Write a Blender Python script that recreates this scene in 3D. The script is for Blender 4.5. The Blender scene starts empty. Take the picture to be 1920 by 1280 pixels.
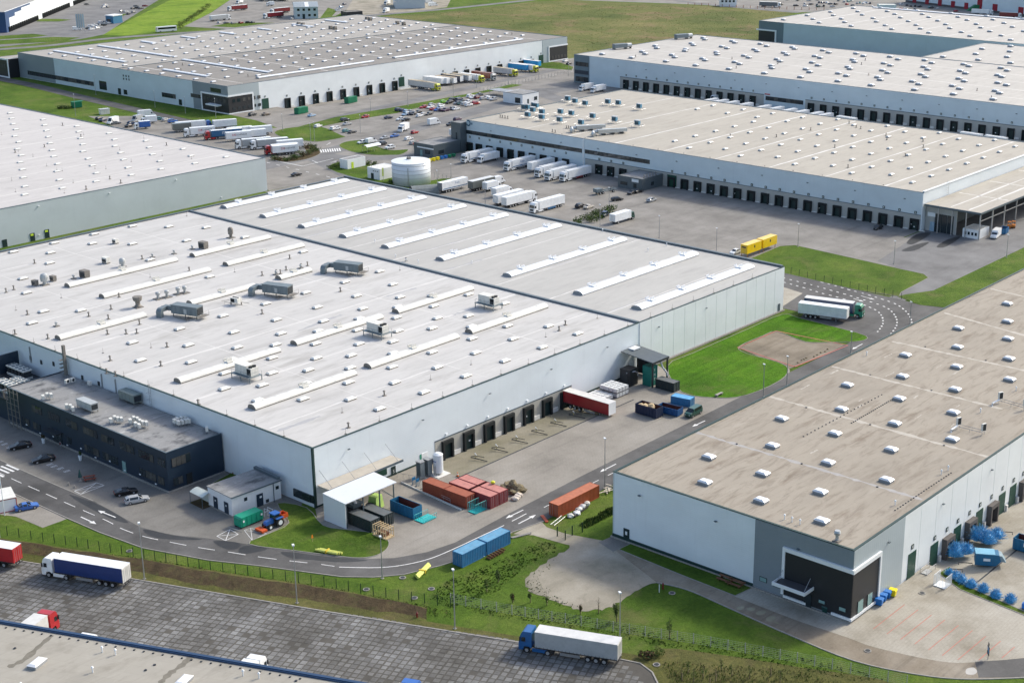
import bpy,bmesh,math,random
from mathutils import Vector,Matrix
random.seed(7)
R=math.radians
scene=bpy.context.scene
C=scene.collection

# ------------------------------------------------------------------ camera
F_PX,PITCH,ROLL,YAW,CX,CY=2800.0646,0.31435493,0.00272520,0.68561369,1119.54326,611.90187
CAM_H=124.0
fw=Vector((math.cos(YAW)*math.cos(PITCH),math.sin(YAW)*math.cos(PITCH),-math.sin(PITCH)))
r0=Vector((math.sin(YAW),-math.cos(YAW),0))
u0=r0.cross(fw)
cr=math.cos(ROLL)*r0+math.sin(ROLL)*u0
cu=-math.sin(ROLL)*r0+math.cos(ROLL)*u0
cam=bpy.data.cameras.new('camera')
camo=bpy.data.objects.new('camera',cam)
C.objects.link(camo)
camo.matrix_world=Matrix(((cr.x,cu.x,-fw.x,0),(cr.y,cu.y,-fw.y,0),(cr.z,cu.z,-fw.z,CAM_H),(0,0,0,1)))
cam.sensor_width=36.0
cam.sensor_fit='HORIZONTAL'
cam.lens=F_PX/1920*36
cam.shift_x=-(CX-960)/1920
cam.shift_y=(CY-640)/1920
cam.clip_start=1.0
cam.clip_end=12000
scene.camera=camo

# ------------------------------------------------------------------ sky, sun, exposure
SUN_AZ,SUN_EL=R(-14),R(38)          # direction towards the sun
w=bpy.data.worlds.new('World');scene.world=w;w.use_nodes=True
nt=w.node_tree
bg=nt.nodes['Background']
sky=nt.nodes.new('ShaderNodeTexSky');sky.sky_type='NISHITA';sky.sun_disc=False
sky.sun_elevation=SUN_EL
sky.sun_rotation=math.pi/2-SUN_AZ
sky.air_density=1.0;sky.dust_density=3.0;sky.ozone_density=1.0
nt.links.new(sky.outputs[0],bg.inputs[0])
bg.inputs[1].default_value=0.15
sl=bpy.data.lights.new('sun','SUN');sl.energy=2.0;sl.angle=R(7);sl.color=(1.0,0.955,0.83)
so=bpy.data.objects.new('sun',sl);C.objects.link(so)
sd=Vector((math.cos(SUN_AZ)*math.cos(SUN_EL),math.sin(SUN_AZ)*math.cos(SUN_EL),math.sin(SUN_EL)))
so.rotation_euler=sd.to_track_quat('Z','Y').to_euler()
so.location=(200,0,400)
vs=scene.view_settings
vs.view_transform='Standard';vs.look='None';vs.gamma=1.0;vs.use_curve_mapping=False
vs.exposure=0.76

# ------------------------------------------------------------------ survey helpers: photo point -> place on a real plane
def ray(x,y):
    return fw*F_PX+cr*(x-CX)+cu*(CY-y)
def G(x,y,z=0.0):                      # point of the horizontal plane at height z
    d=ray(x,y);t=(z-CAM_H)/d.z
    return (d.x*t,d.y*t)
def WU(x,y,u):                         # point (v, z) of the vertical plane X = u
    d=ray(x,y);t=u/d.x
    return (d.y*t,CAM_H+d.z*t)
def WV(x,y,v):                         # point (u, z) of the vertical plane Y = v
    d=ray(x,y);t=v/d.y
    return (d.x*t,CAM_H+d.z*t)
def HT(b,t_):                           # height of a post from its foot and its top
    g=G(*b);d=ray(*t_)
    return CAM_H+d.z*math.hypot(*g)/math.hypot(d.x,d.y)

# ------------------------------------------------------------------ materials
def _nodes(name):
    m=bpy.data.materials.new(name);m.use_nodes=True
    return m,m.node_tree,m.node_tree.nodes['Principled BSDF']
def _noise(nt,scale,detail=4,rough=0.6,vec=None,dist=0.0):
    n=nt.nodes.new('ShaderNodeTexNoise');n.inputs['Scale'].default_value=scale
    n.inputs['Detail'].default_value=detail;n.inputs['Roughness'].default_value=rough
    n.inputs['Distortion'].default_value=dist
    if vec is not None:nt.links.new(vec,n.inputs['Vector'])
    return n
def _pos(nt,sc=(1,1,1),rot=0.0):
    g=nt.nodes.new('ShaderNodeNewGeometry')
    mp=nt.nodes.new('ShaderNodeMapping');mp.inputs['Scale'].default_value=sc
    mp.inputs['Rotation'].default_value=(0,0,rot)
    nt.links.new(g.outputs['Position'],mp.inputs['Vector'])
    return mp.outputs[0]
def _ramp(nt,fac,stops):
    r=nt.nodes.new('ShaderNodeValToRGB')
    el=r.color_ramp.elements
    while len(el)<len(stops):el.new(0.5)
    for e,(p,c) in zip(el,stops):
        e.position=p;e.color=(*c,1) if len(c)==3 else c
    nt.links.new(fac,r.inputs[0])
    return r.outputs[0]
def _mix(nt,a,b,fac,mode='MIX'):
    m=nt.nodes.new('ShaderNodeMix');m.data_type='RGBA';m.blend_type=mode
    for sock,v in ((m.inputs[0],fac),(m.inputs[6],a),(m.inputs[7],b)):
        if hasattr(v,'is_linked'):nt.links.new(v,sock)
        elif isinstance(v,(int,float)):sock.default_value=v
        else:sock.default_value=(*v,1)
    return m.outputs[2]
def _bump(nt,bsdf,h,strength=0.3,dist=0.05):
    b=nt.nodes.new('ShaderNodeBump');b.inputs['Strength'].default_value=strength
    b.inputs['Distance'].default_value=dist
    nt.links.new(h,b.inputs['Height']);nt.links.new(b.outputs[0],bsdf.inputs['Normal'])
_mc={}
def plain(name,col,rough=0.55,metal=0.0,var=0.10,scale=0.6,dirt=0.0,dirtcol=(0.12,0.10,0.08),spec=0.35):
    if name in _mc:return _mc[name]
    m,nt,b=_nodes(name)
    b.inputs['Roughness'].default_value=rough;b.inputs['Metallic'].default_value=metal
    b.inputs['Specular IOR Level'].default_value=spec
    if var>0:
        n=_noise(nt,scale,5,0.65,_pos(nt))
        c=_ramp(nt,n.outputs[0],[(0.25,tuple(x*(1-var) for x in col)),(0.75,tuple(min(1,x*(1+var)) for x in col))])
        if dirt>0:
            n2=_noise(nt,scale*2.3,6,0.7,_pos(nt,(1,1,0.25)))
            f=_ramp(nt,n2.outputs[0],[(0.5,(0,0,0)),(0.75,(dirt,)*3)])
            c=_mix(nt,c,dirtcol,f)
        nt.links.new(c,b.inputs['Base Color'])
    else:
        b.inputs['Base Color'].default_value=(*col,1)
    _mc[name]=m
    return m
def glass(name,col=(0.02,0.03,0.035),rough=0.08):
    if name in _mc:return _mc[name]
    m,nt,b=_nodes(name)
    b.inputs['Base Color'].default_value=(*col,1);b.inputs['Roughness'].default_value=rough
    b.inputs['Specular IOR Level'].default_value=0.7
    _mc[name]=m
    return m
def cladding(name,col,ribs='H',pitch=0.5,var=0.05,strength=0.35,rough=0.45):
    """sheet-steel cladding with fine ribs"""
    if name in _mc:return _mc[name]
    m,nt,b=_nodes(name)
    b.inputs['Roughness'].default_value=rough
    n=_noise(nt,0.11,4,0.6,_pos(nt,(1,1,1.6)))
    c=_ramp(nt,n.outputs[0],[(0.3,tuple(x*(1-var) for x in col)),(0.7,tuple(min(1,x*(1+var)) for x in col))])
    n2=_noise(nt,0.9,6,0.75,_pos(nt,(1,1,0.08)))
    f=_ramp(nt,n2.outputs[0],[(0.55,(0,0,0)),(0.85,(0.22,)*3)])
    c=_mix(nt,c,tuple(x*0.55 for x in col),f)
    nt.links.new(c,b.inputs['Base Color'])
    wv=nt.nodes.new('ShaderNodeTexWave');wv.wave_type='BANDS'
    wv.bands_direction='Z' if ribs=='H' else ('DIAGONAL' if ribs=='D' else 'X')
    wv.inputs['Scale'].default_value=0.314/pitch
    nt.links.new(_pos(nt),wv.inputs['Vector'])
    _bump(nt,b,wv.outputs['Fac'],strength,0.03)
    _mc[name]=m
    return m
def roofing(name,base,dark,light,streak=(0.012,0.22),patch=0.5,rot=0.0,fine=0.25,grit=0.3):
    """weathered membrane: streaks along one direction, stains, sheet joints"""
    if name in _mc:return _mc[name]
    m,nt,b=_nodes(name)
    b.inputs['Roughness'].default_value=0.7
    b.inputs['Specular IOR Level'].default_value=0.25
    n=_noise(nt,1.0,6,0.65,_pos(nt,(streak[0]*6,streak[1]*2.2,1),rot))
    c=_ramp(nt,n.outputs[0],[(0.30,dark),(0.46,base),(0.60,base),(0.78,light)])
    ng=_noise(nt,1.0,7,0.72,_pos(nt,(0.13,0.62,1),rot),0.8)
    c=_mix(nt,c,tuple(0.8*x for x in dark),_ramp(nt,ng.outputs[0],[(0.50,(0,0,0)),(0.64,(grit,)*3)]))
    n2=_noise(nt,0.035,5,0.6,_pos(nt))
    c=_mix(nt,c,tuple(0.78*x for x in base),_ramp(nt,n2.outputs[0],[(0.48,(0,0,0)),(0.7,(patch,)*3)]))
    n3=_noise(nt,1.6,6,0.8,_pos(nt))
    c=_mix(nt,c,tuple(0.6*x for x in dark),_ramp(nt,n3.outputs[0],[(0.58,(0,0,0)),(0.8,(fine,)*3)]))
    # welded sheet joints
    br=nt.nodes.new('ShaderNodeTexBrick');br.inputs['Scale'].default_value=1.0
    br.inputs['Brick Width'].default_value=24.0;br.inputs['Row Height'].default_value=2.1
    br.inputs['Mortar Size'].default_value=0.035;br.inputs['Mortar Smooth'].default_value=0.5
    br.offset=0.37
    br.inputs['Color1'].default_value=(1,1,1,1);br.inputs['Color2'].default_value=(0.94,0.94,0.94,1)
    br.inputs['Mortar'].default_value=(0.84,0.84,0.84,1)
    nt.links.new(_pos(nt,(1,1,1),rot),br.inputs['Vector'])
    c=_mix(nt,c,br.outputs[0],0.75,'MULTIPLY')
    nt.links.new(c,b.inputs['Base Color'])
    _bump(nt,b,n3.outputs[0],0.15,0.04)
    _mc[name]=m
    return m
def paving(name,base,dark,light,joint=0.0,jw=(1.0,1.0),rot=0.0,stain=0.5,track=0.0,rough=0.8):
    """concrete or asphalt ground: blotches, stains, tyre tracks, optional fine joints"""
    if name in _mc:return _mc[name]
    m,nt,b=_nodes(name)
    b.inputs['Roughness'].default_value=rough;b.inputs['Specular IOR Level'].default_value=0.25
    n=_noise(nt,0.09,7,0.62,_pos(nt))
    c=_ramp(nt,n.outputs[0],[(0.3,dark),(0.5,base),(0.72,light)])
    n2=_noise(nt,0.45,6,0.75,_pos(nt),0.6)
    c=_mix(nt,c,tuple(0.55*x for x in dark),_ramp(nt,n2.outputs[0],[(0.56,(0,0,0)),(0.78,(stain,)*3)]))
    if track:
        n3=_noise(nt,1.0,5,0.6,_pos(nt,(0.02,0.55,1),rot),0.4)
        c=_mix(nt,c,tuple(0.5*x for x in dark),_ramp(nt,n3.outputs[0],[(0.55,(0,0,0)),(0.75,(track,)*3)]))
    n4=_noise(nt,3.0,4,0.7,_pos(nt))
    c=_mix(nt,c,_ramp(nt,n4.outputs[0],[(0.3,(0.8,)*3),(0.7,(1.12,)*3)]),0.6,'MULTIPLY')
    if joint:
        br=nt.nodes.new('ShaderNodeTexBrick');br.inputs['Scale'].default_value=1.0
        br.inputs['Brick Width'].default_value=jw[0];br.inputs['Row Height'].default_value=jw[1]
        br.inputs['Mortar Size'].default_value=0.05
        br.inputs['Color1'].default_value=(1.05,)*3+(1,);br.inputs['Color2'].default_value=(0.92,)*3+(1,)
        br.inputs['Mortar'].default_value=(0.7,)*3+(1,)
        nt.links.new(_pos(nt,(1,1,1),rot),br.inputs['Vector'])
        c=_mix(nt,c,br.outputs[0],joint,'MULTIPLY')
    nt.links.new(c,b.inputs['Base Color'])
    _bump(nt,b,n4.outputs[0],0.2,0.03)
    _mc[name]=m
    return m
def tint_islands(m,lo,hi):
    """every slab its own tone"""
    nt=m.node_tree;b=nt.nodes['Principled BSDF'];src=b.inputs['Base Color'].links[0].from_socket
    g=nt.nodes.new('ShaderNodeNewGeometry');oi=nt.nodes.new('ShaderNodeObjectInfo');ad=nt.nodes.new('ShaderNodeMath');ad.operation='ADD'
    nt.links.new(g.outputs['Random Per Island'],ad.inputs[0]);nt.links.new(oi.outputs['Random'],ad.inputs[1])
    fr=nt.nodes.new('ShaderNodeMath');fr.operation='FRACT';nt.links.new(ad.outputs[0],fr.inputs[0])
    nt.links.new(_mix(nt,src,_ramp(nt,fr.outputs[0],[(0.0,lo),(1.0,hi)]),1.0,'MULTIPLY'),b.inputs['Base Color'])
def grassy(name,a,b_,c_,scale=0.05,bare=None,bare_amt=0.0,mow=0.0,rot=0.0):
    if name in _mc:return _mc[name]
    m,nt,b=_nodes(name)
    b.inputs['Roughness'].default_value=0.9;b.inputs['Specular IOR Level'].default_value=0.1
    n=_noise(nt,scale,8,0.68,_pos(nt),0.3)
    c=_ramp(nt,n.outputs[0],[(0.28,a),(0.5,b_),(0.74,c_)])
    n2=_noise(nt,1.3,8,0.8,_pos(nt))
    c=_mix(nt,c,_ramp(nt,n2.outputs[0],[(0.3,(0.55,)*3),(0.5,(1,)*3),(0.72,(1.45,1.4,1.2))]),0.8,'MULTIPLY')
    n5=_noise(nt,0.28,6,0.7,_pos(nt),0.8)
    c=_mix(nt,c,_ramp(nt,n5.outputs[0],[(0.35,(0.75,0.8,0.75)),(0.65,(1.2,1.15,1.05))]),0.7,'MULTIPLY')
    if mow:
        n6=_noise(nt,1.0,4,0.6,_pos(nt,(0.015,0.5,1),rot))
        c=_mix(nt,c,_ramp(nt,n6.outputs[0],[(0.4,(0.72,)*3),(0.62,(1.25,)*3)]),mow,'MULTIPLY')
    if bare is not None:
        n3=_noise(nt,scale*1.7,7,0.7,_pos(nt),0.5)
        c=_mix(nt,c,bare,_ramp(nt,n3.outputs[0],[(0.52,(0,0,0)),(0.68,(bare_amt,)*3)]))
    nt.links.new(c,b.inputs['Base Color'])
    _bump(nt,b,n2.outputs[0],0.9,0.35)
    _mc[name]=m
    return m

# ------------------------------------------------------------------ mesh helpers
class MB:
    def __init__(s):s.v=[];s.f=[];s.m=[]
    def poly(s,pts,m=0):
        i=len(s.v);s.v+=[tuple(p) for p in pts];s.f.append(tuple(range(i,i+len(pts))));s.m.append(m);return s
    def _hex(s,p,m):
        i=len(s.v);s.v+=p
        mm=m if isinstance(m,(list,tuple)) else [m]*6       # bottom, top, -y, +x, +y, -x
        for q,k in zip(((0,3,2,1),(4,5,6,7),(0,1,5,4),(1,2,6,5),(2,3,7,6),(3,0,4,7)),mm):
            s.f.append(tuple(i+a for a in q));s.m.append(k)
        return s
    def box(s,x0,y0,z0,x1,y1,z1,m=0):
        return s._hex([(x0,y0,z0),(x1,y0,z0),(x1,y1,z0),(x0,y1,z0),(x0,y0,z1),(x1,y0,z1),(x1,y1,z1),(x0,y1,z1)],m)
    def obox(s,c,size,rz,m=0,z0=None,top=1.0):
        dx,dy,dz=size[0]/2,size[1]/2,size[2]
        zb=c[2] if z0 is None else z0
        ca,sa=math.cos(rz),math.sin(rz)
        P=[]
        for zz,k in ((zb,1.0),(zb+dz,top)):
            for x,y in ((-dx,-dy),(dx,-dy),(dx,dy),(-dx,dy)):
                x *= k;y *= k
                P.append((c[0]+ca*x-sa*y,c[1]+sa*x+ca*y,zz))
        return s._hex(P,m)
    def wedge(s,p8,m=0):return s._hex(list(p8),m)
    def prism(s,poly,z0,z1,m=0,mt=None):
        n=len(poly);i=len(s.v)
        s.v+=[(x,y,z0) for x,y in poly]+[(x,y,z1) for x,y in poly]
        for k in range(n):
            s.f.append((i+k,i+(k+1) % n,i+n+(k+1) % n,i+n+k));s.m.append(m)
        s.f.append(tuple(range(i+n,i+2*n)));s.m.append(m if mt is None else mt)
        s.f.append(tuple(range(i+n-1,i-1,-1)));s.m.append(m)
        return s
    def xprism(s,prof,y0,y1,m=0):          # profile in x,z extruded along y
        n=len(prof);i=len(s.v)
        s.v+=[(x,y0,z) for x,z in prof]+[(x,y1,z) for x,z in prof]
        for k in range(n):
            s.f.append((i+k,i+n+k,i+n+(k+1) % n,i+(k+1) % n));s.m.append(m)
        s.f.append(tuple(range(i,i+n)));s.m.append(m)
        s.f.append(tuple(range(i+2*n-1,i+n-1,-1)));s.m.append(m)
        return s
    def cyl(s,c,r,h,n=10,m=0,r2=None,axis='z',cap=True,mc=None):
        r2=r if r2 is None else r2;i=len(s.v)
        for k,(rr,t) in enumerate(((r,0),(r2,h))):
            for a in range(n):
                x,y=rr*math.cos(2*math.pi*a/n),rr*math.sin(2*math.pi*a/n)
                s.v.append((c[0]+x,c[1]+y,c[2]+t) if axis=='z' else ((c[0]+x,c[1]+t,c[2]+y) if axis=='y' else (c[0]+t,c[1]+x,c[2]+y)))
        for a in range(n):
            q=(i+a,i+(a+1) % n,i+n+(a+1) % n,i+n+a)
            s.f.append(q if axis != 'y' else q[::-1]);s.m.append(m)
        if cap:
            t=tuple(range(i+n,i+2*n));b_=tuple(range(i+n-1,i-1,-1))
            if axis=='y':t,b_=t[::-1],b_[::-1]
            s.f+=[t,b_];s.m+=[m if mc is None else mc]*2
        return s
    def tube(s,pts,r,n=5,m=0):
        pts=[Vector(p) for p in pts];rings=[]
        for k,p in enumerate(pts):
            d=(pts[min(k+1,len(pts)-1)]-pts[max(k-1,0)]).normalized()
            a=d.orthogonal().normalized() if abs(d.z)>.95 else d.cross(Vector((0,0,1))).normalized()
            b_=d.cross(a);i=len(s.v)
            rr=r[k] if isinstance(r,(list,tuple)) else r
            for q in range(n):
                an=2*math.pi*q/n;s.v.append(tuple(p+(a*math.cos(an)+b_*math.sin(an))*rr))
            rings.append(i)
        for k in range(len(pts)-1):
            for q in range(n):
                s.f.append((rings[k]+q,rings[k]+(q+1) % n,rings[k+1]+(q+1) % n,rings[k+1]+q));s.m.append(m)
        s.f.append(tuple(range(rings[0],rings[0]+n))[::-1]);s.m.append(m)
        s.f.append(tuple(range(rings[-1],rings[-1]+n)));s.m.append(m)
        return s
    def shift(s,dx,dy,dz=0):
        s.v=[(a-dx,b-dy,c-dz) for a,b,c in s.v];return s
    def q(s,*mats):return s.mesh('mesh',list(mats))
    def mesh(s,name,mats,smooth=False):
        me=bpy.data.meshes.new(name);me.from_pydata(s.v,[],s.f)
        if not isinstance(mats,(list,tuple)):mats=[mats]
        for k in mats:me.materials.append(k)
        if any(s.m):me.polygons.foreach_set('material_index',s.m)
        if smooth:me.polygons.foreach_set('use_smooth',[True]*len(s.f))
        me.update()
        return me
def obj(name,me,parent=None,loc=(0,0,0),rz=0.0,label=None,kind=None):
    if isinstance(me,tuple):me=me[0].mesh(name,me[1])
    o=bpy.data.objects.new(name,me);C.objects.link(o)
    o.location=loc if len(loc)==3 else (*loc,0)
    if rz:o.rotation_euler=(0,0,rz)
    if parent is not None:o.parent=parent
    if label:o['label']=label
    if kind:o['kind']=kind
    return o
def tag(o,label,cat,group=None):
    o['label']=label;o['category']=cat
    if group:o['group']=group
    return o
def thing(name,label,cat,loc=(0,0,0),rz=0.0,group=None):
    o=bpy.data.objects.new(name,None);C.objects.link(o);o.empty_display_size=0.5
    o.location=loc if len(loc)==3 else (*loc,0)
    o.rotation_euler=(0,0,rz)
    return tag(o,label,cat,group)
def wpart(name,mb,mats,parent,smooth=False,kind=None):
    """part whose mesh was written in world coordinates, under an unrotated root (or a root's part at its origin)"""
    r=parent
    while r.parent is not None:r=r.parent
    mb.shift(r.location.x,r.location.y,r.location.z)
    return obj(name,mb.mesh(name,mats,smooth),parent,kind=kind)
def struct(name,mb,mats):
    o=obj(name,mb.mesh(name,mats));o['kind']='structure';return o
def sheet(name,pts,z,mat,kind='structure'):
    P=[(p[0],p[1],z) for p in pts]
    a=sum(P[i][0]*P[(i+1) % len(P)][1]-P[(i+1) % len(P)][0]*P[i][1] for i in range(len(P)))
    if a<0:P.reverse()
    o=obj(name,MB().poly(P).mesh(name,[mat]))
    if kind:o['kind']=kind
    return o
def gp(*pix):return [G(*p) for p in pix]
def curve(pts,n=6,closed=False):
    """Catmull-Rom through points"""
    out=[];L=len(pts)
    for i in range(L if closed else L-1):
        g=(lambda k:pts[k % L]) if closed else (lambda k:pts[max(0,min(L-1,k))])
        p0,p1,p2,p3=g(i-1),g(i),g(i+1),g(i+2)
        for k in range(n):
            t=k/n
            out.append(tuple(0.5*((2*b)+(-a+c)*t+(2*a-5*b+4*c-d)*t*t+(-a+3*b-3*c+d)*t**3) for a,b,c,d in zip(p0,p1,p2,p3)))
    if not closed:out.append(tuple(pts[-1]))
    return out
def ribbon(mb,pts,w,z,m=0,jit=0.0,z1=None):
    """flat strip of width w along pts (z1: give it height)"""
    n=len(pts);L=[];Rr=[]
    for k in range(n):
        a=Vector(pts[max(0,k-1)][:2]);b=Vector(pts[min(n-1,k+1)][:2]);d=(b-a)
        if d.length<1e-6:d=Vector((1,0))
        d.normalize();nn=Vector((-d.y,d.x));ww=w/2*(1+random.uniform(-jit,jit))
        p=Vector(pts[k][:2]);L.append(p+nn*ww);Rr.append(p-nn*ww)
    for k in range(n-1):
        if z1 is None:
            mb.poly([(*Rr[k],z),(*Rr[k+1],z),(*L[k+1],z),(*L[k],z)],m)
        else:
            mb.wedge([(*Rr[k],z),(*Rr[k+1],z),(*L[k+1],z),(*L[k],z),(*Rr[k],z1),(*Rr[k+1],z1),(*L[k+1],z1),(*L[k],z1)],m)
    return mb
def dashes(pts,on,off):
    """cut a polyline into painted dashes"""
    P=[Vector(p[:2]) for p in pts];out=[];s=0.0;cur=[]
    per=on+off
    for a,b in zip(P,P[1:]):
        L=(b-a).length;n=max(1,int(L/0.25))
        for k in range(n):
            q=a+(b-a)*(k/n)
            if (s % per)<on:cur.append(tuple(q))
            elif cur:
                if len(cur)>1:out.append(cur)
                cur=[]
            s+=L/n
    if len(cur)>1:out.append(cur)
    return out
_tc={}
def text_mesh(s,size,mat,ext=0.0):
    k=(s,size,mat.name)
    if k in _tc:return _tc[k]
    cu_=bpy.data.curves.new('text','FONT');cu_.body=s;cu_.size=size;cu_.align_x='CENTER';cu_.align_y='CENTER'
    cu_.extrude=ext;cu_.resolution_u=2
    o=bpy.data.objects.new('text',cu_);C.objects.link(o)
    me=bpy.data.meshes.new_from_object(o.evaluated_get(bpy.context.evaluated_depsgraph_get()))
    bpy.data.objects.remove(o);bpy.data.curves.remove(cu_)
    me.materials.clear();me.materials.append(mat)
    _tc[k]=me
    return me
def lettering(name,s,size,mat,parent,loc,facing,label=None):
    """flat print on an upright face that looks towards angle 'facing' (radians, parent space)"""
    o=obj(name,text_mesh(s,size,mat),parent,loc)
    o.rotation_euler=(math.pi/2,0,facing+math.pi/2)
    return o


# ================================================================== MATERIALS IN USE
M_grass=grassy('grass',(0.036,0.072,0.009),(0.076,0.132,0.018),(0.130,0.170,0.036),0.045,(0.165,0.145,0.065),0.5)
M_lawn=grassy('lawn',(0.036,0.095,0.006),(0.062,0.160,0.007),(0.095,0.190,0.014),0.06,(0.11,0.115,0.04),0.5,mow=0.5)
M_dry=grassy('dry_grass',(0.060,0.072,0.020),(0.105,0.105,0.036),(0.150,0.138,0.058),0.10,(0.10,0.075,0.045),0.55)
M_field=grassy('field_grass',(0.050,0.080,0.020),(0.115,0.130,0.042),(0.215,0.185,0.085),0.016,(0.22,0.145,0.09),0.7)
M_meadow=grassy('meadow_grass',(0.095,0.17,0.018),(0.165,0.25,0.03),(0.23,0.30,0.055),0.03,mow=0.8,rot=R(-35))
M_soil=grassy('bare_soil',(0.050,0.036,0.022),(0.078,0.058,0.036),(0.105,0.088,0.045),0.35,(0.085,0.095,0.030),0.7)
M_conc=paving('concrete_paving',(0.262,0.242,0.210),(0.198,0.182,0.158),(0.320,0.298,0.264),joint=0.35,jw=(0.9,0.45),stain=0.30,track=0.30)
M_concg=paving('grey_paving',(0.190,0.180,0.162),(0.135,0.128,0.116),(0.240,0.228,0.208),joint=0.3,jw=(0.9,0.45),stain=0.35,track=0.35)
M_concl=paving('pale_paving',(0.345,0.318,0.265),(0.225,0.198,0.150),(0.415,0.388,0.335),joint=0.3,jw=(1.2,0.6),stain=0.4,track=0.1)
M_yardf=paving('far_paving',(0.225,0.212,0.192),(0.165,0.155,0.14),(0.29,0.273,0.25),joint=0.25,jw=(2,1),stain=0.35,track=0.45,rot=R(90))
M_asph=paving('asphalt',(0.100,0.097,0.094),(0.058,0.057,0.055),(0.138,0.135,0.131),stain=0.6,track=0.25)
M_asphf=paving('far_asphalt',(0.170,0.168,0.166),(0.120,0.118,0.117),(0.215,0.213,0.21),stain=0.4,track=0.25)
M_gravel=paving('gravel',(0.285,0.255,0.200),(0.165,0.155,0.110),(0.385,0.350,0.285),stain=0.55,track=0.2,rot=R(20))
M_mud=paving('muddy_path',(0.215,0.180,0.135),(0.130,0.108,0.080),(0.300,0.265,0.215),stain=0.5,track=0.5,rot=R(-65))
M_joint=paving('slab_joint_soil',(0.082,0.076,0.066),(0.058,0.054,0.046),(0.110,0.102,0.088),stain=0.5)
M_kerb=plain('kerb_concrete',(0.27,0.255,0.23),0.85,var=0.18,scale=1.2)
M_paint=plain('road_paint',(0.70,0.70,0.68),0.7,var=0.14,scale=1.5,dirt=0.55,dirtcol=(0.25,0.24,0.23))
M_redpaint=plain('red_paint',(0.48,0.13,0.10),0.7,var=0.15,scale=1.5,dirt=0.5,dirtcol=(0.30,0.24,0.2))
M_steel=plain('galvanised_steel',(0.38,0.39,0.40),0.4,0.6,var=0.1)
M_darkmetal=plain('dark_metal',(0.035,0.040,0.045),0.5,0.2,var=0.15)
M_black=plain('black_rubber',(0.018,0.018,0.019),0.75,var=0.1)
M_white=plain('white_sheet',(0.76,0.77,0.77),0.4,var=0.04,dirt=0.15,dirtcol=(0.45,0.43,0.4))
M_wood=plain('pale_wood',(0.50,0.38,0.22),0.8,var=0.2,scale=2)
M_brown=plain('brown_wood',(0.16,0.075,0.040),0.8,var=0.25,scale=2)

# ================================================================== GROUND
HOLES=[(200,200,251,211),(226,98,330,108),(433,224,445,434),(463,569,656,582)]
xs=sorted({-1500,6000,*[h[0] for h in HOLES],*[h[2] for h in HOLES]})
ys=sorted({-1500,6000,*[h[1] for h in HOLES],*[h[3] for h in HOLES]})
mb=MB()
for xa,xb in zip(xs,xs[1:]):
    for ya,yb in zip(ys,ys[1:]):
        cx_,cy_=(xa+xb)/2,(ya+yb)/2
        if any(h[0]<cx_<h[2] and h[1]<cy_<h[3] for h in HOLES):continue
        mb.poly([(xa,ya,0),(xb,ya,0),(xb,yb,0),(xa,yb,0)])
struct('ground',mb,M_grass)

def ramp(name,x0,y0,x1,y1,side,depth,mat):
    """sunk loading ramp; side = edge that is deep ('+y', '+x')"""
    mb=MB();z=0.045;d=-depth
    if side=='+y':
        ym=y1-3.0
        mb.poly([(x0,y0,z),(x1,y0,z),(x1,ym,d),(x0,ym,d)]).poly([(x0,ym,d),(x1,ym,d),(x1,y1,d),(x0,y1,d)])
        for x in (x0,x1):mb.poly([(x,y0,z),(x,ym,d),(x,y1,d),(x,y1,z)],1)
        mb.poly([(x0,y1,d),(x1,y1,d),(x1,y1,z),(x0,y1,z)],1)
    else:
        xm=x1-3.0
        mb.poly([(x0,y0,z),(xm,y0,d),(xm,y1,d),(x0,y1,z)]).poly([(xm,y0,d),(x1,y0,d),(x1,y1,d),(xm,y1,d)])
        for y in (y0,y1):mb.poly([(x0,y,z),(xm,y,d),(x1,y,d),(x1,y,z)],1)
        mb.poly([(x1,y0,d),(x1,y1,d),(x1,y1,z),(x1,y0,z)],1)
    struct(name,mb,[mat,M_kerb])
M_mossy=paving('mossy_paving',(0.235,0.215,0.160),(0.170,0.160,0.105),(0.29,0.27,0.22),joint=0.4,jw=(0.9,0.45),stain=0.4)
ramp('loading_ramp',200,200,251,211,'+y',1.15,M_mossy)
ramp('loading_ramp',226,98,330,108,'+y',1.0,M_concl)
ramp('loading_ramp',433,224,445,434,'+x',0.75,M_yardf)
ramp('loading_ramp',463,569,656,582,'+y',1.5,M_conc)

# ---- far and middle hardstanding
sheet('far_yard',gp((165,218),(255,218),(330,230),(430,246),(520,240),(480,226))+[(434.5,581),(463,581),(463,569),(656,569),(656,582),(700,582),(700,560)]+
      [(700,519),(617,519),(617,200),(445,200),(445,224),(433,224),(433,434),(445,434.2),(445,436),(343.5,438.5)] ,0.03,M_yardf)
sheet('loading_yard',[(341,438),(433,438),(433,223.5),(445,223.5),(445,222),(520,222),(620,150)]+gp((1920,470),(1745,548),(1690,553),(1610,545),(1467,510))+[(341,214)],0.034,M_yardf)
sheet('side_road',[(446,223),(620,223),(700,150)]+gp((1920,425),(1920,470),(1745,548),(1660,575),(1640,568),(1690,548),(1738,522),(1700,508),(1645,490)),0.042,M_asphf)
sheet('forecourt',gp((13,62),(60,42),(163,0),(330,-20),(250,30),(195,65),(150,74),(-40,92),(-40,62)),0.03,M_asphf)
sheet('truck_park',gp((345,50),(395,25),(432,0),(445,-12),(650,-12),(668,8),(630,30),(520,46),(440,56)),0.03,M_yardf)
sheet('gravel_park',gp((640,34),(668,-10),(850,-10),(838,14),(770,24),(700,31)),0.036,M_gravel)
sheet('car_park',gp((1050,-8),(1960,-30),(1960,60),(1560,22),(1490,24),(1380,13),(1280,8),(1060,0)),0.03,M_yardf)
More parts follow.
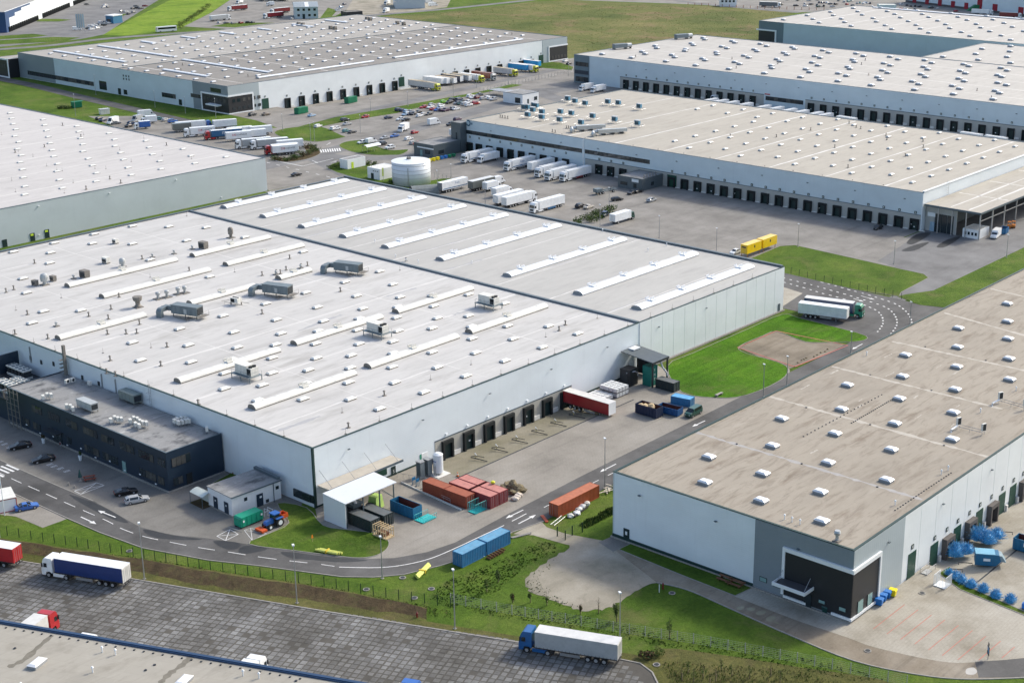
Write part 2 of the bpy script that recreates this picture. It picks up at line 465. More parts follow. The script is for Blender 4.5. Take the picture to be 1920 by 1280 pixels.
sheet('field',gp((790,26),(850,21),(1000,4),(1060,1),(1280,9),(1380,14),(1490,25),(1425,42),(1425,80),(1300,75),(1080,108),(1050,112),(1050,66),(700,40),(720,31)),0.02,M_field)
sheet('meadow',gp((188,66),(205,58),(320,0),(345,-18),(460,-18),(428,2),(395,24),(345,50),(300,60),(235,67)),0.02,M_meadow)

def road(name,pix,width,z,mat,n=6):
    pts=curve(gp(*pix),n)
    return struct(name,ribbon(MB(),pts,width,z),mat)
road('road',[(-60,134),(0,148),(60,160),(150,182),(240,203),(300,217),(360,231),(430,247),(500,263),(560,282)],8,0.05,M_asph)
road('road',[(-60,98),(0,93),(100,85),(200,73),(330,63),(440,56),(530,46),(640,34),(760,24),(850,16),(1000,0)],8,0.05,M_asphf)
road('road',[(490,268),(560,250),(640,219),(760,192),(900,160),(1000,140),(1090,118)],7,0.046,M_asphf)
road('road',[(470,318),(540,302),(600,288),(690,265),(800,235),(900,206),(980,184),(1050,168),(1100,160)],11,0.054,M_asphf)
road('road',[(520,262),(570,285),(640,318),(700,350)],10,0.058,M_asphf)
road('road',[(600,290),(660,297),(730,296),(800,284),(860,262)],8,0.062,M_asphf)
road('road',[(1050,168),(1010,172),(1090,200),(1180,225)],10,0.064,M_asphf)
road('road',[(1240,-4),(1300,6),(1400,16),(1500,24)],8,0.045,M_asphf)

# ---- near roads and yards
ROAD_IN=[(-60,835),(0,862),(36,879),(100,907),(175,939),(207,957),(263,988),(317,1002),(390,1009),(465,1020),(550,1033),(630,1043),(697,1047),(740,1046),(800,1035),(853,1017),(940,970)]
ROAD_OUT=[(1020,977),(960,998),(900,1028),(850,1053),(827,1060),(757,1077),(700,1082),(640,1081),(490,1061),(390,1050),(267,1027),(187,998),(127,972),(34,929),(0,914),(-60,888)]
sheet('road',gp(*ROAD_IN)+[(217,181),(300,182),(334,182.4)]+gp((1625,630),(1560,612),(1500,597))+[(341,205),(341,217)]+
      gp((1467,512),(1545,530),(1610,545),(1690,562),(1725,572))+[(392,178),(390,166),(330,173.5),(221,173.5)]+gp(*ROAD_OUT),0.06,M_asph)
sheet('yard',[(171.4,211.2),(200,211.2),(200,200),(251,200),(251,211.2),(281,211.2)]+gp((1262,700),(1278,733),(1345,746),(1400,742),(1480,690))+[(296,181),(217,180)]+
      gp((940,975),(853,1022),(740,1050),(690,1050),(600,1000)),0.04,M_conc)
sheet('yard',gp((-60,690),(100,760),(320,905))+[(171.4,240),(171.4,215)]+gp((560,960),(540,981),(465,1022),(390,1012),(317,1004),(263,990),(207,959),(175,941),(36,881),(-60,837)),0.036,M_concg)
sheet('parking_bay',gp((-20,930),(34,928),(60,942),(127,972),(80,989),(30,968),(-20,962)),0.03,M_conc)
sheet('gravel_pad',gp((1455,620),(1590,647),(1490,688),(1478,692),(1383,652)),0.05,M_mud)
sheet('concrete_apron',[(341,214)]+gp((1467,538),(1505,550),(1467,575)),0.068,M_concl)
# gravel lot and muddy road round the right-hand warehouse
lot=curve(gp((1078,1012),(1062,1030),(1035,1046),(1000,1070),(984,1090),(998,1110),(1050,1130),(1090,1144),(1130,1142),(1152,1134),(1180,1114),(1225,1092),(1290,1100),(1250,1065),(1185,1036),(1130,1014)),5,True)
_r=random.Random(4);lot=[(x+_r.uniform(-.35,.35),y+_r.uniform(-.35,.35)) for x,y in lot]
sheet('gravel_lot',lot,0.03,M_gravel)
sheet('gravel_path',gp((962,1001),(1013,975),(1025,988),(1060,1000),(1135,1014),(1110,1030),(1060,1020),(1000,1003)),0.034,M_gravel)
sheet('muddy_road',curve(gp((1130,1013),(1185,1036),(1280,1075),(1380,1116),(1500,1165),(1590,1195),(1640,1213),(1760,1239),(1830,1241),(1960,1228)),5)+
      curve(gp((1960,1268),(1820,1273),(1720,1264),(1600,1238),(1480,1190),(1370,1141),(1290,1106),(1232,1092)),5),0.038,M_mud)
sheet('yard',gp((1376,1117),(1418,1092))+[(198.7,118),(198.7,107.8),(226,107.8),(226,98),(330,98),(330,60),(230,40)]+curve(gp((1960,1229),(1830,1241),(1760,1239),(1640,1213),(1590,1195),(1500,1165),(1376,1117)),4),0.044,M_concl)
sheet('asphalt_patch',gp((1828,1240),(1880,1237),(1960,1229),(1960,1268),(1835,1270)),0.046,M_asph)
sheet('doorstep_path',gp((1122,1016),(1156,1002),(1187,1017),(1150,1034)),0.042,M_concg)

# ---- lawns and verges on top of the hard ground, with kerbs
def verge(name,pix,mat=None,z=0.10,kerb=True,smooth=4):
    pts=curve(gp(*pix),smooth,True) if smooth else gp(*pix)
    o=sheet(name,pts,z,mat or M_grass)
    if kerb:
        me=ribbon(MB(),pts+[pts[0]],0.15,0.0,z1=z+0.03).q(M_kerb)
        obj('kerb',me,o)
    return o
verge('lawn',[(1252,686),(1300,662),(1400,618),(1466,590),(1500,597),(1560,612),(1624,630),(1612,640),(1560,642),(1510,641),(1457,622),(1430,630),(1386,650),(1400,663),(1455,678),(1478,692),(1462,714),(1400,741),(1345,746),(1278,735)],M_lawn,smooth=3)
verge('grass_verge',[(467,1020),(500,1002),(542,980),(520,944),(575,952),(606,985),(650,993),(705,1000),(727,1012),(727,1027),(707,1041),(673,1046),(630,1042),(550,1032)],M_grass,smooth=3)
verge('grass_verge',[(1405,486),(1462,462),(1490,460),(1580,480),(1690,505),(1732,514),(1741,521),(1690,548),(1685,556),(1610,545),(1545,530),(1468,512),(1440,500)],M_grass,smooth=0)
verge('grass_verge',[(1682,556),(1700,552),(1750,545),(1925,462),(1960,450),(1960,520),(1800,580),(1725,572)],M_grass,kerb=False,smooth=0)
verge('grass_verge',[(240,190),(330,203),(428,221),(505,243),(475,245),(430,241),(350,223),(300,211),(240,197)],M_grass,kerb=False,smooth=0)
verge('grass_verge',[(515,248),(545,240),(600,238),(640,254),(648,257),(625,262),(595,266),(560,263),(530,258)],M_grass)
verge('grass_verge',[(560,238),(630,220),(742,201),(897,173),(960,158),(980,160),(900,176),(841,188),(742,213),(676,223),(630,232),(600,238)],M_grass,kerb=False,smooth=0)
verge('grass_verge',[(636,274),(650,266),(680,264),(700,272),(730,282),(765,281),(752,290),(730,291),(700,291),(660,285)],M_grass)
verge('grass_verge',[(615,316),(640,303),(690,308),(735,318),(760,345),(830,335),(850,340),(790,362),(720,350),(660,332)],M_grass,smooth=2)
verge('planted_island',[(508,296),(550,296),(575,288),(570,276),(585,272),(598,282),(598,290),(570,300),(530,304)],M_soil)
verge('grass_verge',[(985,112),(1050,118),(1075,126),(1072,132),(1020,128),(990,122)],M_grass,kerb=False,smooth=0)
verge('grass_verge',[(930,167),(990,172),(1010,178),(980,180),(940,172)],M_grass,kerb=False,smooth=0)
verge('grass_verge',[(64,36),(110,36),(135,38),(110,41),(70,41)],M_grass,kerb=False,smooth=0)
verge('grass_verge',[(200,30),(240,26),(230,31),(205,33)],M_grass,kerb=False,smooth=0)
verge('grass_verge',[(-30,70),(60,64),(90,67),(60,71),(-30,76)],M_grass,kerb=False,smooth=0)
verge('grass_verge',[(-30,78),(100,70),(150,71),(120,78),(0,84),(-30,85)],M_grass,kerb=False,smooth=0)
verge('grass_verge',[(395,50),(430,44),(515,43),(440,52)],M_grass,kerb=False,smooth=0)
verge('grass_verge',[(560,40),(600,35),(615,15),(632,20),(620,34),(580,42)],M_grass,kerb=False,smooth=0)
verge('grass_verge',[(1780,1062),(1760,1075),(1800,1105),(1925,1155),(1925,1148),(1810,1098)],M_grass,smooth=0)
verge('grass_verge',[(1160,1030),(1190,1016),(1416,1099),(1378,1117),(1280,1079)],M_grass,smooth=0)
verge('grass_verge',[(400,905),(438,884),(450,890),(412,918),(398,912)],M_grass,smooth=0)

# kerbs along the near road and truck yard
YARD_EDGE=[(-80,1032),(0,1045),(47,1053),(247,1085),(640,1151),(960,1202),(1160,1235),(1200,1243),(1223,1260),(1233,1280),(1238,1300)]
mb=MB()
ribbon(mb,gp(*YARD_EDGE),0.25,0.0,z1=0.13)
struct('kerb',mb,M_kerb)
mb=MB();ribbon(mb,gp(*ROAD_OUT),0.2,0.0,z1=0.12);struct('kerb',mb,M_kerb)
mb=MB();ribbon(mb,gp((-60,835),(0,862),(36,879),(100,907),(175,939)),0.2,0.0,z1=0.075);struct('kerb',mb,M_kerb)
mb=MB();ribbon(mb,curve(gp((1232,1092),(1290,1106),(1370,1141),(1480,1190),(1600,1238),(1720,1264),(1820,1273),(1960,1268)),4),0.25,0.0,z1=0.12);struct('kerb',mb,M_kerb)
mb=MB();ribbon(mb,[(258,199.9),(199,199.9)],0.35,0.03,z1=0.055);struct('drain_channel',mb,M_darkmetal)
mb=MB();ribbon(mb,[(330,97.7),(224,97.7)],0.3,0.03,z1=0.06);struct('drain_channel',mb,M_darkmetal)

# ---- truck yard of big slabs: soil joints below, slabs proud
yard=sheet('truck_yard',gp(*YARD_EDGE,(1200,1400),(-120,1400),(-120,1040)),0.02,M_joint)
M_slab=paving('yard_slab',(0.158,0.156,0.150),(0.085,0.080,0.070),(0.245,0.248,0.246),stain=0.8,rough=0.75,track=0.5,rot=R(67.5))
tint_islands(M_slab,(0.72,0.71,0.70),(1.2,1.2,1.2))
ang=R(-67.5)
ca,sa=math.cos(ang),math.sin(ang)
edge0=Vector(G(247,1085))
rnd=random.Random(3)
slabs=[]
for i in range(-56,124):
    for j in range(0,33):
        a=i*1.17+rnd.uniform(-.05,.05);b=-0.65-j*1.22+rnd.uniform(-.05,.05)+.12*math.sin(i*.35)
        x=edge0.x+ca*a-abs(b)*math.cos(ang+math.pi/2)
        y=edge0.y+sa*a-abs(b)*math.sin(ang+math.pi/2)
        d=Vector((x,y,-CAM_H));dep=d.dot(fw)
        px=CX+F_PX*d.dot(cr)/dep;py=CY-F_PX*d.dot(cu)/dep
        if not (-30<px<1240 and py<1290):continue
        if px>1160 and py<1235+(px-1160)*0.9:continue
        if rnd.random()<0.045:continue
        slabs.append((x,y,py))
slabs.sort(key=lambda s:-s[2])
roofline=lambda px:1163+px*0.172
slab_me=[]
for k in range(6):
    m_=MB();sx,sy=rnd.uniform(.86,1.06),rnd.uniform(.9,1.1)
    m_.obox((0,0,-0.02),(sx,sy,0.06),ang+rnd.uniform(-.03,.03),0,top=0.965)
    slab_me.append(m_.q(M_slab))
vis=[]
for s in slabs:
    d=Vector((s[0],s[1],-CAM_H));px=CX+F_PX*d.dot(cr)/d.dot(fw)
    vis.append((s[2]<1163+px*0.172-2,s))
front=[s for ok,s in vis if ok][:300]
rest=[s for ok,s in vis if ok][300:]+[s for ok,s in vis if not ok]
for s in front:
    obj('slab',rnd.choice(slab_me),yard,(s[0],s[1],rnd.uniform(-0.016,0.012)))
m_=MB()
for s in rest:
    m_.obox((s[0],s[1],-0.02+rnd.uniform(-0.016,0.012)),(rnd.uniform(.84,1.08),rnd.uniform(.88,1.12),0.06),ang+rnd.uniform(-.03,.03),0,top=0.965)
obj('slab_field',m_.q(M_slab),yard,kind='stuff')

# ---- earth bank and ditch between fence and truck yard
def bank(name,pix_lo,pix_hi,h,mats):
    lo,hi=curve(gp(*pix_lo),8),curve(gp(*pix_hi),8);mb=MB();n=min(len(lo),len(hi))
    rr=random.Random(11)
    rows=[]
    for k in range(n):
        a,b=Vector(lo[k]),Vector(hi[k]);j=rr.uniform(-.12,.12)
        rows.append([(*a,0.005),(*a.lerp(b,0.16+j),0.05),(*a.lerp(b,0.86+j*.6),h+j*.5),(*a.lerp(b,0.94),h*0.9+j*.5),(*b,0.005)])
    for k in range(n-1):
        for q in range(4):
            mb.poly([rows[k][q],rows[k+1][q],rows[k+1][q+1],rows[k][q+1]],(0,1,0,0)[q])
    struct(name,mb,mats)
bank('earth_bank',[(-60,1022),(60,1044),(250,1078),(450,1110),(640,1140),(800,1163)],[(-60,1003),(60,1020),(250,1049),(450,1080),(640,1110),(800,1143)],0.6,[M_dry,M_soil])
sheet('grass_verge',gp((-60,1020),(60,1041),(250,1074),(640,1138),(960,1190),(1165,1222),(1240,1235),(1300,1300),(1240,1300),(1222,1259),(1200,1242),(1160,1234),(640,1150),(247,1084),(-60,1035)),0.012,M_dry)
sheet('dry_meadow',curve(gp((1240,1215),(1340,1225),(1500,1250),(1700,1290),(1700,1400),(1240,1400),(1236,1290),(1225,1258),(1205,1240)),3,True),0.014,M_dry)

# ================================================================== PAINTED MARKINGS
def paint(name,polys,mat=M_paint,z=0.075):
    mb=MB()
    for p in polys:ribbon(mb,p[0],p[1],z)
    return struct(name,mb,mat)
CEN=[(-40,868),(21,897),(74,920.5),(138,949),(200,976),(228,991),(271,1006),(323,1017),(376,1027),(430,1035),(486,1044),(540,1051),(594,1057),(630,1062)]
for d in dashes(curve(gp(*CEN),4),4.0,2.2):paint('lane_dash',[(d,0.16)])
paint('lane_line',[(curve(gp((636,1063),(707,1064),(757,1059),(807,1047),(853,1028),(900,1006),(945,985)),5),0.2)])
for d in dashes([(200,176.9),(330,177.4)],4.0,2.6):paint('lane_dash',[(d,0.16)])
for d in dashes([(222,174.1),(330,174.2)],6.0,1.2):paint('edge_dash',[(d,0.3)])
z7=lambda L:curve([G(1480+x/5.82,480+y/5.82) for x,y in L],4)
for L in ([(-60,240),(340,285-70),(340,285),(470,318),(590,352),(690,380),(810,410),(1030,478),(1170,530),(1250,585),(1310,650),(1335,720),(1330,760)][2:],
          [(-70,238),(110,285),(240,315),(350,345),(470,380),(580,410),(740,457),(830,485),(960,525),(1060,565),(1130,620),(1170,690),(1170,760),(1120,835),(1080,880)],
          [(-70,285),(130,340),(250,375),(370,412),(490,440),(590,470),(680,495),(800,530),(900,570),(970,610),(1015,670),(1020,740),(985,800),(955,835)]):
    for d in dashes(z7(L),1.15,1.35):paint('lane_dash',[(d,0.42)])
def arrow(tail,head,w=0.13,hl=1.6,hw=0.52,z=0.078):
    a,b=Vector(G(*tail)),Vector(G(*head));d=(b-a).normalized();n=Vector((-d.y,d.x));c=b-d*hl
    mb=MB().poly([(*(a+n*w),z),(*(a-n*w),z),(*(c-n*w),z),(*(c+n*w),z)])
    mb.poly([(*(c-n*hw),z),(*b,z),(*(c+n*hw),z)])
    struct('road_arrow',mb,M_paint)
z2=lambda x,y:(x/5.565,890+y/5.565)
arrow(z2(845,440),z2(1005,515));arrow((217,970),(184,957))
arrow((981,956),(948,972));arrow((972,982),(1005,965));paint('lane_dash',[(gp((960,977),(987,963)),0.2)])
arrow((1322,789),(1298,800));arrow((1617,645),(1598,655));arrow((1155,870),(1125,885))
arrow((1600,560),(1620,566));arrow((1614,555),(1640,562))
arrow((585,301),(596,306));arrow((620,305),(632,302));arrow((612,272),(620,268))
# zebra crossings
for k,(q0,q1) in enumerate((((-10,886),(7,894)),((-3,878.5),(17,887)),((2,874),(26,884)),((12,871),(35,881)))):
    paint('zebra_bar',[(gp(q0,q1),0.5)])
for k in range(9):
    a=(603+k*4.4,286.5-k*0.35);paint('zebra_bar',[(gp(a,(a[0]-2.2,a[1]-5.5)),0.55)],z=0.082)
paint('lane_line',[(gp((517,302),(567,312)),0.5)],z=0.08);paint('lane_line',[(gp((567,312),(625,298)),0.3)],z=0.08)
for d in dashes(gp((500,305),(620,333)),2.4,4):paint('lane_dash',[(d,0.35)],z=0.08)
# crossed-out bays
def xbay(px4,w=0.13):
    p=gp(*px4)
    paint('crossed_bay',[([p[0],p[1]],w),([p[1],p[2]],w),([p[2],p[3]],w),([p[3],p[0]],w),([p[0],p[2]],w),([p[1],p[3]],w)])
xbay([(139.5,920.5),(152,926.5),(195.5,910),(181,905)])
xbay([(406.5,1005),(423,1013.5),(447,1001.5),(431,992.5)])
xbay([(458,994),(473,1013),(500,1000),(470,990)],0.09)
for k,(x,y) in enumerate(((0,829),(8,833),(18,839),(93,871),(101,874.5),(113,878.5),(125,883.5))):
    p=Vector(G(x,y));mb=MB()
    for q in range(4):ribbon(mb,[tuple(p+Vector((0.35*q-.5,.45))),tuple(p+Vector((0.35*q-.45,-.45)))],0.14,0.075)
    struct('painted_symbol',mb,M_paint)
# red bay lines beside the right-hand warehouse, red outline of the gravel pad
zb=lambda x,y:G(1280+x/3,960+y/3)
for a,b in (((1248,520),(1072,657)),((1325,548),(1148,686)),((1400,578),(1225,716)),((1476,605),(1305,742)),((1552,636),(1382,775)),((1630,665),(1460,806)),((1705,698),(1548,830)),((1788,725),(1665,832)),((1868,757),(1795,820))):
    paint('bay_line',[([zb(*a),zb(*b)],0.11)],M_redpaint)
paint('pad_outline',[(gp((1455,621),(1590,648),(1490,688)),0.35),(gp((1490,688),(1383,652),(1455,621)),0.3)],M_redpaint,0.115)
# wet and worn patches with a shape of their own
def patch(pix,mat,z=0.05,closed=True,name='puddle'):
    return sheet(name,curve(gp(*pix),4,True),z,mat)
M_puddle=plain('muddy_puddle',(0.26,0.235,0.165),0.12,var=0.1,spec=0.5)
M_wet=paving('damp_asphalt',(0.045,0.045,0.044),(0.030,0.030,0.030),(0.065,0.065,0.064),stain=0.4,rough=0.5)
zz=lambda L:[(1380+x/7.11,1060+y/7.11) for x,y in L]
patch(zz([(5,560),(50,540),(108,545),(90,585),(20,590)]),M_puddle)
patch(zz([(140,580),(190,555),(250,570),(245,600),(190,608)]),M_puddle)
patch(zz([(262,630),(320,600),(398,605),(370,650),(300,662)]),M_puddle)
patch(zz([(398,710),(440,678),(520,680),(533,710),(480,748),(420,740)]),M_puddle)
patch(zz([(500,745),(550,750),(578,770),(540,775)]),M_puddle)
patch([(1294,1106),(1302,1104),(1305,1107),(1297,1110)],M_puddle)
patch([(1812,1254),(1825,1251),(1832,1258),(1826,1264),(1812,1263)],plain('chalky_puddle',(0.42,0.40,0.36),0.3),name='pale_stain')
for L in ([(400,1014),(440,1016),(452,1022),(440,1030),(420,1028)],[(455,1024),(490,1024),(500,1030),(470,1037),(448,1036)],[(530,1034),(620,1044),(690,1050),(640,1054),(590,1050),(545,1046)],
          [(130,927),(190,948),(240,978),(215,975),(160,948)],[(270,992),(330,1004),(380,1011),(330,1012),(285,1006)]):
    patch(L,M_wet,0.068,name='damp_patch')
for L in ([(1700,455),(1718,440),(1745,436),(1735,446),(1712,458)],[(1756,462),(1780,448),(1800,444),(1792,452),(1770,464)],[(1690,470),(1720,458),(1742,455),(1715,470)]):
    patch(L,M_wet,0.05,name='damp_patch')


# ================================================================== BUILDINGS
W_white=cladding('white_cladding',(0.68,0.73,0.755),'H',0.4)
W_shadegrey=cladding('grey_cladding',(0.20,0.235,0.26),'H',0.4)  # corner grey for the left-hand faces, their shade put into the colour
W_pale=cladding('pale_grey_cladding',(0.50,0.55,0.56),'H',0.3)
W_navy=cladding('navy_cladding',(0.012,0.026,0.046),'H',0.3)
W_char=cladding('charcoal_cladding',(0.014,0.016,0.020),'H',0.25)
W_dockgrey=cladding('dock_grey_cladding',(0.36,0.36,0.34),'V',0.5)
M_trim=plain('dark_green_trim',(0.020,0.050,0.045),0.45,0.2)
M_trimw=plain('white_trim',(0.72,0.74,0.75),0.4,var=0.03)
M_trimd=plain('slate_trim',(0.10,0.13,0.15),0.45,0.2)
M_seal=plain('dock_seal_black',(0.014,0.017,0.018),0.8)
M_doorg=plain('dark_green_door',(0.010,0.055,0.038),0.5,var=0.08)
M_doorn=plain('dark_door',(0.012,0.030,0.030),0.5)
M_bump=plain('dock_concrete',(0.60,0.59,0.56),0.8,var=0.1)
M_glass=glass('window_glass')
M_glassw=glass('pale_window_glass',(0.20,0.33,0.32),0.12)
M_blind=plain('window_blind',(0.060,0.060,0.056),0.6,var=0.5,scale=0.5)
M_dome=plain('skylight_dome',(0.72,0.73,0.74),0.3,var=0.03)
M_domed=plain('old_skylight_dome',(0.66,0.66,0.62),0.4,var=0.06)
M_curb=plain('skylight_curb',(0.26,0.27,0.28),0.6)
M_vault=plain('vault_skylight',(0.70,0.72,0.74),0.28,var=0.02)
M_vaulto=plain('old_vault_skylight',(0.63,0.62,0.575),0.4,var=0.08,scale=1.5)
M_hvac=plain('ventilation_sheet',(0.17,0.205,0.22),0.5,0.25,var=0.15)
M_hvacw=plain('unit_white',(0.64,0.63,0.58),0.5,var=0.08,dirt=0.3)
M_rust=plain('weathered_steel',(0.20,0.185,0.165),0.7,0.2,var=0.25,scale=2)
RF_A=roofing('white_membrane',(0.500,0.488,0.468),(0.385,0.372,0.35),(0.56,0.55,0.53),(0.010,0.11),0.45,fine=0.3)
RF_A2=roofing('pale_grey_membrane',(0.415,0.405,0.380),(0.365,0.355,0.335),(0.455,0.445,0.42),(0.010,0.10),0.2,fine=0.15)
RF_B=roofing('brown_stained_membrane',(0.318,0.280,0.226),(0.200,0.160,0.118),(0.385,0.348,0.292),(0.014,0.16),0.55,fine=0.7,grit=0.55)
RF_C=roofing('sand_membrane',(0.400,0.370,0.315),(0.330,0.300,0.255),(0.445,0.415,0.36),(0.012,0.12),0.3,fine=0.2)
RF_D1=roofing('taupe_membrane',(0.245,0.228,0.205),(0.200,0.185,0.165),(0.285,0.268,0.242),(0.012,0.10),0.35,fine=0.2)
RF_D2=roofing('cream_membrane',(0.350,0.330,0.298),(0.295,0.278,0.25),(0.395,0.375,0.34),(0.012,0.10),0.35,fine=0.2)
RF_E=roofing('chalk_membrane',(0.500,0.478,0.458),(0.43,0.41,0.39),(0.55,0.53,0.51),(0.012,0.10),0.25,fine=0.15)
RF_F=roofing('bright_membrane',(0.450,0.428,0.390),(0.385,0.362,0.33),(0.50,0.478,0.44),(0.012,0.10),0.25,fine=0.15)
RF_dirty=roofing('dirty_roof_felt',(0.27,0.268,0.262),(0.075,0.076,0.078),(0.48,0.475,0.46),(0.045,0.16),0.75,rot=R(30),fine=0.8)
RF_fg=roofing('beige_membrane',(0.345,0.322,0.275),(0.28,0.258,0.215),(0.395,0.37,0.32),(0.03,0.12),0.35,rot=R(67.5),fine=0.2)

def warehouse(name,label,u0,v0,u1,v1,h,walls,roofm,trim,trim_h=0.12,roof_name='roof',cat='warehouse'):
    root=thing(name,label,cat,(u0,v0,0));t=0.3
    wm=lambda k:walls.get(k,walls.get('all'))
    zb=-2.0
    wpart('wall',MB().box(u0,v0,zb,u1,v0+t,h),wm('-v'),root)
    wpart('wall',MB().box(u0,v1-t,zb,u1,v1,h),wm('+v'),root)
    wpart('wall',MB().box(u0,v0+t,zb,u0+t,v1-t,h),wm('-u'),root)
    wpart('wall',MB().box(u1-t,v0+t,zb,u1,v1-t,h),wm('+u'),root)
    roof=wpart(roof_name,MB().box(u0+t,v0+t,h-0.5,u1-t,v1-t,h-0.12),roofm,root)
    e=0.07
    for a in ((u0-e,v0-e,u1+e,v0+.38),(u0-e,v1-.38,u1+e,v1+e),(u0-e,v0+.38,u0+.38,v1-.38),(u1-.38,v0+.38,u1+e,v1-.38)):
        wpart('parapet_cap',MB().box(a[0],a[1],h,a[2],a[3],h+trim_h),trim,root)
    return root,roof

# ---- skylights, vents: meshes shared by their copies
def sky_mesh(name,lx,ly,ch,dh,mc,md):
    mb=MB().box(-lx/2,-ly/2,0,lx/2,ly/2,ch,0)
    a,b=lx/2+.06,ly/2+.06
    mb.wedge([(-a,-b,ch),(a,-b,ch),(a,b,ch),(-a,b,ch),(-a*.72,-b*.6,ch+dh),(a*.72,-b*.6,ch+dh),(a*.72,b*.6,ch+dh),(-a*.72,b*.6,ch+dh)],1)
    return mb.mesh(name,[mc,md])
SK_A=sky_mesh('skylight',2.5,1.35,0.28,0.28,M_rust,M_domed)
SK_B=sky_mesh('skylight',1.55,2.35,0.5,0.3,M_curb,M_dome)
SK_C=sky_mesh('skylight',2.3,1.3,0.35,0.3,M_curb,M_domed)
SK_D=sky_mesh('skylight',2.4,1.7,0.45,0.3,M_curb,M_dome)
SK_F=sky_mesh('skylight',1.8,2.9,0.75,0.35,M_curb,M_dome)
SK_E=sky_mesh('skylight',2.3,1.25,0.2,0.25,M_curb,M_domed)
def on_roof(roof,name,me,pts,z,rz=0.0,jitter=0.0):
    r=roof
    while r.parent is not None:r=r.parent
    for p in pts:
        obj(name,me,roof,(p[0]-r.location.x+random.uniform(-jitter,jitter),p[1]-r.location.y+random.uniform(-jitter,jitter),z-r.location.z),rz+random.uniform(-.02,.02)*(jitter>0))
def pix(L,bx,by,s=3.0):return [(bx+x/s,by+y/s) for x,y in L]
def roofpts(L,z):return [G(x,y,z) for x,y in L]
V_pipe=MB().cyl((0,0,0),.09,.9,7,0).cyl((0,0,.8),.22,.22,8,0,r2=.12).q(M_trimw)
V_dark=MB().cyl((0,0,0),.16,1.1,7,0).cyl((0,0,1.0),.36,.25,8,0,r2=.1).box(-.35,-.35,0,.35,.35,.12,0).q(M_rust)
V_drain=MB().cyl((0,0,0),.22,.12,8,0).q(M_darkmetal)
V_rod=MB().cyl((0,0,0),.03,1.2,5,0).box(-.2,-.2,0,.2,.2,.08,0).q(M_rust)
def seams(roof,lines,z,mat,wmin=0.35,wmax=0.8,jit=0.45,name='roof_seam',n=26):
    for a,b in lines:
        a,b=Vector(a),Vector(b);pts=[tuple(a.lerp(b,k/n)+Vector((random.uniform(-.12,.12),random.uniform(-.12,.12)))) for k in range(n+1)]
        mb=MB();ribbon(mb,pts,random.uniform(wmin,wmax),z,0,jit)
        wpart(name,mb,mat,roof)
def vault(roof,p,q,w,hh,z,mat,n_rib=0,vents=(),endm=None,curb=0.25):
    """barrel-vault rooflight between two ends of its centre line"""
    a,b=Vector(p),Vector(q);d=(b-a).normalized();nn=Vector((-d.y,d.x));L=(b-a).length
    r=roof
    while r.parent is not None:r=r.parent
    mb=MB();K=8;seg=max(1,n_rib or int(L/3))
    prof=[(-math.cos(math.pi*k/K)*w/2,math.sin(math.pi*k/K)*hh+curb) for k in range(K+1)]
    ring=lambda t,s=1.0:[(*(a+d*t+nn*(x*s)),z+y*(s if y>curb else 1)) for x,y in prof]
    for i in range(seg):
        A,B=ring(L*i/seg),ring(L*(i+1)/seg)
        for k in range(K):mb.poly([A[k],A[k+1],B[k+1],B[k]][::-1],0)
    for t,rev in ((0,True),(L,False)):
        A=ring(t);mb.poly(A[::-1] if not rev else A,1)
    for sgn in (-1,1):
        P=[(*(a+nn*(sgn*w/2)),z),(*(b+nn*(sgn*w/2)),z),(*(b+nn*(sgn*w/2)),z+curb),(*(a+nn*(sgn*w/2)),z+curb)]
        mb.poly(P,1)
    mb.poly([(*(a-nn*w/2),z),(*(a+nn*w/2),z),(*(a+nn*w/2),z+curb),(*(a-nn*w/2),z+curb)],1)
    o=wpart('vault_skylight',mb,[mat,endm or M_curb],roof)
    # glazing bars
    mb=MB()
    for i in range(1,seg):
        A=[(*(a+d*(L*i/seg-.05)+nn*(x*1.02)),z+y*1.02) for x,y in prof];B=[(*(a+d*(L*i/seg+.05)+nn*(x*1.02)),z+y*1.02) for x,y in prof]
        for k in range(K):mb.poly([A[k],A[k+1],B[k+1],B[k]][::-1],0)
    if mb.f:wpart('glazing_bars',mb,mat,roof,kind='stuff')
    for t in vents:
        c=a+d*(L*t);m2=MB()
        ang_=math.atan2(d.y,d.x)
        m2.obox((c.x,c.y,z+hh+curb-.12),(1.5,w*.55,.32),ang_,0)
        m2.obox((c.x-nn.x*w*.1,c.y-nn.y*w*.1,z+hh+curb+.2),(1.5,.1,.75),ang_,0)
        m2.obox((c.x+nn.x*w*.42,c.y+nn.y*w*.42,z+hh+curb+.02),(1.3,.12,.6),ang_,0)
        wpart('smoke_vent',m2,mat,roof)

# ---- dock doors
def dock_parts(w=3.1,h=3.6,z0=0.0,leaf=None,frame_d=0.65,bumper=True,canopy=False):
    leaf_m=MB().box(-w/2+.35,-.05,z0,w/2-.35,.06,z0+h-.35).q(leaf or M_doorn)
    fr=MB().box(-w/2,-frame_d,z0,-w/2+.5,.02,z0+h).box(w/2-.5,-frame_d,z0,w/2,.02,z0+h).box(-w/2+.5,-frame_d,z0+h-.75,w/2-.5,.02,z0+h)
    fr_m=fr.q(M_seal)
    bm_m=MB().box(w/2+.15,-.35,z0+.1,w/2+2.2,.02,z0+1.1).q(M_bump)
    return leaf_m,fr_m,bm_m
NOTICE=MB().box(-.25,0,0,.25,.03,.35).q(M_trimw)
LAMP=MB().box(-.15,-.2,0,.15,.2,.2).q(M_bump)
def num_sign(w=0.85):return MB().box(-w/2,-.08,0,w/2,.0,w).q(M_trim)
SIGN=num_sign()
SIGNP=MB().box(-.14,-.1,.2,.14,-.08,.65).q(M_paint)
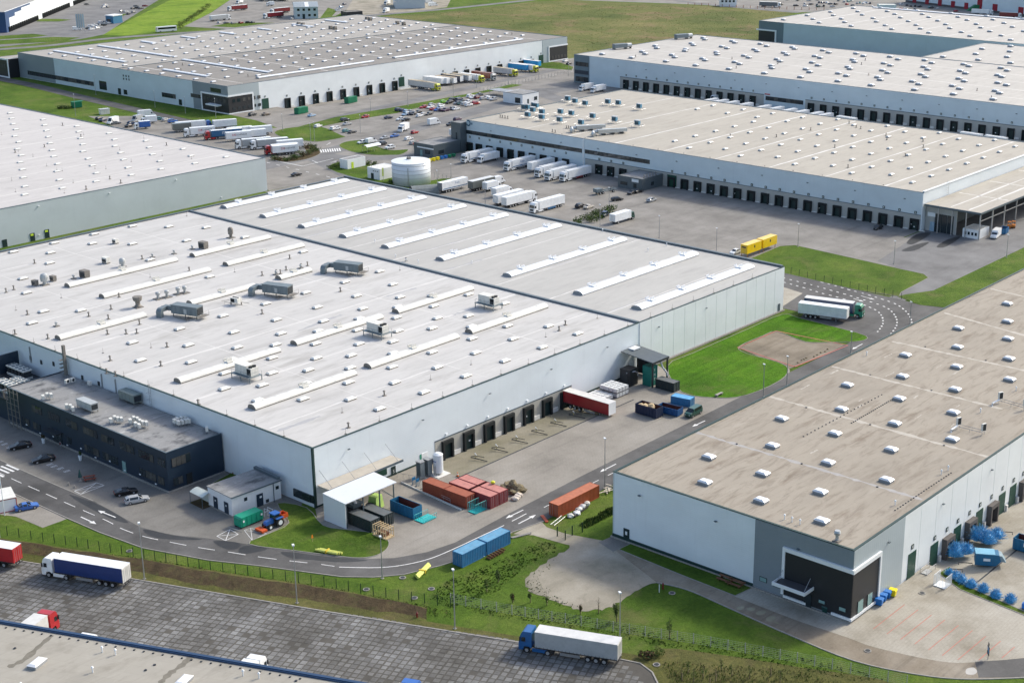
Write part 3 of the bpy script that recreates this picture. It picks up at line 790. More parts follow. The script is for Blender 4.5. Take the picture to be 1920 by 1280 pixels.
def dock_row(root,spots,wall,z0,parts,sign_z=None,rot=0.0):
    """wall: '-v' (doors look to -Y at y=spot[1]) or '-u'"""
    ox,oy=root.location.x,root.location.y
    for k,(x,y) in enumerate(spots):
        rz=0.0 if wall=='-v' else-math.pi/2
        loc=(x-ox,y-oy,0)
        d=obj('dock_door',parts[0],root,loc,rz)
        if random.random()<.3:obj('door_notice',NOTICE,d,(random.uniform(-.5,.5),-.09,z0+1.7))
        if random.random()<.25:obj('loading_lamp',LAMP,d,(-1.0,-.5,z0+2.6))
        obj('dock_seal',parts[1],d)
        if parts[2] is not None:obj('dock_bumper',parts[2],d)
        if sign_z is not None:
            s=obj('dock_sign',SIGN,root,(loc[0],loc[1],sign_z),rz);obj('sign_figure',SIGNP,s)

# ================================================================== A  main white warehouse
H_A=12.52
A,A_roof=warehouse('warehouse','long white factory hall with barrel rooflights in the middle of the picture',171.4,211,339.4,391,H_A,{'-v':W_white,'-u':W_white,'all':W_pale},RF_A,M_trim)
zr=H_A-0.12
# newer right-hand bay: paler membrane, a raised joint, tall wall panels
wpart('roof',MB().box(274.3,211.4,zr+.004,339,390.6,zr+.05),RF_A2,A)
A_roof2=A.children[-1]
wpart('roof_joint',MB().box(273.7,211.4,zr+.004,274.5,390.6,zr+.42),M_trimd,A)
wpart('parapet_cap',MB().box(338.6,211.5,H_A+.125,339.5,391,H_A+.45),M_trimd,A)
wpart('parapet_cap',MB().box(172,390.2,H_A+.125,338,391.1,H_A+.3),M_trimd,A)
for k in range(14):
    a=274.2+k*(65.1/14)
    wpart('wall_panel',MB().box(a+.05,210.86,.4,a+65.1/14-.05,211.0,H_A-.05),cladding('bay_panel',(0.72,0.75,0.755),'V',0.6,strength=0.2),A)
wpart('plinth',MB().box(171.3,210.9,-1.2,200,211,.4),M_trim,A)
wpart('plinth',MB().box(251,210.9,-.5,274.1,211,.4),M_trim,A)
wpart('plinth',MB().box(274.1,210.4,-.5,339.6,210.85,.35),M_kerb,A)
wpart('corner_flashing',MB().box(171.2,210.85,0,171.65,211.25,H_A),M_trim,A)
# bright rooflights of the newer bay
for (x0,y0,x1,y1) in ((420,391,649,340),(492,408,720,356),(564,427,795,372),(641,445,870,388),(720,465,949,405),(822,488,1049,425),(947,518,1172,451),(1080,552,1305,478),(1188,579,1411,502)):
    pa,pb=G(x0,y0,zr),G(x1,y1,zr)
    v_=(pa[1]+pb[1])/2
    vault(A_roof2,(pa[0],v_),(pb[0],v_),3.3,0.75,zr+.05,M_vault,vents=(0.12,0.38,0.64,0.9))
# older vaults
for (x0,y0,x1,y1) in ((359,481,505,447),(422,498,567,462),(125,538,330,489),(189,558,393,508),(107,636,272,593),(355,571,477,538),(522,524,580,508),(739,586,885,543),(877,624,1023,576),(549,646,715,596),(332,717,521,658),(472,767,663,701),(690,690,854,632)):
    pa,pb=G(x0,y0,zr),G(x1,y1,zr);v_=(pa[1]+pb[1])/2
    vault(A_roof,(pa[0],v_),(pb[0],v_),2.6,0.85,zr,M_vaulto,vents=(0.5,),endm=M_rust)
SA=pix([(75,460),(305,410),(285,465),(280,523),(130,610),(150,690),(245,795),(180,860),(530,360),(520,413),(745,415),(845,505),(745,315),(950,318),(1160,323),(1378,378),(1050,397),(1180,600),(1705,460),(1720,690),(1785,772),(1555,842),(1820,850),(1255,820),(1495,752),(1010,893),(1315,912),(1580,920),(455,790),(1790,905)],0,320)
SA+=pix([(215,570),(290,643),(85,708),(330,715),(120,780),(310,830),(520,765),(540,833),(510,890),(715,820),(715,700),(920,750),(730,880),(935,877),(1165,878),(1330,920),(965,950),(735,948),(320,905),(90,900),(100,835),(510,705),(315,770),(20,630)],640,320)
SA+=pix([(745,10),(1060,25),(1335,38),(1550,22),(1775,17),(790,110),(1075,120),(1530,97),(1780,98),(1735,165),(1265,182),(1530,182),(1475,250),(1262,270),(1450,335),(1705,328),(1300,105),(1720,240)],0,640)
SA+=pix([(55,83),(510,65),(755,68),(1130,37),(290,70),(50,153),(285,148),(540,150),(920,113),(700,198),(40,235),(300,235),(465,290),(50,328),(215,383),(100,18),(290,5)],640,640)
on_roof(A_roof,'skylight',SK_A,roofpts(SA,zr),zr)
on_roof(A_roof,'vent_pipe',V_dark,roofpts(pix([(35,685),(78,670),(155,810),(500,820),(610,835),(85,920),(270,945),(1475,805),(605,920),(710,918),(770,915),(785,865),(670,712),(1065,565),(1310,410),(800,498),(1915,680),(1630,495),(1695,545),(625,780),(1475,590),(1555,580),(1578,580),(1610,560),(1730,535),(195,522),(485,105),(680,70)],0,320),zr),zr)
on_roof(A_roof,'vent_pipe',V_dark,roofpts(pix([(940,32),(620,108),(1115,355),(650,195),(600,180),(905,138)],0,640)+pix([(242,305),(40,485),(1225,900),(1260,870)],640,640)[:2]+pix([(1225,900),(1260,868),(365,510)],640,320),zr),zr)
on_roof(A_roof,'lightning_rod',V_rod,roofpts(pix([(330,560),(1440,830),(1150,935)],640,320)+pix([(730,130),(502,215),(5,400)],640,640)+pix([(850,35),(580,65)],0,640)+pix([(1050,255),(845,600),(345,715),(90,785),(1320,570)],0,320),zr),zr)
on_roof(A_roof2,'vent_pipe',V_pipe,roofpts(pix([(305,490),(190,405),(735,525),(433,520),(365,512),(1470,345),(1725,455),(1830,425)],640,320),zr),zr)
edge_rods=[(171.9,211+k*9.0) for k in range(1,19)]+[(171.4+k*9.0,211.6) for k in range(1,18)]
on_roof(A_roof,'lightning_rod',V_rod,edge_rods,H_A+.12)
M_seam=plain('seam_tape',(0.57,0.555,0.53),0.7,var=0.08,scale=1.5)
M_stain=plain('water_stain',(0.36,0.36,0.365),0.8,var=0.12,scale=0.8)
seams(A_roof,[((173,v),(273,v+.2)) for v in (226,250.5,275,299.5,324,348.5,373)],zr+.006,M_seam)
seams(A_roof,[((u,212),(u+.2,390)) for u in (197,222.5,248)],zr+.004,M_seam,.15,.3)
seams(A_roof,[(G(717,558,zr),G(780,540,zr)),(G(850,590,zr),G(900,575,zr)),(G(520,808,zr),G(600,780,zr)),(G(560,620,zr),G(640,590,zr))],zr+.009,M_stain,.5,1.0,.6,'stain',10)
seams(A_roof2,[((275,v),(338,v)) for v in (222,241,260,280,299,318,337,357,376)],zr+.056,M_seam,.25,.5)
for k,v in enumerate((222,241,260,280,299,318,337,357)):
    seams(A_roof2,[((278+10*(k % 3),v+.5),(292+14*(k % 3),v+.5))],zr+.060,M_stain,.4,.8,.7,'stain',12)
# dock band on the right-hand wall
wpart('dock_band',MB().box(204,210.92,3.45,248.6,211,3.7,0),M_trimd,A)
wpart('dock_band',MB().box(204,210.94,-1.15,248.6,211,3.45,0),cladding('beige_dock_cladding',(0.40,0.385,0.34),'V',0.5),A)
dA=dock_parts(3.2,4.2,-1.15,M_doorn,0.6)
dock_row(A,[(207.5+6.42*k,210.9) for k in range(7)],'-v',-1.15,dA,None)
for k in range(7):
    wpart('dock_light',MB().box(207.2+6.42*k,210.6,4.2,207.7+6.42*k,210.99,4.45),M_trimw,A)
    wpart('wall_lamp',MB().box(180+k*20.3,210.5,9.6,180.5+k*20.3,210.8,9.75),M_trimd,A)
for k in range(7):      # concrete wheel guides and height posts on the ramp
    t=thing('ramp_post',f'yellow white-topped ramp post, number {k+1} along the loading bays of the white hall','post',(209.9+6.42*k,204.8,-.45),group='ramp posts at the loading bays')
    t['label']=f'leaning white-topped post on the loading ramp, {("first","second","third","fourth","fifth","sixth","seventh")[k]} from the red container stack'
    obj('post',MB().tube([(0,0,0),(.05,-.02,.9)],.09,6).q(plain('faded_yellow',(0.42,0.36,0.16),0.7)),t)
    obj('post_cap',MB().tube([(-.25,-.05,1.3),(.05,-.02,.85),(.3,.02,.7)],.11,6).q(M_trimw),t)
    g=thing('wheel_guide',f'black steel wheel guide on the loading ramp, {("first","second","third","fourth","fifth","sixth","seventh")[k]} from the red container stack','wheel guide',(208.4+6.42*k,203.2,-.3),group='wheel guides on the loading ramp')
    obj('rail',MB().tube([(1.2,-2,.3),(1.2,2.0,.05),(1.0,2.6,.0)],.09,6).q(M_darkmetal),g)
    obj('rail',MB().tube([(2.4,0,.25),(2.4,2.4,.0),(1.4,2.9,.0)],.07,6).q(M_darkmetal),g)
# left-hand wall: strip window at the corner, vent grilles, mast, ladders
wpart('window',MB().box(171.1,212.2,.9,171.42,217.3,2.5),M_glass,A)
wpart('window',MB().box(171.2,211.05,.9,171.45,212.15,2.5),M_glass,A)
for (x,y) in ((57,671),(77,679),(100,682),(154,707.5),(185,719)):
    v_,z_=WU(x,y,171.3);wpart('vent_grille',MB().box(171.25,v_-.35,z_-.5,171.42,v_+.35,z_+.5),M_darkmetal,A)
v_,z_=WU(122,655,171)
m_=MB().box(170.3,v_-.3,4,170.9,v_+.3,15.5);
for k in range(9):m_.box(169.8,v_+.5,4.6+k*.9,170.9,v_+1.3,4.68+k*.9)
wpart('mast',m_,M_rust,A)
for x in (60,188.5,213.5):
    v_,z_=WU(x,690,171.3);wpart('downpipe',MB().box(171.15,v_-.12,5 if x>100 else 7.6,171.4,v_+.12,11.5),M_steel,A)
def ladder(root,u,v,z0,z1,side='-u'):
    m_=MB()
    for s in (-.3,.3):m_.tube([(u-.25,v+s,z0),(u-.25,v+s,z1+1.2),(u+.6,v+s,z1+1.2)],.04,5)
    for k in range(int((z1-z0)/.6)):m_.tube([(u-.25,v-.3,z0+.3+k*.6),(u-.25,v+.3,z0+.3+k*.6)],.03,4)
    for k in range(int((z1-z0)/1.5)):m_.tube([(u-.25,v-.4,z0+2+k*1.5),(u-1.0,v-.3,z0+2+k*1.5),(u-1.0,v+.3,z0+2+k*1.5),(u-.25,v+.4,z0+2+k*1.5)],.03,4)
    wpart('ladder',m_,M_steel,root)
v_,z_=WU(283,740,171.2);ladder(A,171.2,v_,8.2,H_A)
# sign on the right-hand wall, small door with S
u_,z_=WV(796,852,211);wpart('wall_sign',MB().box(u_-.9,210.9,z_-.5,u_+.9,211,z_+.5),M_trimw,A)
wpart('wall_sign',MB().box(u_-1.4,210.92,z_-.7,u_-.95,211,z_+.4),plain('green_sign',(0.05,0.28,0.18),0.5),A)
u_,z_=WV(737.5,884,211)
d=wpart('door',MB().box(u_-.6,210.88,z_-1.3,u_+.6,211,z_+1.2),M_doorn,A)
lettering('door_letter','S',1.1,M_paint,d,(u_-A.location.x,-.14,z_+.1),-math.pi/2)
u_,z_=WV(721,885,211);wpart('gate_door',MB().box(u_-2.6,210.9,.9,u_+.6,211,z_+1.2),M_doorg,A)
u_,z_=WV(1460,577,211)
wpart('door',MB().box(336.6,210.78,.35,337.7,210.86,2.5),M_trimd,A)

# ---- canopy along the corner of A
def tri_canopy():
    u_a,z_a=WV(595,910,211);u_b,z_b=WV(731,853,211)
    t=A
    zc=4.6
    wpart('canopy',MB().box(172.0,207.4,zc-.05,191.4,210.85,zc+.12),plain('canopy_felt',(0.42,0.385,0.33),0.8,var=0.12),t)
    wpart('canopy_fascia',MB().box(171.9,207.25,zc-.3,191.5,207.39,zc+.15),M_trimd,t)
    m_=MB()
    for u in (173,178.8,184.6,190.4):m_.tube([(u,207.7,zc+.1),(u-.3,210.9,zc+3)],.05,5)
    wpart('canopy_tie',m_,M_steel,t)
    for u in (172.2,):wpart('canopy_post',MB().box(u,207.45,0,u+.25,207.7,zc-.05),M_trimd,t)
tri_canopy()

# ================================================================== dark office annex
AX0,AX1,AY0,AY1,AH=157.6,171.05,239.2,298,8.5
ann=thing('office_building','two-storey dark navy office annex with flat dirty roof beside the white hall','office building',(AX0,AY0,0))
wpart('wall',MB().box(AX0,AY0,-.2,AX0+.3,AY1,AH),W_navy,ann)
wpart('wall',MB().box(AX0+.3,AY0,-.2,AX1,AY0+.3,AH),W_navy,ann)
wpart('wall',MB().box(AX0+.3,AY1-.3,-.2,AX1,AY1,AH),W_navy,ann)
ann_roof=wpart('roof',MB().box(AX0+.3,AY0+.3,AH-.5,AX1,AY1-.3,AH-.18),RF_dirty,ann)
wpart('parapet_cap',MB().box(AX0-.06,AY0-.06,AH,AX0+.25,AY1,AH+.08),M_trimd,ann)
wpart('parapet_cap',MB().box(AX0+.25,AY0-.06,AH,AX1,AY0+.25,AH+.08),M_trimd,ann)
wpart('plinth',MB().box(AX0-.35,AY0-.35,-.1,AX0-.002,AY1,.25),M_kerb,ann)
wpart('plinth',MB().box(AX0-.002,AY0-.35,-.1,AX1,AY0-.002,.25),M_kerb,ann)
def win_u(root,v0,v1,z0,z1,u,blind=None,depth=.12):
    f=wpart('window',MB().box(u-.06,v0,z0,u-.003,v1,z1),M_darkmetal,root)
    n=max(2,round((v1-v0)/1.2));w=(v1-v0-.1)/n
    for k in range(n):
        wpart('pane',MB().box(u-.10,v0+.08+k*w,z0+.08,u-.065,v0+k*w+w,z1-.08),(M_blind if random.random()<.38 else M_glass),f)
    return f
def win_v(root,u0_,u1_,z0,z1,v,n=None):
    f=wpart('window',MB().box(u0_,v-.06,z0,u1_,v-.003,z1),M_darkmetal,root)
    n=n or max(2,round((u1_-u0_)/1.2));w=(u1_-u0_-.1)/n
    for k in range(n):
        wpart('pane',MB().box(u0_+.08+k*w,v-.10,z0+.08,u0_+k*w+w,v-.065,z1-.08),(M_blind if random.random()<.3 else M_glass),f)
    return f
for k,(xa,xb) in enumerate(((183,241),(273,340),(370,440),(468,552),(570,645),(672,758),(778,867),(887,932))):
    v_a,z_a=WU(xa/3,640+(380+(xa-183)*.39)/3,AX0);v_b,z_b=WU(xb/3,640+(420+(xb-183)*.39)/3,AX0)
    win_u(ann,v_b,v_a,5.2,6.9,AX0)
for k,(xa,xb) in enumerate(((130,170),(190,232),(380,405),(478,560),(580,665),(785,880),(890,925))):
    v_a,z_a=WU(xa/3,640+500/3,AX0);v_b,z_b=WU(xb/3,640+500/3,AX0)
    dv=0.0
    v_a,_=WU(xa/3,640+(470+(xa-130)*.40)/3,AX0);v_b,_=WU(xb/3,640+(470+(xb-130)*.40)/3,AX0)
    win_u(ann,v_b,v_a,1.1,2.8,AX0)
win_v(ann,AX0+1.1,AX0+5.6,5.0,6.9,AY0)
win_v(ann,AX0+1.2,AX0+3.4,1.0,2.6,AY0)
wpart('door',MB().box(AX0+4.3,AY0-.1,.05,AX0+5.6,AY0-.003,2.6),M_seal,ann)
v_,z_=WU(234,880,AX0);wpart('door',MB().box(AX0-.1,v_-.6,.25,AX0-.003,v_+.6,2.6),M_glassw,ann)
v_,z_=WU(110,833,AX0);ent=wpart('door',MB().box(AX0-.12,v_-1.6,.25,AX0-.003,v_+1.8,2.7),M_glass,ann)
wpart('canopy',MB().box(AX0-1.8,v_-2.4,3.0,AX0-.01,v_+2.6,3.15),M_darkmetal,ann)
for q in range(10):
    y=AY0+4+q*5.3;wpart('wall_lamp',MB().box(AX0-.2,y,1.2 if q % 2 else .6,AX0-.07,y+.5,1.45 if q % 2 else .8),M_trimw,ann)
m_=MB()
for k in range(4):m_.tube([(AX0-1.2,AY1-1.5-k*1.6,0),(AX0-1.2,AY1-1.5-k*1.6,9.5)],.09,6)
for k in range(6):m_.tube([(AX0-1.2,AY1-1.5,1.5+k*1.4),(AX0-1.2,AY1-6.5,1.5+k*1.4)],.05,5)
wpart('pipe_rack',m_,M_rust,ann)

# roof plant of the annex: every outdoor unit a thing of its own
def ac_unit_parts(t,w=1.1,d=.55,h=.85,legs=.5):
    obj('casing',MB().box(-w/2,-d/2,legs,w/2,d/2,legs+h).q(M_hvacw),t)
    obj('fan',MB().cyl((0,-d/2-.02,legs+h/2),h*.4,.03,12,0,axis='y').q(M_darkmetal),t)
    m_=MB()
    for x in (-w/2+.08,w/2-.08):m_.tube([(x,-d/2,0),(x,-d/2,legs)],.035,4).tube([(x,d/2,0),(x,d/2,legs)],.035,4)
    obj('stand',m_.q(M_steel),t)
def ac(x,y,z,rz,label,**k):
    p=G(x,y,z);t=thing('air_conditioner',label,'air conditioner',(p[0],p[1],z),rz,'air conditioners on the roofs');ac_unit_parts(t,**k);return t
za=AH-.18
for k,(x,y) in enumerate(pix([(380,245),(410,237)],0,640)):ac(x,y,za,.2,('taller','smaller')[k]+' white air conditioner at the back corner of the navy annex roof by the mast')
for k,(x,y) in enumerate(pix([(245,335),(268,322),(290,325)],0,640)):ac(x,y,za,1.2,('left','middle','right')[k]+' air conditioner of the trio near the left front edge of the navy annex roof')
for k,(x,y) in enumerate(pix([(378,385),(400,388),(412,400)],0,640)):ac(x,y,za,1.2,('left','middle','right')[k]+' air conditioner in front of the long duct box on the navy annex roof')
for k,(x,y) in enumerate(pix([(625,465),(648,452),(665,458),(685,460)],0,640)):ac(x,y,za,1.2,('first','second','third','fourth')[k]+' from the left in the small cluster mid-roof on the navy annex')
for k,(x,y) in enumerate(pix([(735,470),(755,455),(775,460),(790,472),(805,480),(765,488),(785,497),(825,482)],0,640)):ac(x,y,za,1.2,('far left','top','second top','third top','fourth top','front left','front right','far right')[k]+' air conditioner of the big mid-roof cluster on the navy annex')
for k,(x,y) in enumerate(pix([(985,470),(1005,478),(1025,475),(1045,470),(1062,468),(1000,462),(1022,458),(1042,455)],0,640)):ac(x,y,za,1.4,('first','second','third','fourth','fifth','sixth','seventh','eighth')[k]+' unit of the double air-conditioner row near the right end of the navy annex roof')
ac(1165/3,640+515/3,za,1.0,'lone grey unit in the right back corner of the navy annex roof')
ac(505/3,640+255/3,za,1.5,'small unit against the white hall wall on the navy annex roof')
def ductbox(x,y,z,rz,L,Wd,Hh,label,mat,legs=.6,end=True):
    p=G(x,y,z);t=thing('ventilation_unit',label,'ventilation unit',(p[0],p[1],z),rz,'ventilation units on the roofs')
    obj('casing',MB().box(-L/2,-Wd/2,legs,L/2,Wd/2,legs+Hh).box(-L/2-.05,-Wd/2-.05,legs+Hh,L/2+.05,Wd/2+.05,legs+Hh+.1).q(mat),t)
    n=int(L/1.4)
    for k in range(n):obj('panel',MB().box(-L/2+.08+k*L/n,-Wd/2-.05,legs+.1,-L/2+(k+1)*L/n-.08,-Wd/2-.002,legs+Hh-.1).q(mat),t)
    m_=MB()
    for sx in (-L/2+.2,0,L/2-.2):
        for sy in (-Wd/2+.1,Wd/2-.1):m_.box(sx-.06,sy-.06,0,sx+.06,sy+.06,legs)
    obj('stand',m_.q(M_rust),t)
    if end:
        obj('louvre',MB().box(L/2+.01,-Wd/2+.15,legs+.2,L/2+.06,Wd/2-.15,legs+Hh-.2).q(M_darkmetal),t)
        obj('duct',MB().cyl((-L/2-.9,0,legs+Hh*.5),Hh*.36,.9,10,0,axis='x').q(mat),t)
    return t
ductbox(495/3,640+385/3,za,R(-90),5.4,1.8,1.5,'long pale grey ventilation box on legs in the middle of the navy annex roof',plain('pale_unit',(0.42,0.44,0.44),0.5,0.2))
ductbox(735/3,640+340/3,za,R(-90),5.6,2.0,1.7,'greenish grey ventilation box against the white hall wall on the navy annex roof',plain('green_grey_unit',(0.19,0.23,0.22),0.5,0.2))

# chiller court left of the annex
cw=thing('screen_wall','dark low screen wall of the chiller court at the left edge','wall',(158,298.2,0))
wpart('panel',MB().box(158,298.2,0,171,298.6,6.2),W_navy,cw)
wpart('beam',MB().box(158,301,6.4,171.2,301.3,6.9),M_steel,cw)
for u in (158.2,163,170.8):wpart('post',MB().box(u,301,0,u+.3,301.3,6.4),M_rust,cw)
fl=thing('roof_platform','dark flat platform under the chillers at the left edge','platform',(158,298.7,0))
wpart('deck',MB().box(158,298.7,4.6,171,335,5.0),M_darkmetal,fl)
wpart('wall',MB().box(158,298.7,0,158.3,335,4.55),W_navy,fl)
sw2=thing('plant_screen','navy plant screen against the white hall at the far left edge','screen',(166,316,5))
wpart('panel',MB().box(166,316.0,5,171,316.4,9.5),W_navy,sw2)
def chiller(u,v,z,L,rz,label,nf=4):
    t=thing('chiller',label,'chiller',(u,v,z),rz,'chillers at the left edge')
    obj('frame',MB().box(-L/2,-1.1,0,L/2,1.1,.5).box(-L/2,-1.15,1.9,L/2,1.15,2.2).q(M_hvacw),t)
    for k in range(nf):
        x=-L/2+L/nf*(k+.5)
        w_=L/nf*.46
        obj('coil',MB().wedge([(x-w_,-1.0,.5),(x+w_,-1.0,.5),(x+w_,1.0,.5),(x-w_,1.0,.5),(x-w_*.55,-1.0,1.9),(x+w_*.55,-1.0,1.9),(x+w_*.55,1.0,1.9),(x-w_*.55,1.0,1.9)]).q(M_darkmetal),t)
        for y in (-.55,.55):obj('fan',MB().cyl((x,y,2.2),.42,.14,12).q(M_hvac),t)
    return t
chiller(168.3,311.5,5,7.5,R(90),'large white chiller beside the white hall at the left edge',5)
chiller(161.2,304.6,5,6.2,R(90),'rear of the two low chillers by the annex roof',4)
chiller(164.0,303.6,5,5.2,R(90),'front of the two low chillers by the annex roof',4)
chiller(160.2,314.5,5,6.0,R(90),'chiller cut off by the left picture edge below the plant screen',4)

# ================================================================== A roof plant
def hvac_big(p,rz,label,flip=1):
    g=G(p[0],p[1],zr);t=thing('ventilation_unit',label,'ventilation unit',(g[0],g[1],zr),rz,'grey ventilation plants on the white roof')
    obj('casing',MB().box(-6,-1.3,.9,1.6,1.3,3.0).box(-6.05,-1.35,3.0,1.65,1.35,3.12).q(M_hvac),t)
    for k in range(5):obj('panel',MB().box(-5.9+k*1.5,-1.36,1.0,-4.6+k*1.5,-1.302,2.9).q(M_hvac),t)
    obj('hatch',MB().box(-2.2,-1.42,1.2,-1.4,-1.362,2.4).q(plain('pale_unit',(0.42,0.44,0.44))),t)
    obj('louvre',MB().box(1.61,-1.1,1.1,1.7,1.1,2.8).q(M_darkmetal),t)
    obj('duct',MB().box(-7.6,-.75,1.3,-6.05,.75,2.5).q(M_hvac),t)
    m_=MB().box(-9.0,-2.2,1.3,-7.62,.75,2.3).box(-9.05,-1.0,1.25,-7.57,-.85,2.35)
    obj('cross_duct',m_.q(M_hvac),t)
    m_=MB();K=5
    for k in range(K):
        a0,a1=math.pi/2*k/K,math.pi/2*(k+1)/K
        y0,z0_,y1,z1_=-2.2-1.1*math.sin(a0),1.2+1.1*math.cos(a0),-2.2-1.1*math.sin(a1),1.2+1.1*math.cos(a1)
        m_.poly([(-9.0,y0,z0_),(-7.6,y0,z0_),(-7.6,y1,z1_),(-9.0,y1,z1_)]);m_.poly([(-9.0,y0,z0_),(-9.0,y1,z1_),(-9.0,-2.2,1.2)]);m_.poly([(-7.6,-2.2,1.2),(-7.6,y1,z1_),(-7.6,y0,z0_)])
    m_.box(-9.0,-3.3,0,-7.6,-2.2,1.2)
    obj('elbow',m_.q(M_hvac),t)
    for x in (-5.5,-2,1.3):
        for y in (-1.1,1.1):obj('leg',MB().box(x-.08,y-.08,0,x+.08,y+.08,.9).q(M_rust),t)
    obj('platform',MB().box(1.72,-1.4,.8,3.2,1.4,.9).q(M_rust),t)
    obj('railing',MB().tube([(1.75,-1.35,.9),(1.75,-1.35,2.0),(3.15,-1.35,2.0),(3.15,1.35,2.0),(3.15,1.35,.9)],.04,4).q(M_rust),t)
    for k in range(3):obj('pipe',MB().tube([(-5+k,-2,.4),(-1+k*.5,-2.6-k*.3,.4),(-1+k*.5,-1,.4)],.12,6).q(M_rust),t)
hvac_big((366,596),R(-72),'nearest grey ventilation box with curved duct on the white roof')
hvac_big((535,556),R(-72),'middle grey ventilation box on the white roof between the barrel rooflights')
hvac_big((667,514),R(-72),'farthest grey ventilation box with curved duct on the white roof')
def chill_roof(p,rz,label):
    g=G(p[0],p[1],zr);t=thing('cooling_unit',label,'cooling unit',(g[0],g[1],zr),rz,'white cooling units on platforms on the white roof')
    obj('casing',MB().box(-2.6,-1.1,1.3,1.1,1.1,3.3).box(-2.65,-1.15,3.3,1.15,1.15,3.4).q(M_hvacw),t)
    for k in range(4):obj('panel',MB().box(-2.55+k*.92,-1.15,1.4,-1.75+k*.92,-1.102,3.2).q(M_hvacw),t)
    obj('condenser',MB().box(1.15,-1.05,1.3,2.6,1.05,3.1).q(M_hvacw),t)
    obj('coil',MB().box(1.3,-1.1,1.5,2.5,-1.052,2.9).q(M_seal),t)
    for y in (-.5,.5):obj('fan',MB().cyl((1.9,y,3.1),.45,.3,10).q(M_seal),t)
    obj('deck',MB().box(-3.2,-1.9,1.15,3.1,1.6,1.28).q(M_hvac),t)
    for x in (-3,0,3):
        for y in (-1.8,1.5):
            obj('leg',MB().box(x-.07,y-.07,0,x+.07,y+.07,1.15).q(M_hvac),t);obj('railing_post',MB().tube([(x,y,1.28),(x,y,2.2)],.03,4).q(M_hvac),t)
    obj('railing',MB().tube([(-3,-1.8,2.2),(3,-1.8,2.2),(3,1.5,2.2)],.03,4).q(M_hvac),t)
chill_roof((709,630),R(-88),'white rooftop cooling unit in the centre of the white roof between two barrel rooflights')
chill_roof((464,710),R(-88),'white rooftop cooling unit nearest the front left edge of the white roof')
chill_roof((917,577),R(-88),'white rooftop cooling unit nearest the roof joint of the white hall')
g=G(443,571,zr);t=thing('cooling_unit','small white cooling unit on a pipe frame between grey ventilation boxes','cooling unit',(g[0],g[1],zr),R(-80))
obj('casing',MB().box(-1.2,-.8,.7,1.2,.8,1.9).q(M_hvacw),t)
obj('coil',MB().box(-1.0,-.84,.8,.2,-.802,1.7).q(M_seal),t)
for k in range(3):obj('fan',MB().cyl((-.7+.7*k,0,1.9),.28,.12,9).q(M_darkmetal),t)
obj('frame',MB().tube([(-4,-1,.6),(-3,1,.6),(3.5,1,.6)],.06,5).tube([(-3,-1,0),(-3,-1,.6),(3,-1,.6)],.06,5).box(-1.2,-.8,0,-1,-.6,.7).box(1,.6,0,1.2,.8,.7).q(M_rust),t)
def stack(p,kind,label,s=1.0):
    g=G(p[0],p[1],zr);t=thing('roof_ventilator',label,'ventilator',(g[0],g[1],zr),0,'ventilators on the white roof')
    if kind=='mush':      # big rounded cowl
        prof=[(.5,0),(.5,.9),(1.0,1.1),(1.05,2.2),(.9,2.8),(.45,3.1)]
    elif kind=='turb':
        prof=[(.45,0),(.45,1.0),(.75,1.2),(.8,2.6),(.6,3.1),(.2,3.3)]
    elif kind=='bowl':
        prof=[(.9,0),(.9,.4),(.6,.7),(.6,1.5),(1.1,1.9),(1.2,2.8),(1.1,2.85)]
    else:
        prof=[(.35,0),(.35,1.1),(.6,1.2),(.6,1.75),(.4,1.9)]
    m_=MB();N=14
    for k in range(len(prof)-1):
        m_.cyl((0,0,prof[k][1]*s),prof[k][0]*s,(prof[k+1][1]-prof[k][1])*s,N,0,r2=prof[k+1][0]*s,cap=(k==len(prof)-2))
    obj('cowl',m_.q(M_rust if kind in ('bowl','turb') else plain('zinc',(0.40,0.42,0.42),0.4,0.4)),t)
    obj('base_frame',MB().box(-s,-s,0,s,s,.18).q(M_rust),t)
stack((84,534),'mush','big rounded zinc ventilator at the left of the white roof')
stack((230,500),'mush','tall zinc ventilator behind the left barrel rooflights',.8)
stack((433,446),'turb','tall dark ventilator near the roof joint of the white hall')
stack((259,576),'bowl','rusty bowl-topped exhaust stack beside the nearest grey ventilation box')
for k,(x,y) in enumerate(pix([(890,722),(940,712),(1003,695),(1040,688)],0,320)):stack((x,y),'cap',('first','second','third','fourth')[k]+' from the left of four capped stacks behind the nearest grey ventilation box')
for k,(x,y) in enumerate(pix([(1553,585),(1692,550),(415,608),(858,488),(1082,442),(980,468),(318,875)],0,320)):stack((x,y),'cap',('slim stack left of the farthest grey ventilation box','pale stack beside the farthest grey ventilation box','short stack beside the left barrel rooflights','short dark stack behind the left barrel rooflights','small cowl stack left of the louvred box near the roof joint','thin pale mast-like stack on the white roof','rusty stack near the left front edge of the white roof')[k],.6)
for k,(x,y) in enumerate(pix([(198,645),(300,620),(478,600),(1145,437),(650,410),(598,520)],0,320)):
    g=G(x,y,zr);t=thing('roof_fan_box',('small grey fan box left of the big rounded ventilator','small grey fan box right of the big rounded ventilator','square grey fan box behind the left barrel rooflight','louvred grey box near the roof joint','small white condenser on the back left of the white roof','row of white condensers behind the left barrel rooflights')[k],'fan box',(g[0],g[1],zr),R(-85),'fan boxes on the white roof')
    s_=(.8,.8,1.2,1.2,.8,1.0)[k];mt=M_rust if k<4 else M_hvacw
    obj('casing',MB().box(-s_,-.7*s_,.35,s_,.7*s_,.35+1.4*s_).q(mt),t)
    obj('louvre',MB().box(-.8*s_,-.7*s_-.05,.5,.8*s_,-.7*s_-.002,1.3*s_).q(M_darkmetal),t)
    obj('stand',MB().box(-s_,-.6*s_,0,-s_+.15,.6*s_,.35).box(s_-.15,-.6*s_,0,s_,.6*s_,.35).q(M_rust),t)

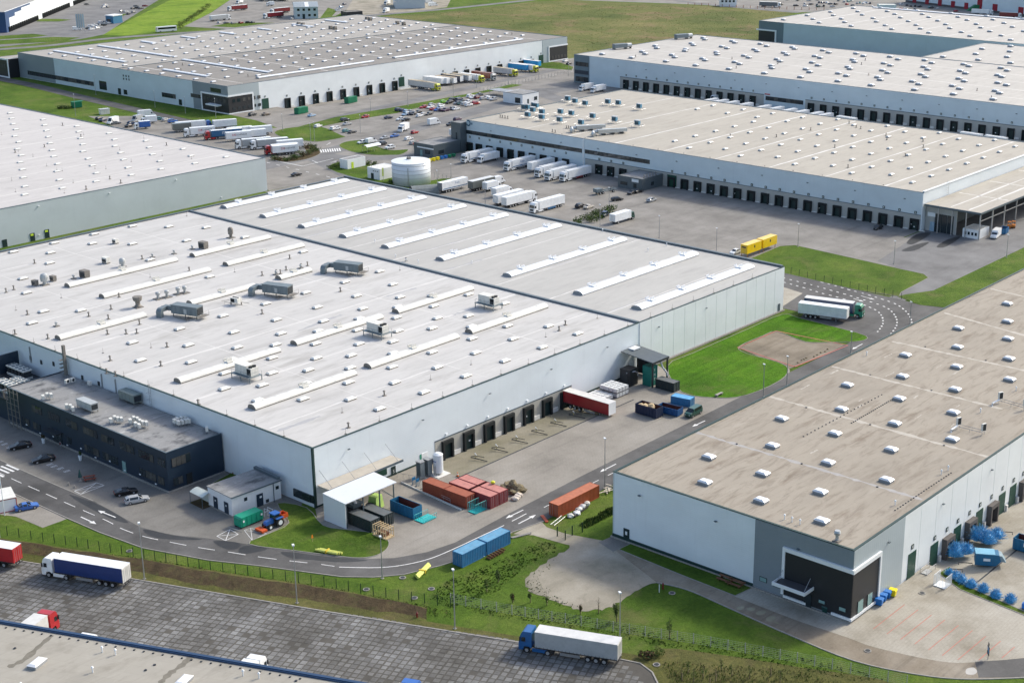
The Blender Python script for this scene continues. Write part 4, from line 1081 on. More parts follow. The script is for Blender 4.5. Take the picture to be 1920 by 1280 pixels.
# ================================================================== B  right-hand warehouse
H_B=13.13
B,B_roof=warehouse('warehouse','warehouse at the right with brown-stained roof and black-fronted corner office',198.7,107.8,380,158.6,H_B,{'-u':W_white,'-v':W_white,'all':W_pale},RF_B,M_trim,0.15)
zb_=H_B-.12
v_grey,_=WU(1416,1000,198.7)
wpart('grey_cladding',MB().box(198.6,107.7,.3,198.7,v_grey,H_B-.02),W_shadegrey,B)
u_grey,_=WV(1694,1010,107.8)
wpart('grey_cladding',MB().box(198.7,107.68,.3,u_grey,107.8,H_B-.02),cladding('sunlit_grey_cladding',(0.36,0.41,0.43),'V',0.7),B)  # lighter copy of the corner grey, sunlight put into the colour
k=0;a=u_grey
while a<300:
    wpart('wall_panel',MB().box(a+.04,107.7,.5,a+5.96,107.8,H_B-.04),cladding('bay_panel',(0.72,0.75,0.755),'V',0.6),B);a+=6.0
wpart('plinth',MB().box(198.45,v_grey,-.1,198.69,158.6,.75),M_trim,B)
wpart('plinth',MB().box(198.2,107.4,-.1,198.59,158.8,.28),M_kerb,B)
# black corner panel with its white frame
v_f,z_f=WU(1474,1033,198.6);v_c,z_c=WU(1595,1074,198.6);v_b2,z_b2=WU(1474,1117,198.6)
zt,zl=z_c+.45,1.0
wpart('black_cladding',MB().box(198.45,107.55,.55,198.6,v_f,zt-.35),W_char,B)
u_f,zz_=WV(1648,1040,107.7)
wpart('black_cladding',MB().box(198.6,107.53,.55,u_f,107.68,zt-.35),W_char,B)
def frame_bar(*b):wpart('white_frame',MB().box(*b),M_trimw,B)
frame_bar(198.2,107.3,zt-.35,198.6,v_f+.5,zt+.35);frame_bar(198.6,107.3,zt-.35,u_f+.5,107.68,zt+.35)
frame_bar(198.2,v_f,1.0,198.6,v_f+.5,zt-.35);frame_bar(u_f,107.3,.6,u_f+.5,107.68,zt-.35)
frame_bar(198.2,107.3,.45,198.6,v_f-9.5,.9);frame_bar(198.6,107.3,.45,u_f,107.68,.9);frame_bar(198.2,v_f-4.5,.45,198.6,v_f,.9)
zw=lambda x,y:WU(1280+x/3,960+y/3,198.5)
for (xa,ya,xb,yb,pale) in ((432,352,472,405,1),(510,380,548,435,1),(637,440,672,475,1),(765,478,803,525,1),(880,518,920,570,1)):
    va,z1_=zw(xa,ya);vb,z0_=zw(xb,yb);uo=198.6 if xa<600 else 198.45
    f=wpart('window',MB().box(uo-.07,vb,z0_+.2,uo-.003,va,z1_-.2),M_darkmetal,B)
    wpart('pane',MB().box(uo-.10,vb+.12,z0_+.3,uo-.072,va-.12,z1_-.3),M_glassw,f)
for (xa,ya,xb,yb) in ((985,500,1012,550),(1040,460,1063,510)):
    ua,z1_=WV(1280+xa/3,960+ya/3,107.5);ub,z0_=WV(1280+xb/3,960+yb/3,107.5)
    f=wpart('window',MB().box(ua,107.46,z0_+.1,ub,107.527,z1_-.1),M_darkmetal,B)
    wpart('pane',MB().box(ua+.1,107.42,z0_+.2,ub-.1,107.458,z1_-.2),M_glassw,f)
# entrance canopy, door, bench-like rail
va,za_=zw(560,370);vb,zb2=zw(735,440)
cz=3.9
wpart('canopy',MB().box(195.6,vb,cz,198.4,va,cz+.12),plain('canopy_dark',(0.06,0.06,0.065),0.5),B)
wpart('canopy_fascia',MB().box(195.4,vb-.15,cz-.15,195.598,va+.15,cz+.45),M_trimw,B)
wpart('canopy_fascia',MB().box(195.6,vb-.15,cz-.15,198.4,vb-.002,cz+.45),M_trimw,B)
wpart('canopy_fascia',MB().box(195.6,va+.002,cz-.15,198.4,va+.15,cz+.45),M_trimw,B)
wpart('canopy_tie',MB().tube([(195.8,vb+.3,cz+.1),(198.4,vb+.6,cz+1.8)],.05,5).tube([(195.8,va-.3,cz+.1),(198.4,va-.2,cz+1.8)],.05,5),M_steel,B)
vd,_=zw(705,490);wpart('door',MB().box(198.3,vd-.7,.05,198.448,vd+.7,2.7),M_glass,B)
vd,_=WU(1175,993,198.7);d=wpart('door',MB().box(198.55,vd-.65,.3,198.69,vd+.65,2.6),M_doorn,B)
wpart('door_window',MB().box(198.5,vd-.25,1.4,198.548,vd+.2,2.1),M_trimw,d)
# dock doors on the right-hand side
ox,oy=B.location.x,B.location.y
spots=[(219.6,'g',0.05),(228.2,'g',-1.0),(233.0,'s',-1.0),(237.4,'g',-1.0),(242.2,'s',-1.0),(246.6,'g',-1.0),(251.6,'s',-1.0),(256.5,'g',-1.0),(261.5,'g',-1.0),(266,'s',-1),(271,'g',-1),(276,'s',-1)]
pg=MB().box(-1.55,-.06,0,1.55,.05,4.6).q(M_doorg)
for k,(u,t_,z) in enumerate(spots):
    hgt=4.9 if k==0 else 4.4
    if t_=='g':
        d=obj('dock_door',MB().box(-1.45,-.06,0,1.45,.05,hgt).q(M_doorg),B,(u-ox,107.68-oy,z))
        for q in range(1,6):obj('door_joint',MB().box(-1.44,-.075,0,1.44,-.062,.05).q(M_trim),d,(0,0,q*hgt/6))
    else:
        d=obj('dock_door',MB().box(-1.2,-.06,0,1.2,.05,3.4).q(M_seal),B,(u-ox,107.68-oy,z))
        obj('dock_seal',MB().box(-1.7,-1.0,0,-1.2,-.0,4.1).box(1.2,-1.0,0,1.7,0,4.1).box(-1.2,-1.0,3.3,1.2,0,4.1).q(plain('dock_shelter',(0.10,0.09,0.085),0.8)),d)
    s_=obj('dock_sign',SIGN,B,(u-.1-ox,107.68-oy,hgt+z+.7 if t_=='g' else 4.1+z+.9));obj('sign_figure',SIGNP,s_)
    wpart('dock_bumper',MB().box(u+1.7,107.2,-1.0,u+2.3,107.65,.25),M_bump,B) if k else None
for u in (210,230,250,270):wpart('wall_lamp',MB().box(u,107.3,10.4,u+.5,107.66,10.55),M_trimd,B)
for v in (118,135,152):wpart('wall_lamp',MB().box(198.2,v,10.2,198.58,v+.5,10.35),M_trimd,B)
SB=pix([(1545,30),(1253,75),(1835,95),(1540,140),(1235,195),(1838,212),(925,243),(1530,268),(1217,320),(892,380),(1522,398),(557,433),(1193,460),(505,585),(855,517),(1515,548),(145,648),(1172,607),(817,680),(450,742),(125,790),(1145,778),(773,845),(440,893)],1280,640)
SB+=pix([(780,48)],1280,960)+pix([(1825,745),(1825,845),(1550,883),(1830,943)],1280,320)
on_roof(B_roof,'skylight',SK_B,roofpts([(x,y+3) for x,y in SB],zb_),zb_,0,.05)
on_roof(B_roof,'vent_pipe',V_pipe,roofpts(pix([(1035,80),(1675,400),(1875,278),(1195,920),(1455,748),(1493,725)],1280,640),zb_),zb_)
on_roof(B_roof,'roof_drain',V_drain,roofpts(pix([(1055,188),(1400,275),(695,372),(1055,468),(1470,585),(305,577),(670,688),(1095,818),(1705,107),(1365,30)],1280,640),zb_),zb_)
M_seamb=plain('pale_repair_strip',(0.42,0.385,0.33),0.75,var=0.15,scale=1.2)
M_seamg=plain('grey_repair_strip',(0.33,0.315,0.30),0.7,var=0.15,scale=1.2)
zl=[((75,510),(1350,890)),((490,310),(1720,650)),((840,140),(1800,380)),((1180,0),(2000,180))]
for (a,b),mt in zip(zl,(M_seamg,M_seamb,M_seamb,M_seamb)):
    seams(B_roof,[(G(1280+a[0]/3,640+a[1]/3,zb_),G(1280+b[0]/3,640+b[1]/3,zb_))],zb_+.006,mt,.7,.9,.75,n=40)
seams(B_roof,[(G(1857,541,zb_),G(1925,557,zb_)),(G(1770,586,zb_),G(1925,630,zb_))],zb_+.006,M_seamb,.6,.8,.6)
for k in range(16):
    p=roofpts([(random.uniform(1420,1880),random.uniform(640,860))],zb_)[0]
    if 200<p[0]<370 and 110<p[1]<156:seams(B_roof,[((p[0],p[1]),(p[0]+random.uniform(1.5,4),p[1]))],zb_+.008,M_seamb,.15,.35,.6,'repair_patch',6)
# lightning-conductor cable blocks
for a,b in (((1195,950),(1510,740)),((680,535),(1120,300)),((950,140+960-640),(1190,0+960-640))):
    pa,pb=Vector(G(1280+a[0]/3,640+a[1]/3,zb_)),Vector(G(1280+b[0]/3,640+b[1]/3,zb_));n=22;m_=MB()
    for k in range(n+1):
        q=pa.lerp(pb,k/n);m_.obox((q.x,q.y,zb_),(.22,.22,.14),0)
    wpart('cable_blocks',m_,M_darkmetal,B_roof,kind='stuff')
# vents at the corner
for (x,y),s_ in zip(pix([(573,40),(615,55),(660,68)],1280,960),(1,1,1)):
    p=G(x,y,zb_);on_roof(B_roof,'vent_pipe',V_pipe,[p],zb_)
g=G(1280+868/3,960+160/3,zb_);t=thing('roof_ventilator','tall capped ventilator at the near corner of the brown-stained roof','ventilator',(g[0],g[1],zb_))
obj('base_frame',MB().box(-.6,-.6,0,.6,.6,.15).q(M_rust),t)
obj('cowl',MB().cyl((0,0,.15),.3,1.0,12).cyl((0,0,1.15),.5,.25,12,r2=.55).cyl((0,0,1.6),.6,.3,12,r2=.45).q(plain('zinc',(0.40,0.42,0.42),0.4,0.4)),t)
def roof_pair(p0,p1,label):
    a,b=Vector(G(*p0,zb_)),Vector(G(*p1,zb_));t=thing('condenser_pair',label,'condenser',(a.x,a.y,zb_),0,'condensers on the brown-stained roof')
    d=b-a;rz=math.atan2(d.y,d.x)
    for q in (0,1):
        c=d*q
        obj('condenser',MB().box(-.5,-.22,.9,.5,.22,2.4).q(M_hvacw),t,(c.x,c.y,0),rz+R(70))
        obj('fan',MB().box(-.4,-.26,1.0,.4,-.222,2.3).q(M_darkmetal),t,(c.x,c.y,0),rz+R(70))
    n=Vector((-d.y,d.x)).normalized();m_=MB()
    for s_ in (.6,-.6):
        m_.tube([(*(n*s_),.7),(*(d+n*s_),.7)],.05,4)
        for q in (0,.5,1):m_.tube([(*(d*q+n*s_),0),(*(d*q+n*s_),.7)],.04,4)
    m_.tube([(*(n*.6),.7),(*(n*-.6),.7)],.05,4).tube([(*(d+n*.6),.7),(*(d-n*.6),.7)],.05,4)
    obj('frame',m_.q(M_steel),t)
    obj('duct',MB().tube([(*(-n*.4),.8),(*(-n*.4-d.normalized()*.3-n*2.2),.5),(*(-n*.4-d.normalized()*.3-n*2.2),0)],.2,7).q(M_trimw),t)
zq=lambda x,y:(1280+x/3,640+y/3)
roof_pair(zq(1550,490),zq(1690,525),'two white condensers on a low frame on the brown-stained roof, nearer pair')
roof_pair(zq(1785,345),zq(1925,385),'two white condensers on a low frame cut by the right picture edge')


# ================================================================== C  warehouse with the long dock front
H_C=13.0
W_ice=cladding('ice_blue_cladding',(0.52,0.60,0.64),'H',0.4)
Cb,C_roof=warehouse('warehouse','sand-roofed warehouse with a long row of loading docks facing the parked trucks',444.5,223.6,550,434.4,H_C,{'-u':W_ice,'-v':W_white,'all':W_ice},RF_C,M_trimd)
zc_=H_C-.12
wpart('parapet_cap',MB().box(444.9,223.45,H_C+.125,550,224.2,H_C+.5),M_trimw,Cb)
va,z1_=WU(873.7,243.7,444.4);vb,z0_=WU(1204,303,444.4)
def strip(root,u,v0,v1,z0,z1,n,name='window_strip'):
    f=wpart(name,MB().box(u-.08,v0,z0,u-.003,v1,z1),M_darkmetal,root)
    w=(v1-v0)/n
    for k in range(n):
        wpart('pane',MB().box(u-.13,v0+k*w+.12,z0+.15,u-.082,v0+(k+1)*w-.12,z1-.15),random.choice((M_glass,M_blind,M_glass,M_glass)),f)
strip(Cb,444.5,371.5,va,7.3,8.9,26);strip(Cb,444.5,338,370.0,7.3,8.9,14)
wpart('downpipe',MB().box(444.2,370.4,0,444.49,370.9,H_C),M_trimw,Cb)
wpart('dock_band',MB().box(444.4,224.0,-.75,444.497,369.8,5.2),W_dockgrey,Cb)
wpart('dock_band',MB().box(444.35,224.0,5.2,444.49,369.8,5.4),M_trimd,Cb)
dC=dock_parts(3.2,4.6,-.75,M_doorn,0.7)
cd=[226.0+5.955*k for k in range(17)]+[327.3,350.7,356.7,362.6]
dock_row(Cb,[(444.38,v) for v in cd],'-u',-.75,dC,5.6)
dC2=(dC[0],dC[1],None)
dock_row(Cb,[(444.48,433.1-5.93*k-(0.6 if k==0 else 0)) for k in range(10)],'-u',-.75,dC2,5.8)
for k in range(11):wpart('wall_lamp',MB().box(444.1,230+k*19,10.0,444.49,230.6+k*19,10.2),M_trimd,Cb)
v_,z_=WU(878,231,444.4);m_=MB();N=20       # ring-shaped wall logo with a small mark beside it
for k in range(N-4):
    a0,a1=2*math.pi*(k+1)/N+.6,2*math.pi*(k+2)/N+.6
    m_.poly([(444.42,v_+math.cos(a)*r,z_+math.sin(a)*r) for a,r in ((a0,.75),(a0,1.35),(a1,1.35),(a1,.75))])
m_.box(444.42,v_-2.3,z_-.5,444.44,v_-1.7,z_+.4)
wpart('wall_logo',m_,plain('logo_blue',(0.03,0.10,0.16),0.5),Cb)
SC=[]
for j in range(8):
    v=316.2-11.75*j
    for i in range(7):SC.append((456+13.75*i+(6.9 if j % 2==0 else 0),v))
SC=[p for p in SC if p[0]<546 and p[1]>228]+[(u,v) for u in (528,540) for v in (330,345,360,376)]+[(456+13.7*i,328) for i in range(5)]+[(463+13.7*i,340) for i in range(5)]
on_roof(C_roof,'skylight',SK_C,SC,zc_,0,.1)
M_seamc=plain('white_repair_strip',(0.60,0.585,0.55),0.7,var=0.08)
seams(C_roof,[((446,v),(548,v)) for v in (239,262.3,285.7,309.2,332.6,356,379.5,403)],zc_+.006,M_seamc,.4,.8,.5)
on_roof(C_roof,'vent_pipe',V_dark,[(random.uniform(450,545),random.uniform(230,330)) for _ in range(14)],zc_)
on_roof(C_roof,'roof_drain',V_drain,[(447,v) for v in range(240,430,12)],zc_)
M_bluebox=plain('blue_unit',(0.06,0.20,0.31),0.45,var=0.08)
cu_pts=[(477.3,435.4),(483.8,436.3),(478.0,430.3),(483.2,429.9),(474.2,423.8),(464.3,417.8),(473.4,417.8),(463.7,409.4),(478.5,411.8),(478.8,406.0),(464.0,399.9),(503.4,424.8),(501.9,417.7),(511.3,412.5),(512.1,407.2),(510.7,394.5),(479.3,394.8),(479.3,383.0),(478.3,370.3),(464.7,388.9),(506.3,431.7)]
ub_case=MB().box(-1.0,-.8,1.0,1.0,.8,2.7).q(M_bluebox);ub_top=MB().box(-1.1,-.9,2.7,1.1,.9,2.95).q(plain('unit_grey',(0.45,0.47,0.48),0.5))
ub_front=MB().box(-.8,-.86,1.15,.8,-.802,2.5).q(plain('unit_front',(0.05,0.09,0.11),0.5))
m_=MB()
for x in (-1.8,1.8):
    m_.tube([(x,-1.6,.6),(x,1.6,.6)],.05,4)
    for y in (-1.5,1.5):m_.tube([(x,y,0),(x,y,.9)],.05,4)
m_.tube([(-2.8,-1.2,.9),(2.8,-1.2,.9)],.05,4).tube([(-2.8,1.2,.9),(2.8,1.2,.9)],.05,4).tube([(-2.8,-1.2,.9),(-2.8,1.2,.9)],.05,4).tube([(2.8,-1.2,.9),(2.8,1.2,.9)],.05,4)
ub_st=m_.q(M_steel)
ordn=('first','second','third','fourth','fifth','sixth','seventh','eighth','ninth','tenth','eleventh','twelfth','thirteenth','fourteenth','fifteenth','sixteenth','seventeenth','eighteenth','nineteenth','twentieth','twenty-first')
def proj(p,z=0.0):
    d=Vector((p[0],p[1],z-CAM_H));t=d.dot(fw);return (CX+F_PX*d.dot(cr)/t,CY-F_PX*d.dot(cu)/t)
for k,p in enumerate(sorted(cu_pts,key=lambda q:proj(q,13)[0])):
    q=(min(p[0],546),min(p[1],431.5))
    t=thing('roof_unit',f'blue boxed roof unit on a frame, {ordn[k]} from the left on the sand-coloured roof','roof unit',(q[0],q[1],zc_),R(-80),'blue roof units')
    obj('casing',ub_case,t);obj('top',ub_top,t);obj('louvre',ub_front,t);obj('stand',ub_st,t)
for k,(x,y) in enumerate(((1105,245),(1145,252))):
    g=G(x,y,zc_);t=thing('duct_plant',('long silver duct run near the front edge of the sand-coloured roof, left one','twisting silver duct run near the front edge of the sand-coloured roof, right one')[k],'duct',(g[0],g[1],zc_),R(-25))
    zn=plain('bright_duct',(0.44,0.46,0.46),0.35,0.5)
    obj('duct',MB().wedge([(-6,-1,.8),(7,-.8,.8),(7,.8,.8),(-6,1,.8),(-6,-1,2.4),(7,-.7,2.0),(7,.7,2.0),(-6,1,2.4)]).q(zn),t)
    obj('elbow',MB().tube([(-6,0,1.6),(-7.5,.2,1.5),(-8.3,-.8,1.2),(-8.3,-2.4,.8)],.75,8).q(zn),t)
    obj('side_duct',MB().tube([(0,2.6,1.2),(5,2.6,1.2),(8,1.5,1.2)],.55,8).q(zn),t)
    m_=MB()
    for x_ in (-7,-3,1,5):m_.box(x_,-1.4,0,x_+.15,3.0,.8)
    obj('stand',m_.q(M_rust),t)
on_roof(C_roof,'vent_pipe',V_dark,roofpts([(1062,241),(1066,241),(1070,242),(1036,248),(1041,249),(938,220),(942,221),(947,222),(952,223)],zc_),zc_)

# stair tower and low offices in front of C
def block(name,label,u0,v0,u1,v1,h,wm,rm,cat='building',cap=None):
    root=thing(name,label,cat,(u0,v0,0));
    wpart('wall',MB().box(u0,v0,-.8,u1,v0+.25,h),wm,root);wpart('wall',MB().box(u0,v1-.25,-.8,u1,v1,h),wm,root)
    wpart('wall',MB().box(u0,v0+.25,-.8,u0+.25,v1-.25,h),wm,root);wpart('wall',MB().box(u1-.25,v0+.25,-.8,u1,v1-.25,h),wm,root)
    rf=wpart('roof',MB().box(u0+.25,v0+.25,h-.35,u1-.25,v1-.25,h-.1),rm,root)
    return root,rf
W_slate=cladding('slate_cladding',(0.085,0.105,0.115),'H',0.3)
tw,_r=block('stair_tower','narrow slate-grey stair tower at the left end of the dock warehouse',441.0,434.6,446,440,12.2,W_slate,RF_dirty,'tower')
wpart('window',MB().box(440.93,436.5,5,440.998,437.3,8),M_glass,tw)
of,_r=block('office_building','low slate-grey gatehouse office at the left end of the dock warehouse',425,434.6,440.8,446,5.2,W_slate,RF_dirty,'office')
wpart('window',MB().box(424.93,436.5,1.2,424.998,439.5,2.8),M_glass,of);wpart('door',MB().box(424.93,441,0,424.998,442.3,2.5),M_glassw,of)
wpart('window',MB().box(428,434.53,1.2,431,434.598,2.6),M_glass,of);wpart('fascia',MB().box(424.9,434.5,3.3,424.998,444,3.8),M_trimw,of)
g0,g1=G(1193,352),G(1250,346)
of2,of2r=block('office_building','small slate-grey dispatch office with a white sign between the loading docks',431.5,331.5,444.2,343,4.6,W_slate,RF_dirty,'office')
wpart('sign_board',MB().box(431.4,333.2,3.0,431.498,336.4,4.1),M_trimw,of2)
wpart('window',MB().box(431.43,338.5,1.3,431.498,341.8,2.5),M_glass,of2);wpart('window',MB().box(431.43,334.2,.8,431.498,335.6,2.4),M_glass,of2);wpart('window',MB().box(437,331.43,1.3,438.6,331.498,2.6),M_glass,of2)
on_roof(of2r,'vent_pipe',V_dark,[(434+k*1.8,332.6) for k in range(5)],4.5)
wpart('gate_door',MB().box(444.2,325.2,-.7,444.39,329.4,4.6),M_doorg,Cb)

# canopy yard at the right end of C
u_c,z_cn=WV(1741,386,223.5)
CZ=9.2
e1=G(1834,402,CZ);
cn=thing('loading_canopy','wide flat canopy with glazed sides at the right end of the dock warehouse','canopy',(446,e1[1],0))
rfc=wpart('roof',MB().box(445.2,e1[1],CZ-.4,640,223.3,CZ),RF_C,cn)
wpart('fascia',MB().box(445.1,e1[1]-.15,CZ-.6,640,e1[1]-.002,CZ+.05),M_trimd,cn)
wpart('fascia',MB().box(445.0,e1[1]-.15,CZ-.6,445.19,223.3,CZ+.05),M_trimd,cn)
for k in range(12):wpart('column',MB().box(445.3+k*9.2,e1[1]+.05,0,445.7+k*9.2,e1[1]+.4,CZ-.4),M_steel,cn)
for k in range(1,4):wpart('column',MB().box(445.3,e1[1]+k*(223-e1[1])/4,0,445.6,e1[1]+k*(223-e1[1])/4+.3,CZ-.4),M_steel,cn)
wpart('inner_wall',MB().box(446.8,e1[1]+9,0,447.0,223.3,CZ-.45),W_dockgrey,cn)
wpart('inner_wall',MB().box(450,219.5,0,620,219.8,CZ-.45),W_slate,cn)
for k in range(3):wpart('gate',MB().box(446.6,213.2+k*2.3,0,446.78,215.3+k*2.3,6.2),M_glass,cn)
wpart('beam',MB().box(446,e1[1]+.1,6.2,560,e1[1]+.3,6.45),M_steel,cn)
seams(rfc,[((447,v),(620,v)) for v in (208,214.5)]+[((u,e1[1]+1),(u,222)) for u in (468,492,516)],CZ+.006,M_seamc,.4,.8,.5)
wpart('sign_board',MB().box(446.5,219.8,5.0,446.78,222.6,6.3),M_trimw,cn)
wpart('door',MB().box(446.6,219.6,0,446.78,221.6,3.2),plain('blue_grey_door',(0.25,0.36,0.45),0.5),cn)
cb_,_=block('site_cabin','white site cabin under the corner of the wide canopy',446.2,e1[1]+.7,454,e1[1]+6.4,3.0,M_white,M_hvacw,'cabin')
for k in range(4):wpart('window',MB().box(446.1,e1[1]+1.3+k*1.25,1.1,446.198,e1[1]+2.0+k*1.25,2.1),M_glass,cb_)
ladder(Cb,462,223.4,9.2,H_C)

# ================================================================== D  big warehouse top left
H_D=13.3
D,D_roof=warehouse('warehouse','huge low warehouse with two-tone roof at the upper left',434.5,581,681.5,764,H_D,{'-u':W_ice,'-v':cladding('bay_panel',(0.72,0.75,0.755),'V',0.6),'all':W_ice},RF_D1,M_trimd)
zd=H_D-.12
vD=G(230,127,H_D)[1]
wpart('roof',MB().box(434.9,vD,zd+.004,681.1,763.6,zd+.04),RF_D2,D);D_roof2=D.children[-1]
wpart('roof_joint',MB().box(434.9,vD-.5,zd+.004,681.1,vD,zd+.25),M_trimd,D)
vg1,_=WU(103,140,434.5);vg2,_=WU(362,175,434.5)
wpart('grey_cladding',MB().box(434.38,vg1,.2,434.5,764,H_D-.02),W_shadegrey,D)
wpart('grey_cladding',MB().box(434.38,580.9,.2,434.5,vg2,H_D-.02),W_shadegrey,D)
ug,_=WV(486,180,581);wpart('grey_cladding',MB().box(434.5,580.86,.2,ug,581,H_D-.02),cladding('sunlit_grey_cladding',(0.36,0.41,0.43),'V',0.7),D)  # same corner grey, painted lighter for its sunlit face
ur,_=WV(1017,95,581);wpart('grey_cladding',MB().box(ur,580.86,.2,681.4,581,H_D-.02),cladding('sunlit_grey_cladding',(0.36,0.41,0.43),'V',0.7),D)
# black corner panel with white frame
vb1,_=WU(380,190,434.3);ub1,_=WV(473,190,580.8)
wpart('black_cladding',MB().box(434.25,580.75,.6,434.38,vb1,8.3),W_char,D);wpart('black_cladding',MB().box(434.38,580.73,.6,ub1,580.86,8.3),W_char,D)
for b_ in ((434.0,580.5,8.3,434.38,vb1+.8,9.0),(434.38,580.5,8.3,ub1+.8,580.86,9.0),(434.0,580.5,.1,434.38,vb1+.8,.6),(434.38,580.5,.1,ub1+.8,580.86,.6),(434.0,vb1,.6,434.38,vb1+.8,8.3),(ub1,580.5,.6,ub1+.8,580.86,8.3)):
    wpart('white_frame',MB().box(*b_),M_trimw,D)
for k in range(6):
    wpart('window',MB().box(434.17,582.5+k*3.1,5.4,434.247,584.3+k*3.1,7.0),random.choice((M_glass,M_blind)),D)
    wpart('window',MB().box(436.5+k*3.0,580.64,5.4,438.2+k*3.0,580.727,7.0),random.choice((M_glass,M_blind)),D)
    wpart('window',MB().box(436.5+k*3.0,580.64,1.8,438.2+k*3.0,580.727,3.2),M_glass,D)
wpart('canopy',MB().box(431.5,586,3.6,434.2,595,4.2),M_trimw,D)
wpart('window',MB().box(434.3,586,9.6,434.379,594,11.6),M_glass,D)
va,_=WU(52,135,434.4);vb,_=WU(176,160,434.4)
strip(D,434.38,vb,va,2.2,4.4,16)
va,_=WU(304,185,434.4);vb,_=WU(330,190,434.4);strip(D,434.5,vb,va,3.0,5.2,5)
va,_=WU(358,180,434.4);vb,_=WU(378,186,434.4);strip(D,434.38,vb,va,5.4,7.2,4)
for (x,y,w_,z0,z1) in ((193,162,3.2,1.2,5.6),(224,172,1.2,.2,3.4),(235,172,1.5,.8,3.2),(338,191,1.2,.4,3.2)):
    v_,_=WU(x,y,434.4);wpart('window',MB().box(434.4,v_-w_,z0,434.498,v_+w_,z1),M_glass,D)
for k in range(3):
    for q in range(2):
        v_,_=WU(232+k*5,152,434.4);wpart('vent_grille',MB().box(434.4,v_-.4,8.2+q*1.6,434.498,v_+.4,9.2+q*1.6),M_darkmetal,D)
dD=dock_parts(3.4,5.0,-1.5,M_doorn,0.7)
us=[469.5+8.97*k for k in range(9)]+[577.5+8.97*k for k in range(9)]
us=[u for u in us if not 544<u<549]
dock_row(D,[(u,580.95) for u in us],'-v',-1.5,dD,4.3)
for u in (456.1,546.4,657.9):
    d=wpart('gate_door',MB().box(u-2.0,580.85,.05,u+2.0,580.99,5.0),M_doorg,D)
    s_=obj('dock_sign',SIGN,D,(u-D.location.x,-.05,5.5));obj('sign_figure',SIGNP,s_)
ub2,_=WV(1028,100,580.8)
wpart('black_cladding',MB().box(ub2+.8,580.73,.8,681.3,580.86,8.6),W_char,D)
for b_ in ((ub2,580.5,8.6,681.6,580.86,9.3),(ub2,580.5,.2,681.6,580.86,.8),(ub2,580.5,.8,ub2+.8,580.86,8.6)):wpart('white_frame',MB().box(*b_),M_trimw,D)
for k in range(5):wpart('window',MB().box(ub2+3+k*2.8,580.64,1.6,ub2+4.4+k*2.8,580.727,3.4),M_blind,D)
# strip rooflights
def striplight(roof,p,q,w_,z):
    a,b=Vector(p),Vector(q);d=b-a;n=Vector((-d.y,d.x)).normalized()*w_/2
    mb=MB();P=lambda c,s_,zz:(*(c+n*s_),zz)
    mb.wedge([P(a,-1,z),P(b,-1,z),P(b,1,z),P(a,1,z),P(a,-1,z+.5),P(b,-1,z+.5),P(b,1,z+.5),P(a,1,z+.5)],[0,1,0,0,0,0])
    mb.wedge([P(a,-1,z+.5),P(b,-1,z+.5),P(b,1,z+.5),P(a,1,z+.5),P(a,-.4,z+.8),P(b,-.4,z+.8),P(b,.4,z+.8),P(a,.4,z+.8)],1)
    wpart('strip_rooflight',mb,[M_curb,M_vault],roof)
for (x0,y0,x1,y1) in ((103,97,237,118),(188,87,320,108),(268,79,290,83),(343,70,367,74),(415,62,440,66),(485,55,508,58),(550,47,588,52),(613,39,650,44)):
    a,b=G(x0,y0,zd),G(x1,y1,zd);u_=(a[0]+b[0])/2;striplight(D_roof2,(u_,a[1]),(u_,b[1]),2.6,zd+.04)
for (x0,y0,x1,y1) in ((347,113,503,138),(307,132,392,145)):
    a,b=G(x0,y0,zd),G(x1,y1,zd);u_=(a[0]+b[0])/2;striplight(D_roof,(u_,a[1]),(u_,b[1]),2.6,zd)
for (x0,y0,x1,y1) in ((485,148,697,116),(740,110,977,75)):
    a,b=G(x0,y0,zd),G(x1,y1,zd);v_=(a[1]+b[1])/2;striplight(D_roof,(a[0],v_),(b[0],v_),2.6,zd)
SD=[(438.5+27*i,665-13.6*j) for i in range(9) for j in range(6)]+[(452+27*i,658.5-13.6*j) for i in range(9) for j in range(5)]
on_roof(D_roof,'skylight',SK_D,[p for p in SD if 590<p[1]<vD-2 and p[0]<678],zd,0,.3)
SD=[(443+24*i,745-13.6*j) for i in range(10) for j in range(6)]+[(455+24*i,738-13.6*j) for i in range(10) for j in range(5)]
on_roof(D_roof2,'skylight',SK_D,[p for p in SD if vD+3<p[1]<760 and p[0]<678],zd+.04,0,.3)
seams(D_roof,[((u,584),(u,vD-1)) for u in (446,472,499,526,553,580,607,634,661)],zd+.006,M_seamc,.4,.8,.5)
seams(D_roof2,[((u,vD+1),(u,762)) for u in (470,510,550,590,630)],zd+.046,M_seamc,.3,.6,.5)
on_roof(D_roof,'vent_pipe',V_dark,[(random.uniform(440,675),random.uniform(590,vD-5)) for _ in range(12)],zd)
for k,(x,y) in enumerate(((688,38),(694,39),(745,46),(757,48),(560,48),(568,49),(620,55),(628,56))):
    p=G(x,y,zd);on_roof(D_roof2,'roof_fan',MB().box(-.9,-.9,.6,.9,.9,2.0).box(-1,-1,0,-.8,1,.6).box(.8,-1,0,1,1,.6).q(M_rust),[p],zd+.04)
# dark office at the left end of D
dl,dlr=block('office_building','charcoal office block in a white frame at the far left end of the upper warehouse',428.5,764.5,448,778,10.2,W_char,RF_D2,'office')
for b_ in ((428.2,764.3,9.6,428.49,778.2,10.4),(428.2,764.3,-.1,428.49,778.2,.7),(428.2,764.3,.7,428.49,765.2,9.6)):wpart('white_frame',MB().box(*b_),M_trimw,dl)
for k in range(3):wpart('window',MB().box(428.4,767.5+k*2.6,5.2,428.498,769+k*2.6,7.2),M_blind,dl)
wpart('parapet_cap',MB().box(428.2,764.2,10.41,448,764.48,10.7),M_trimw,dl)

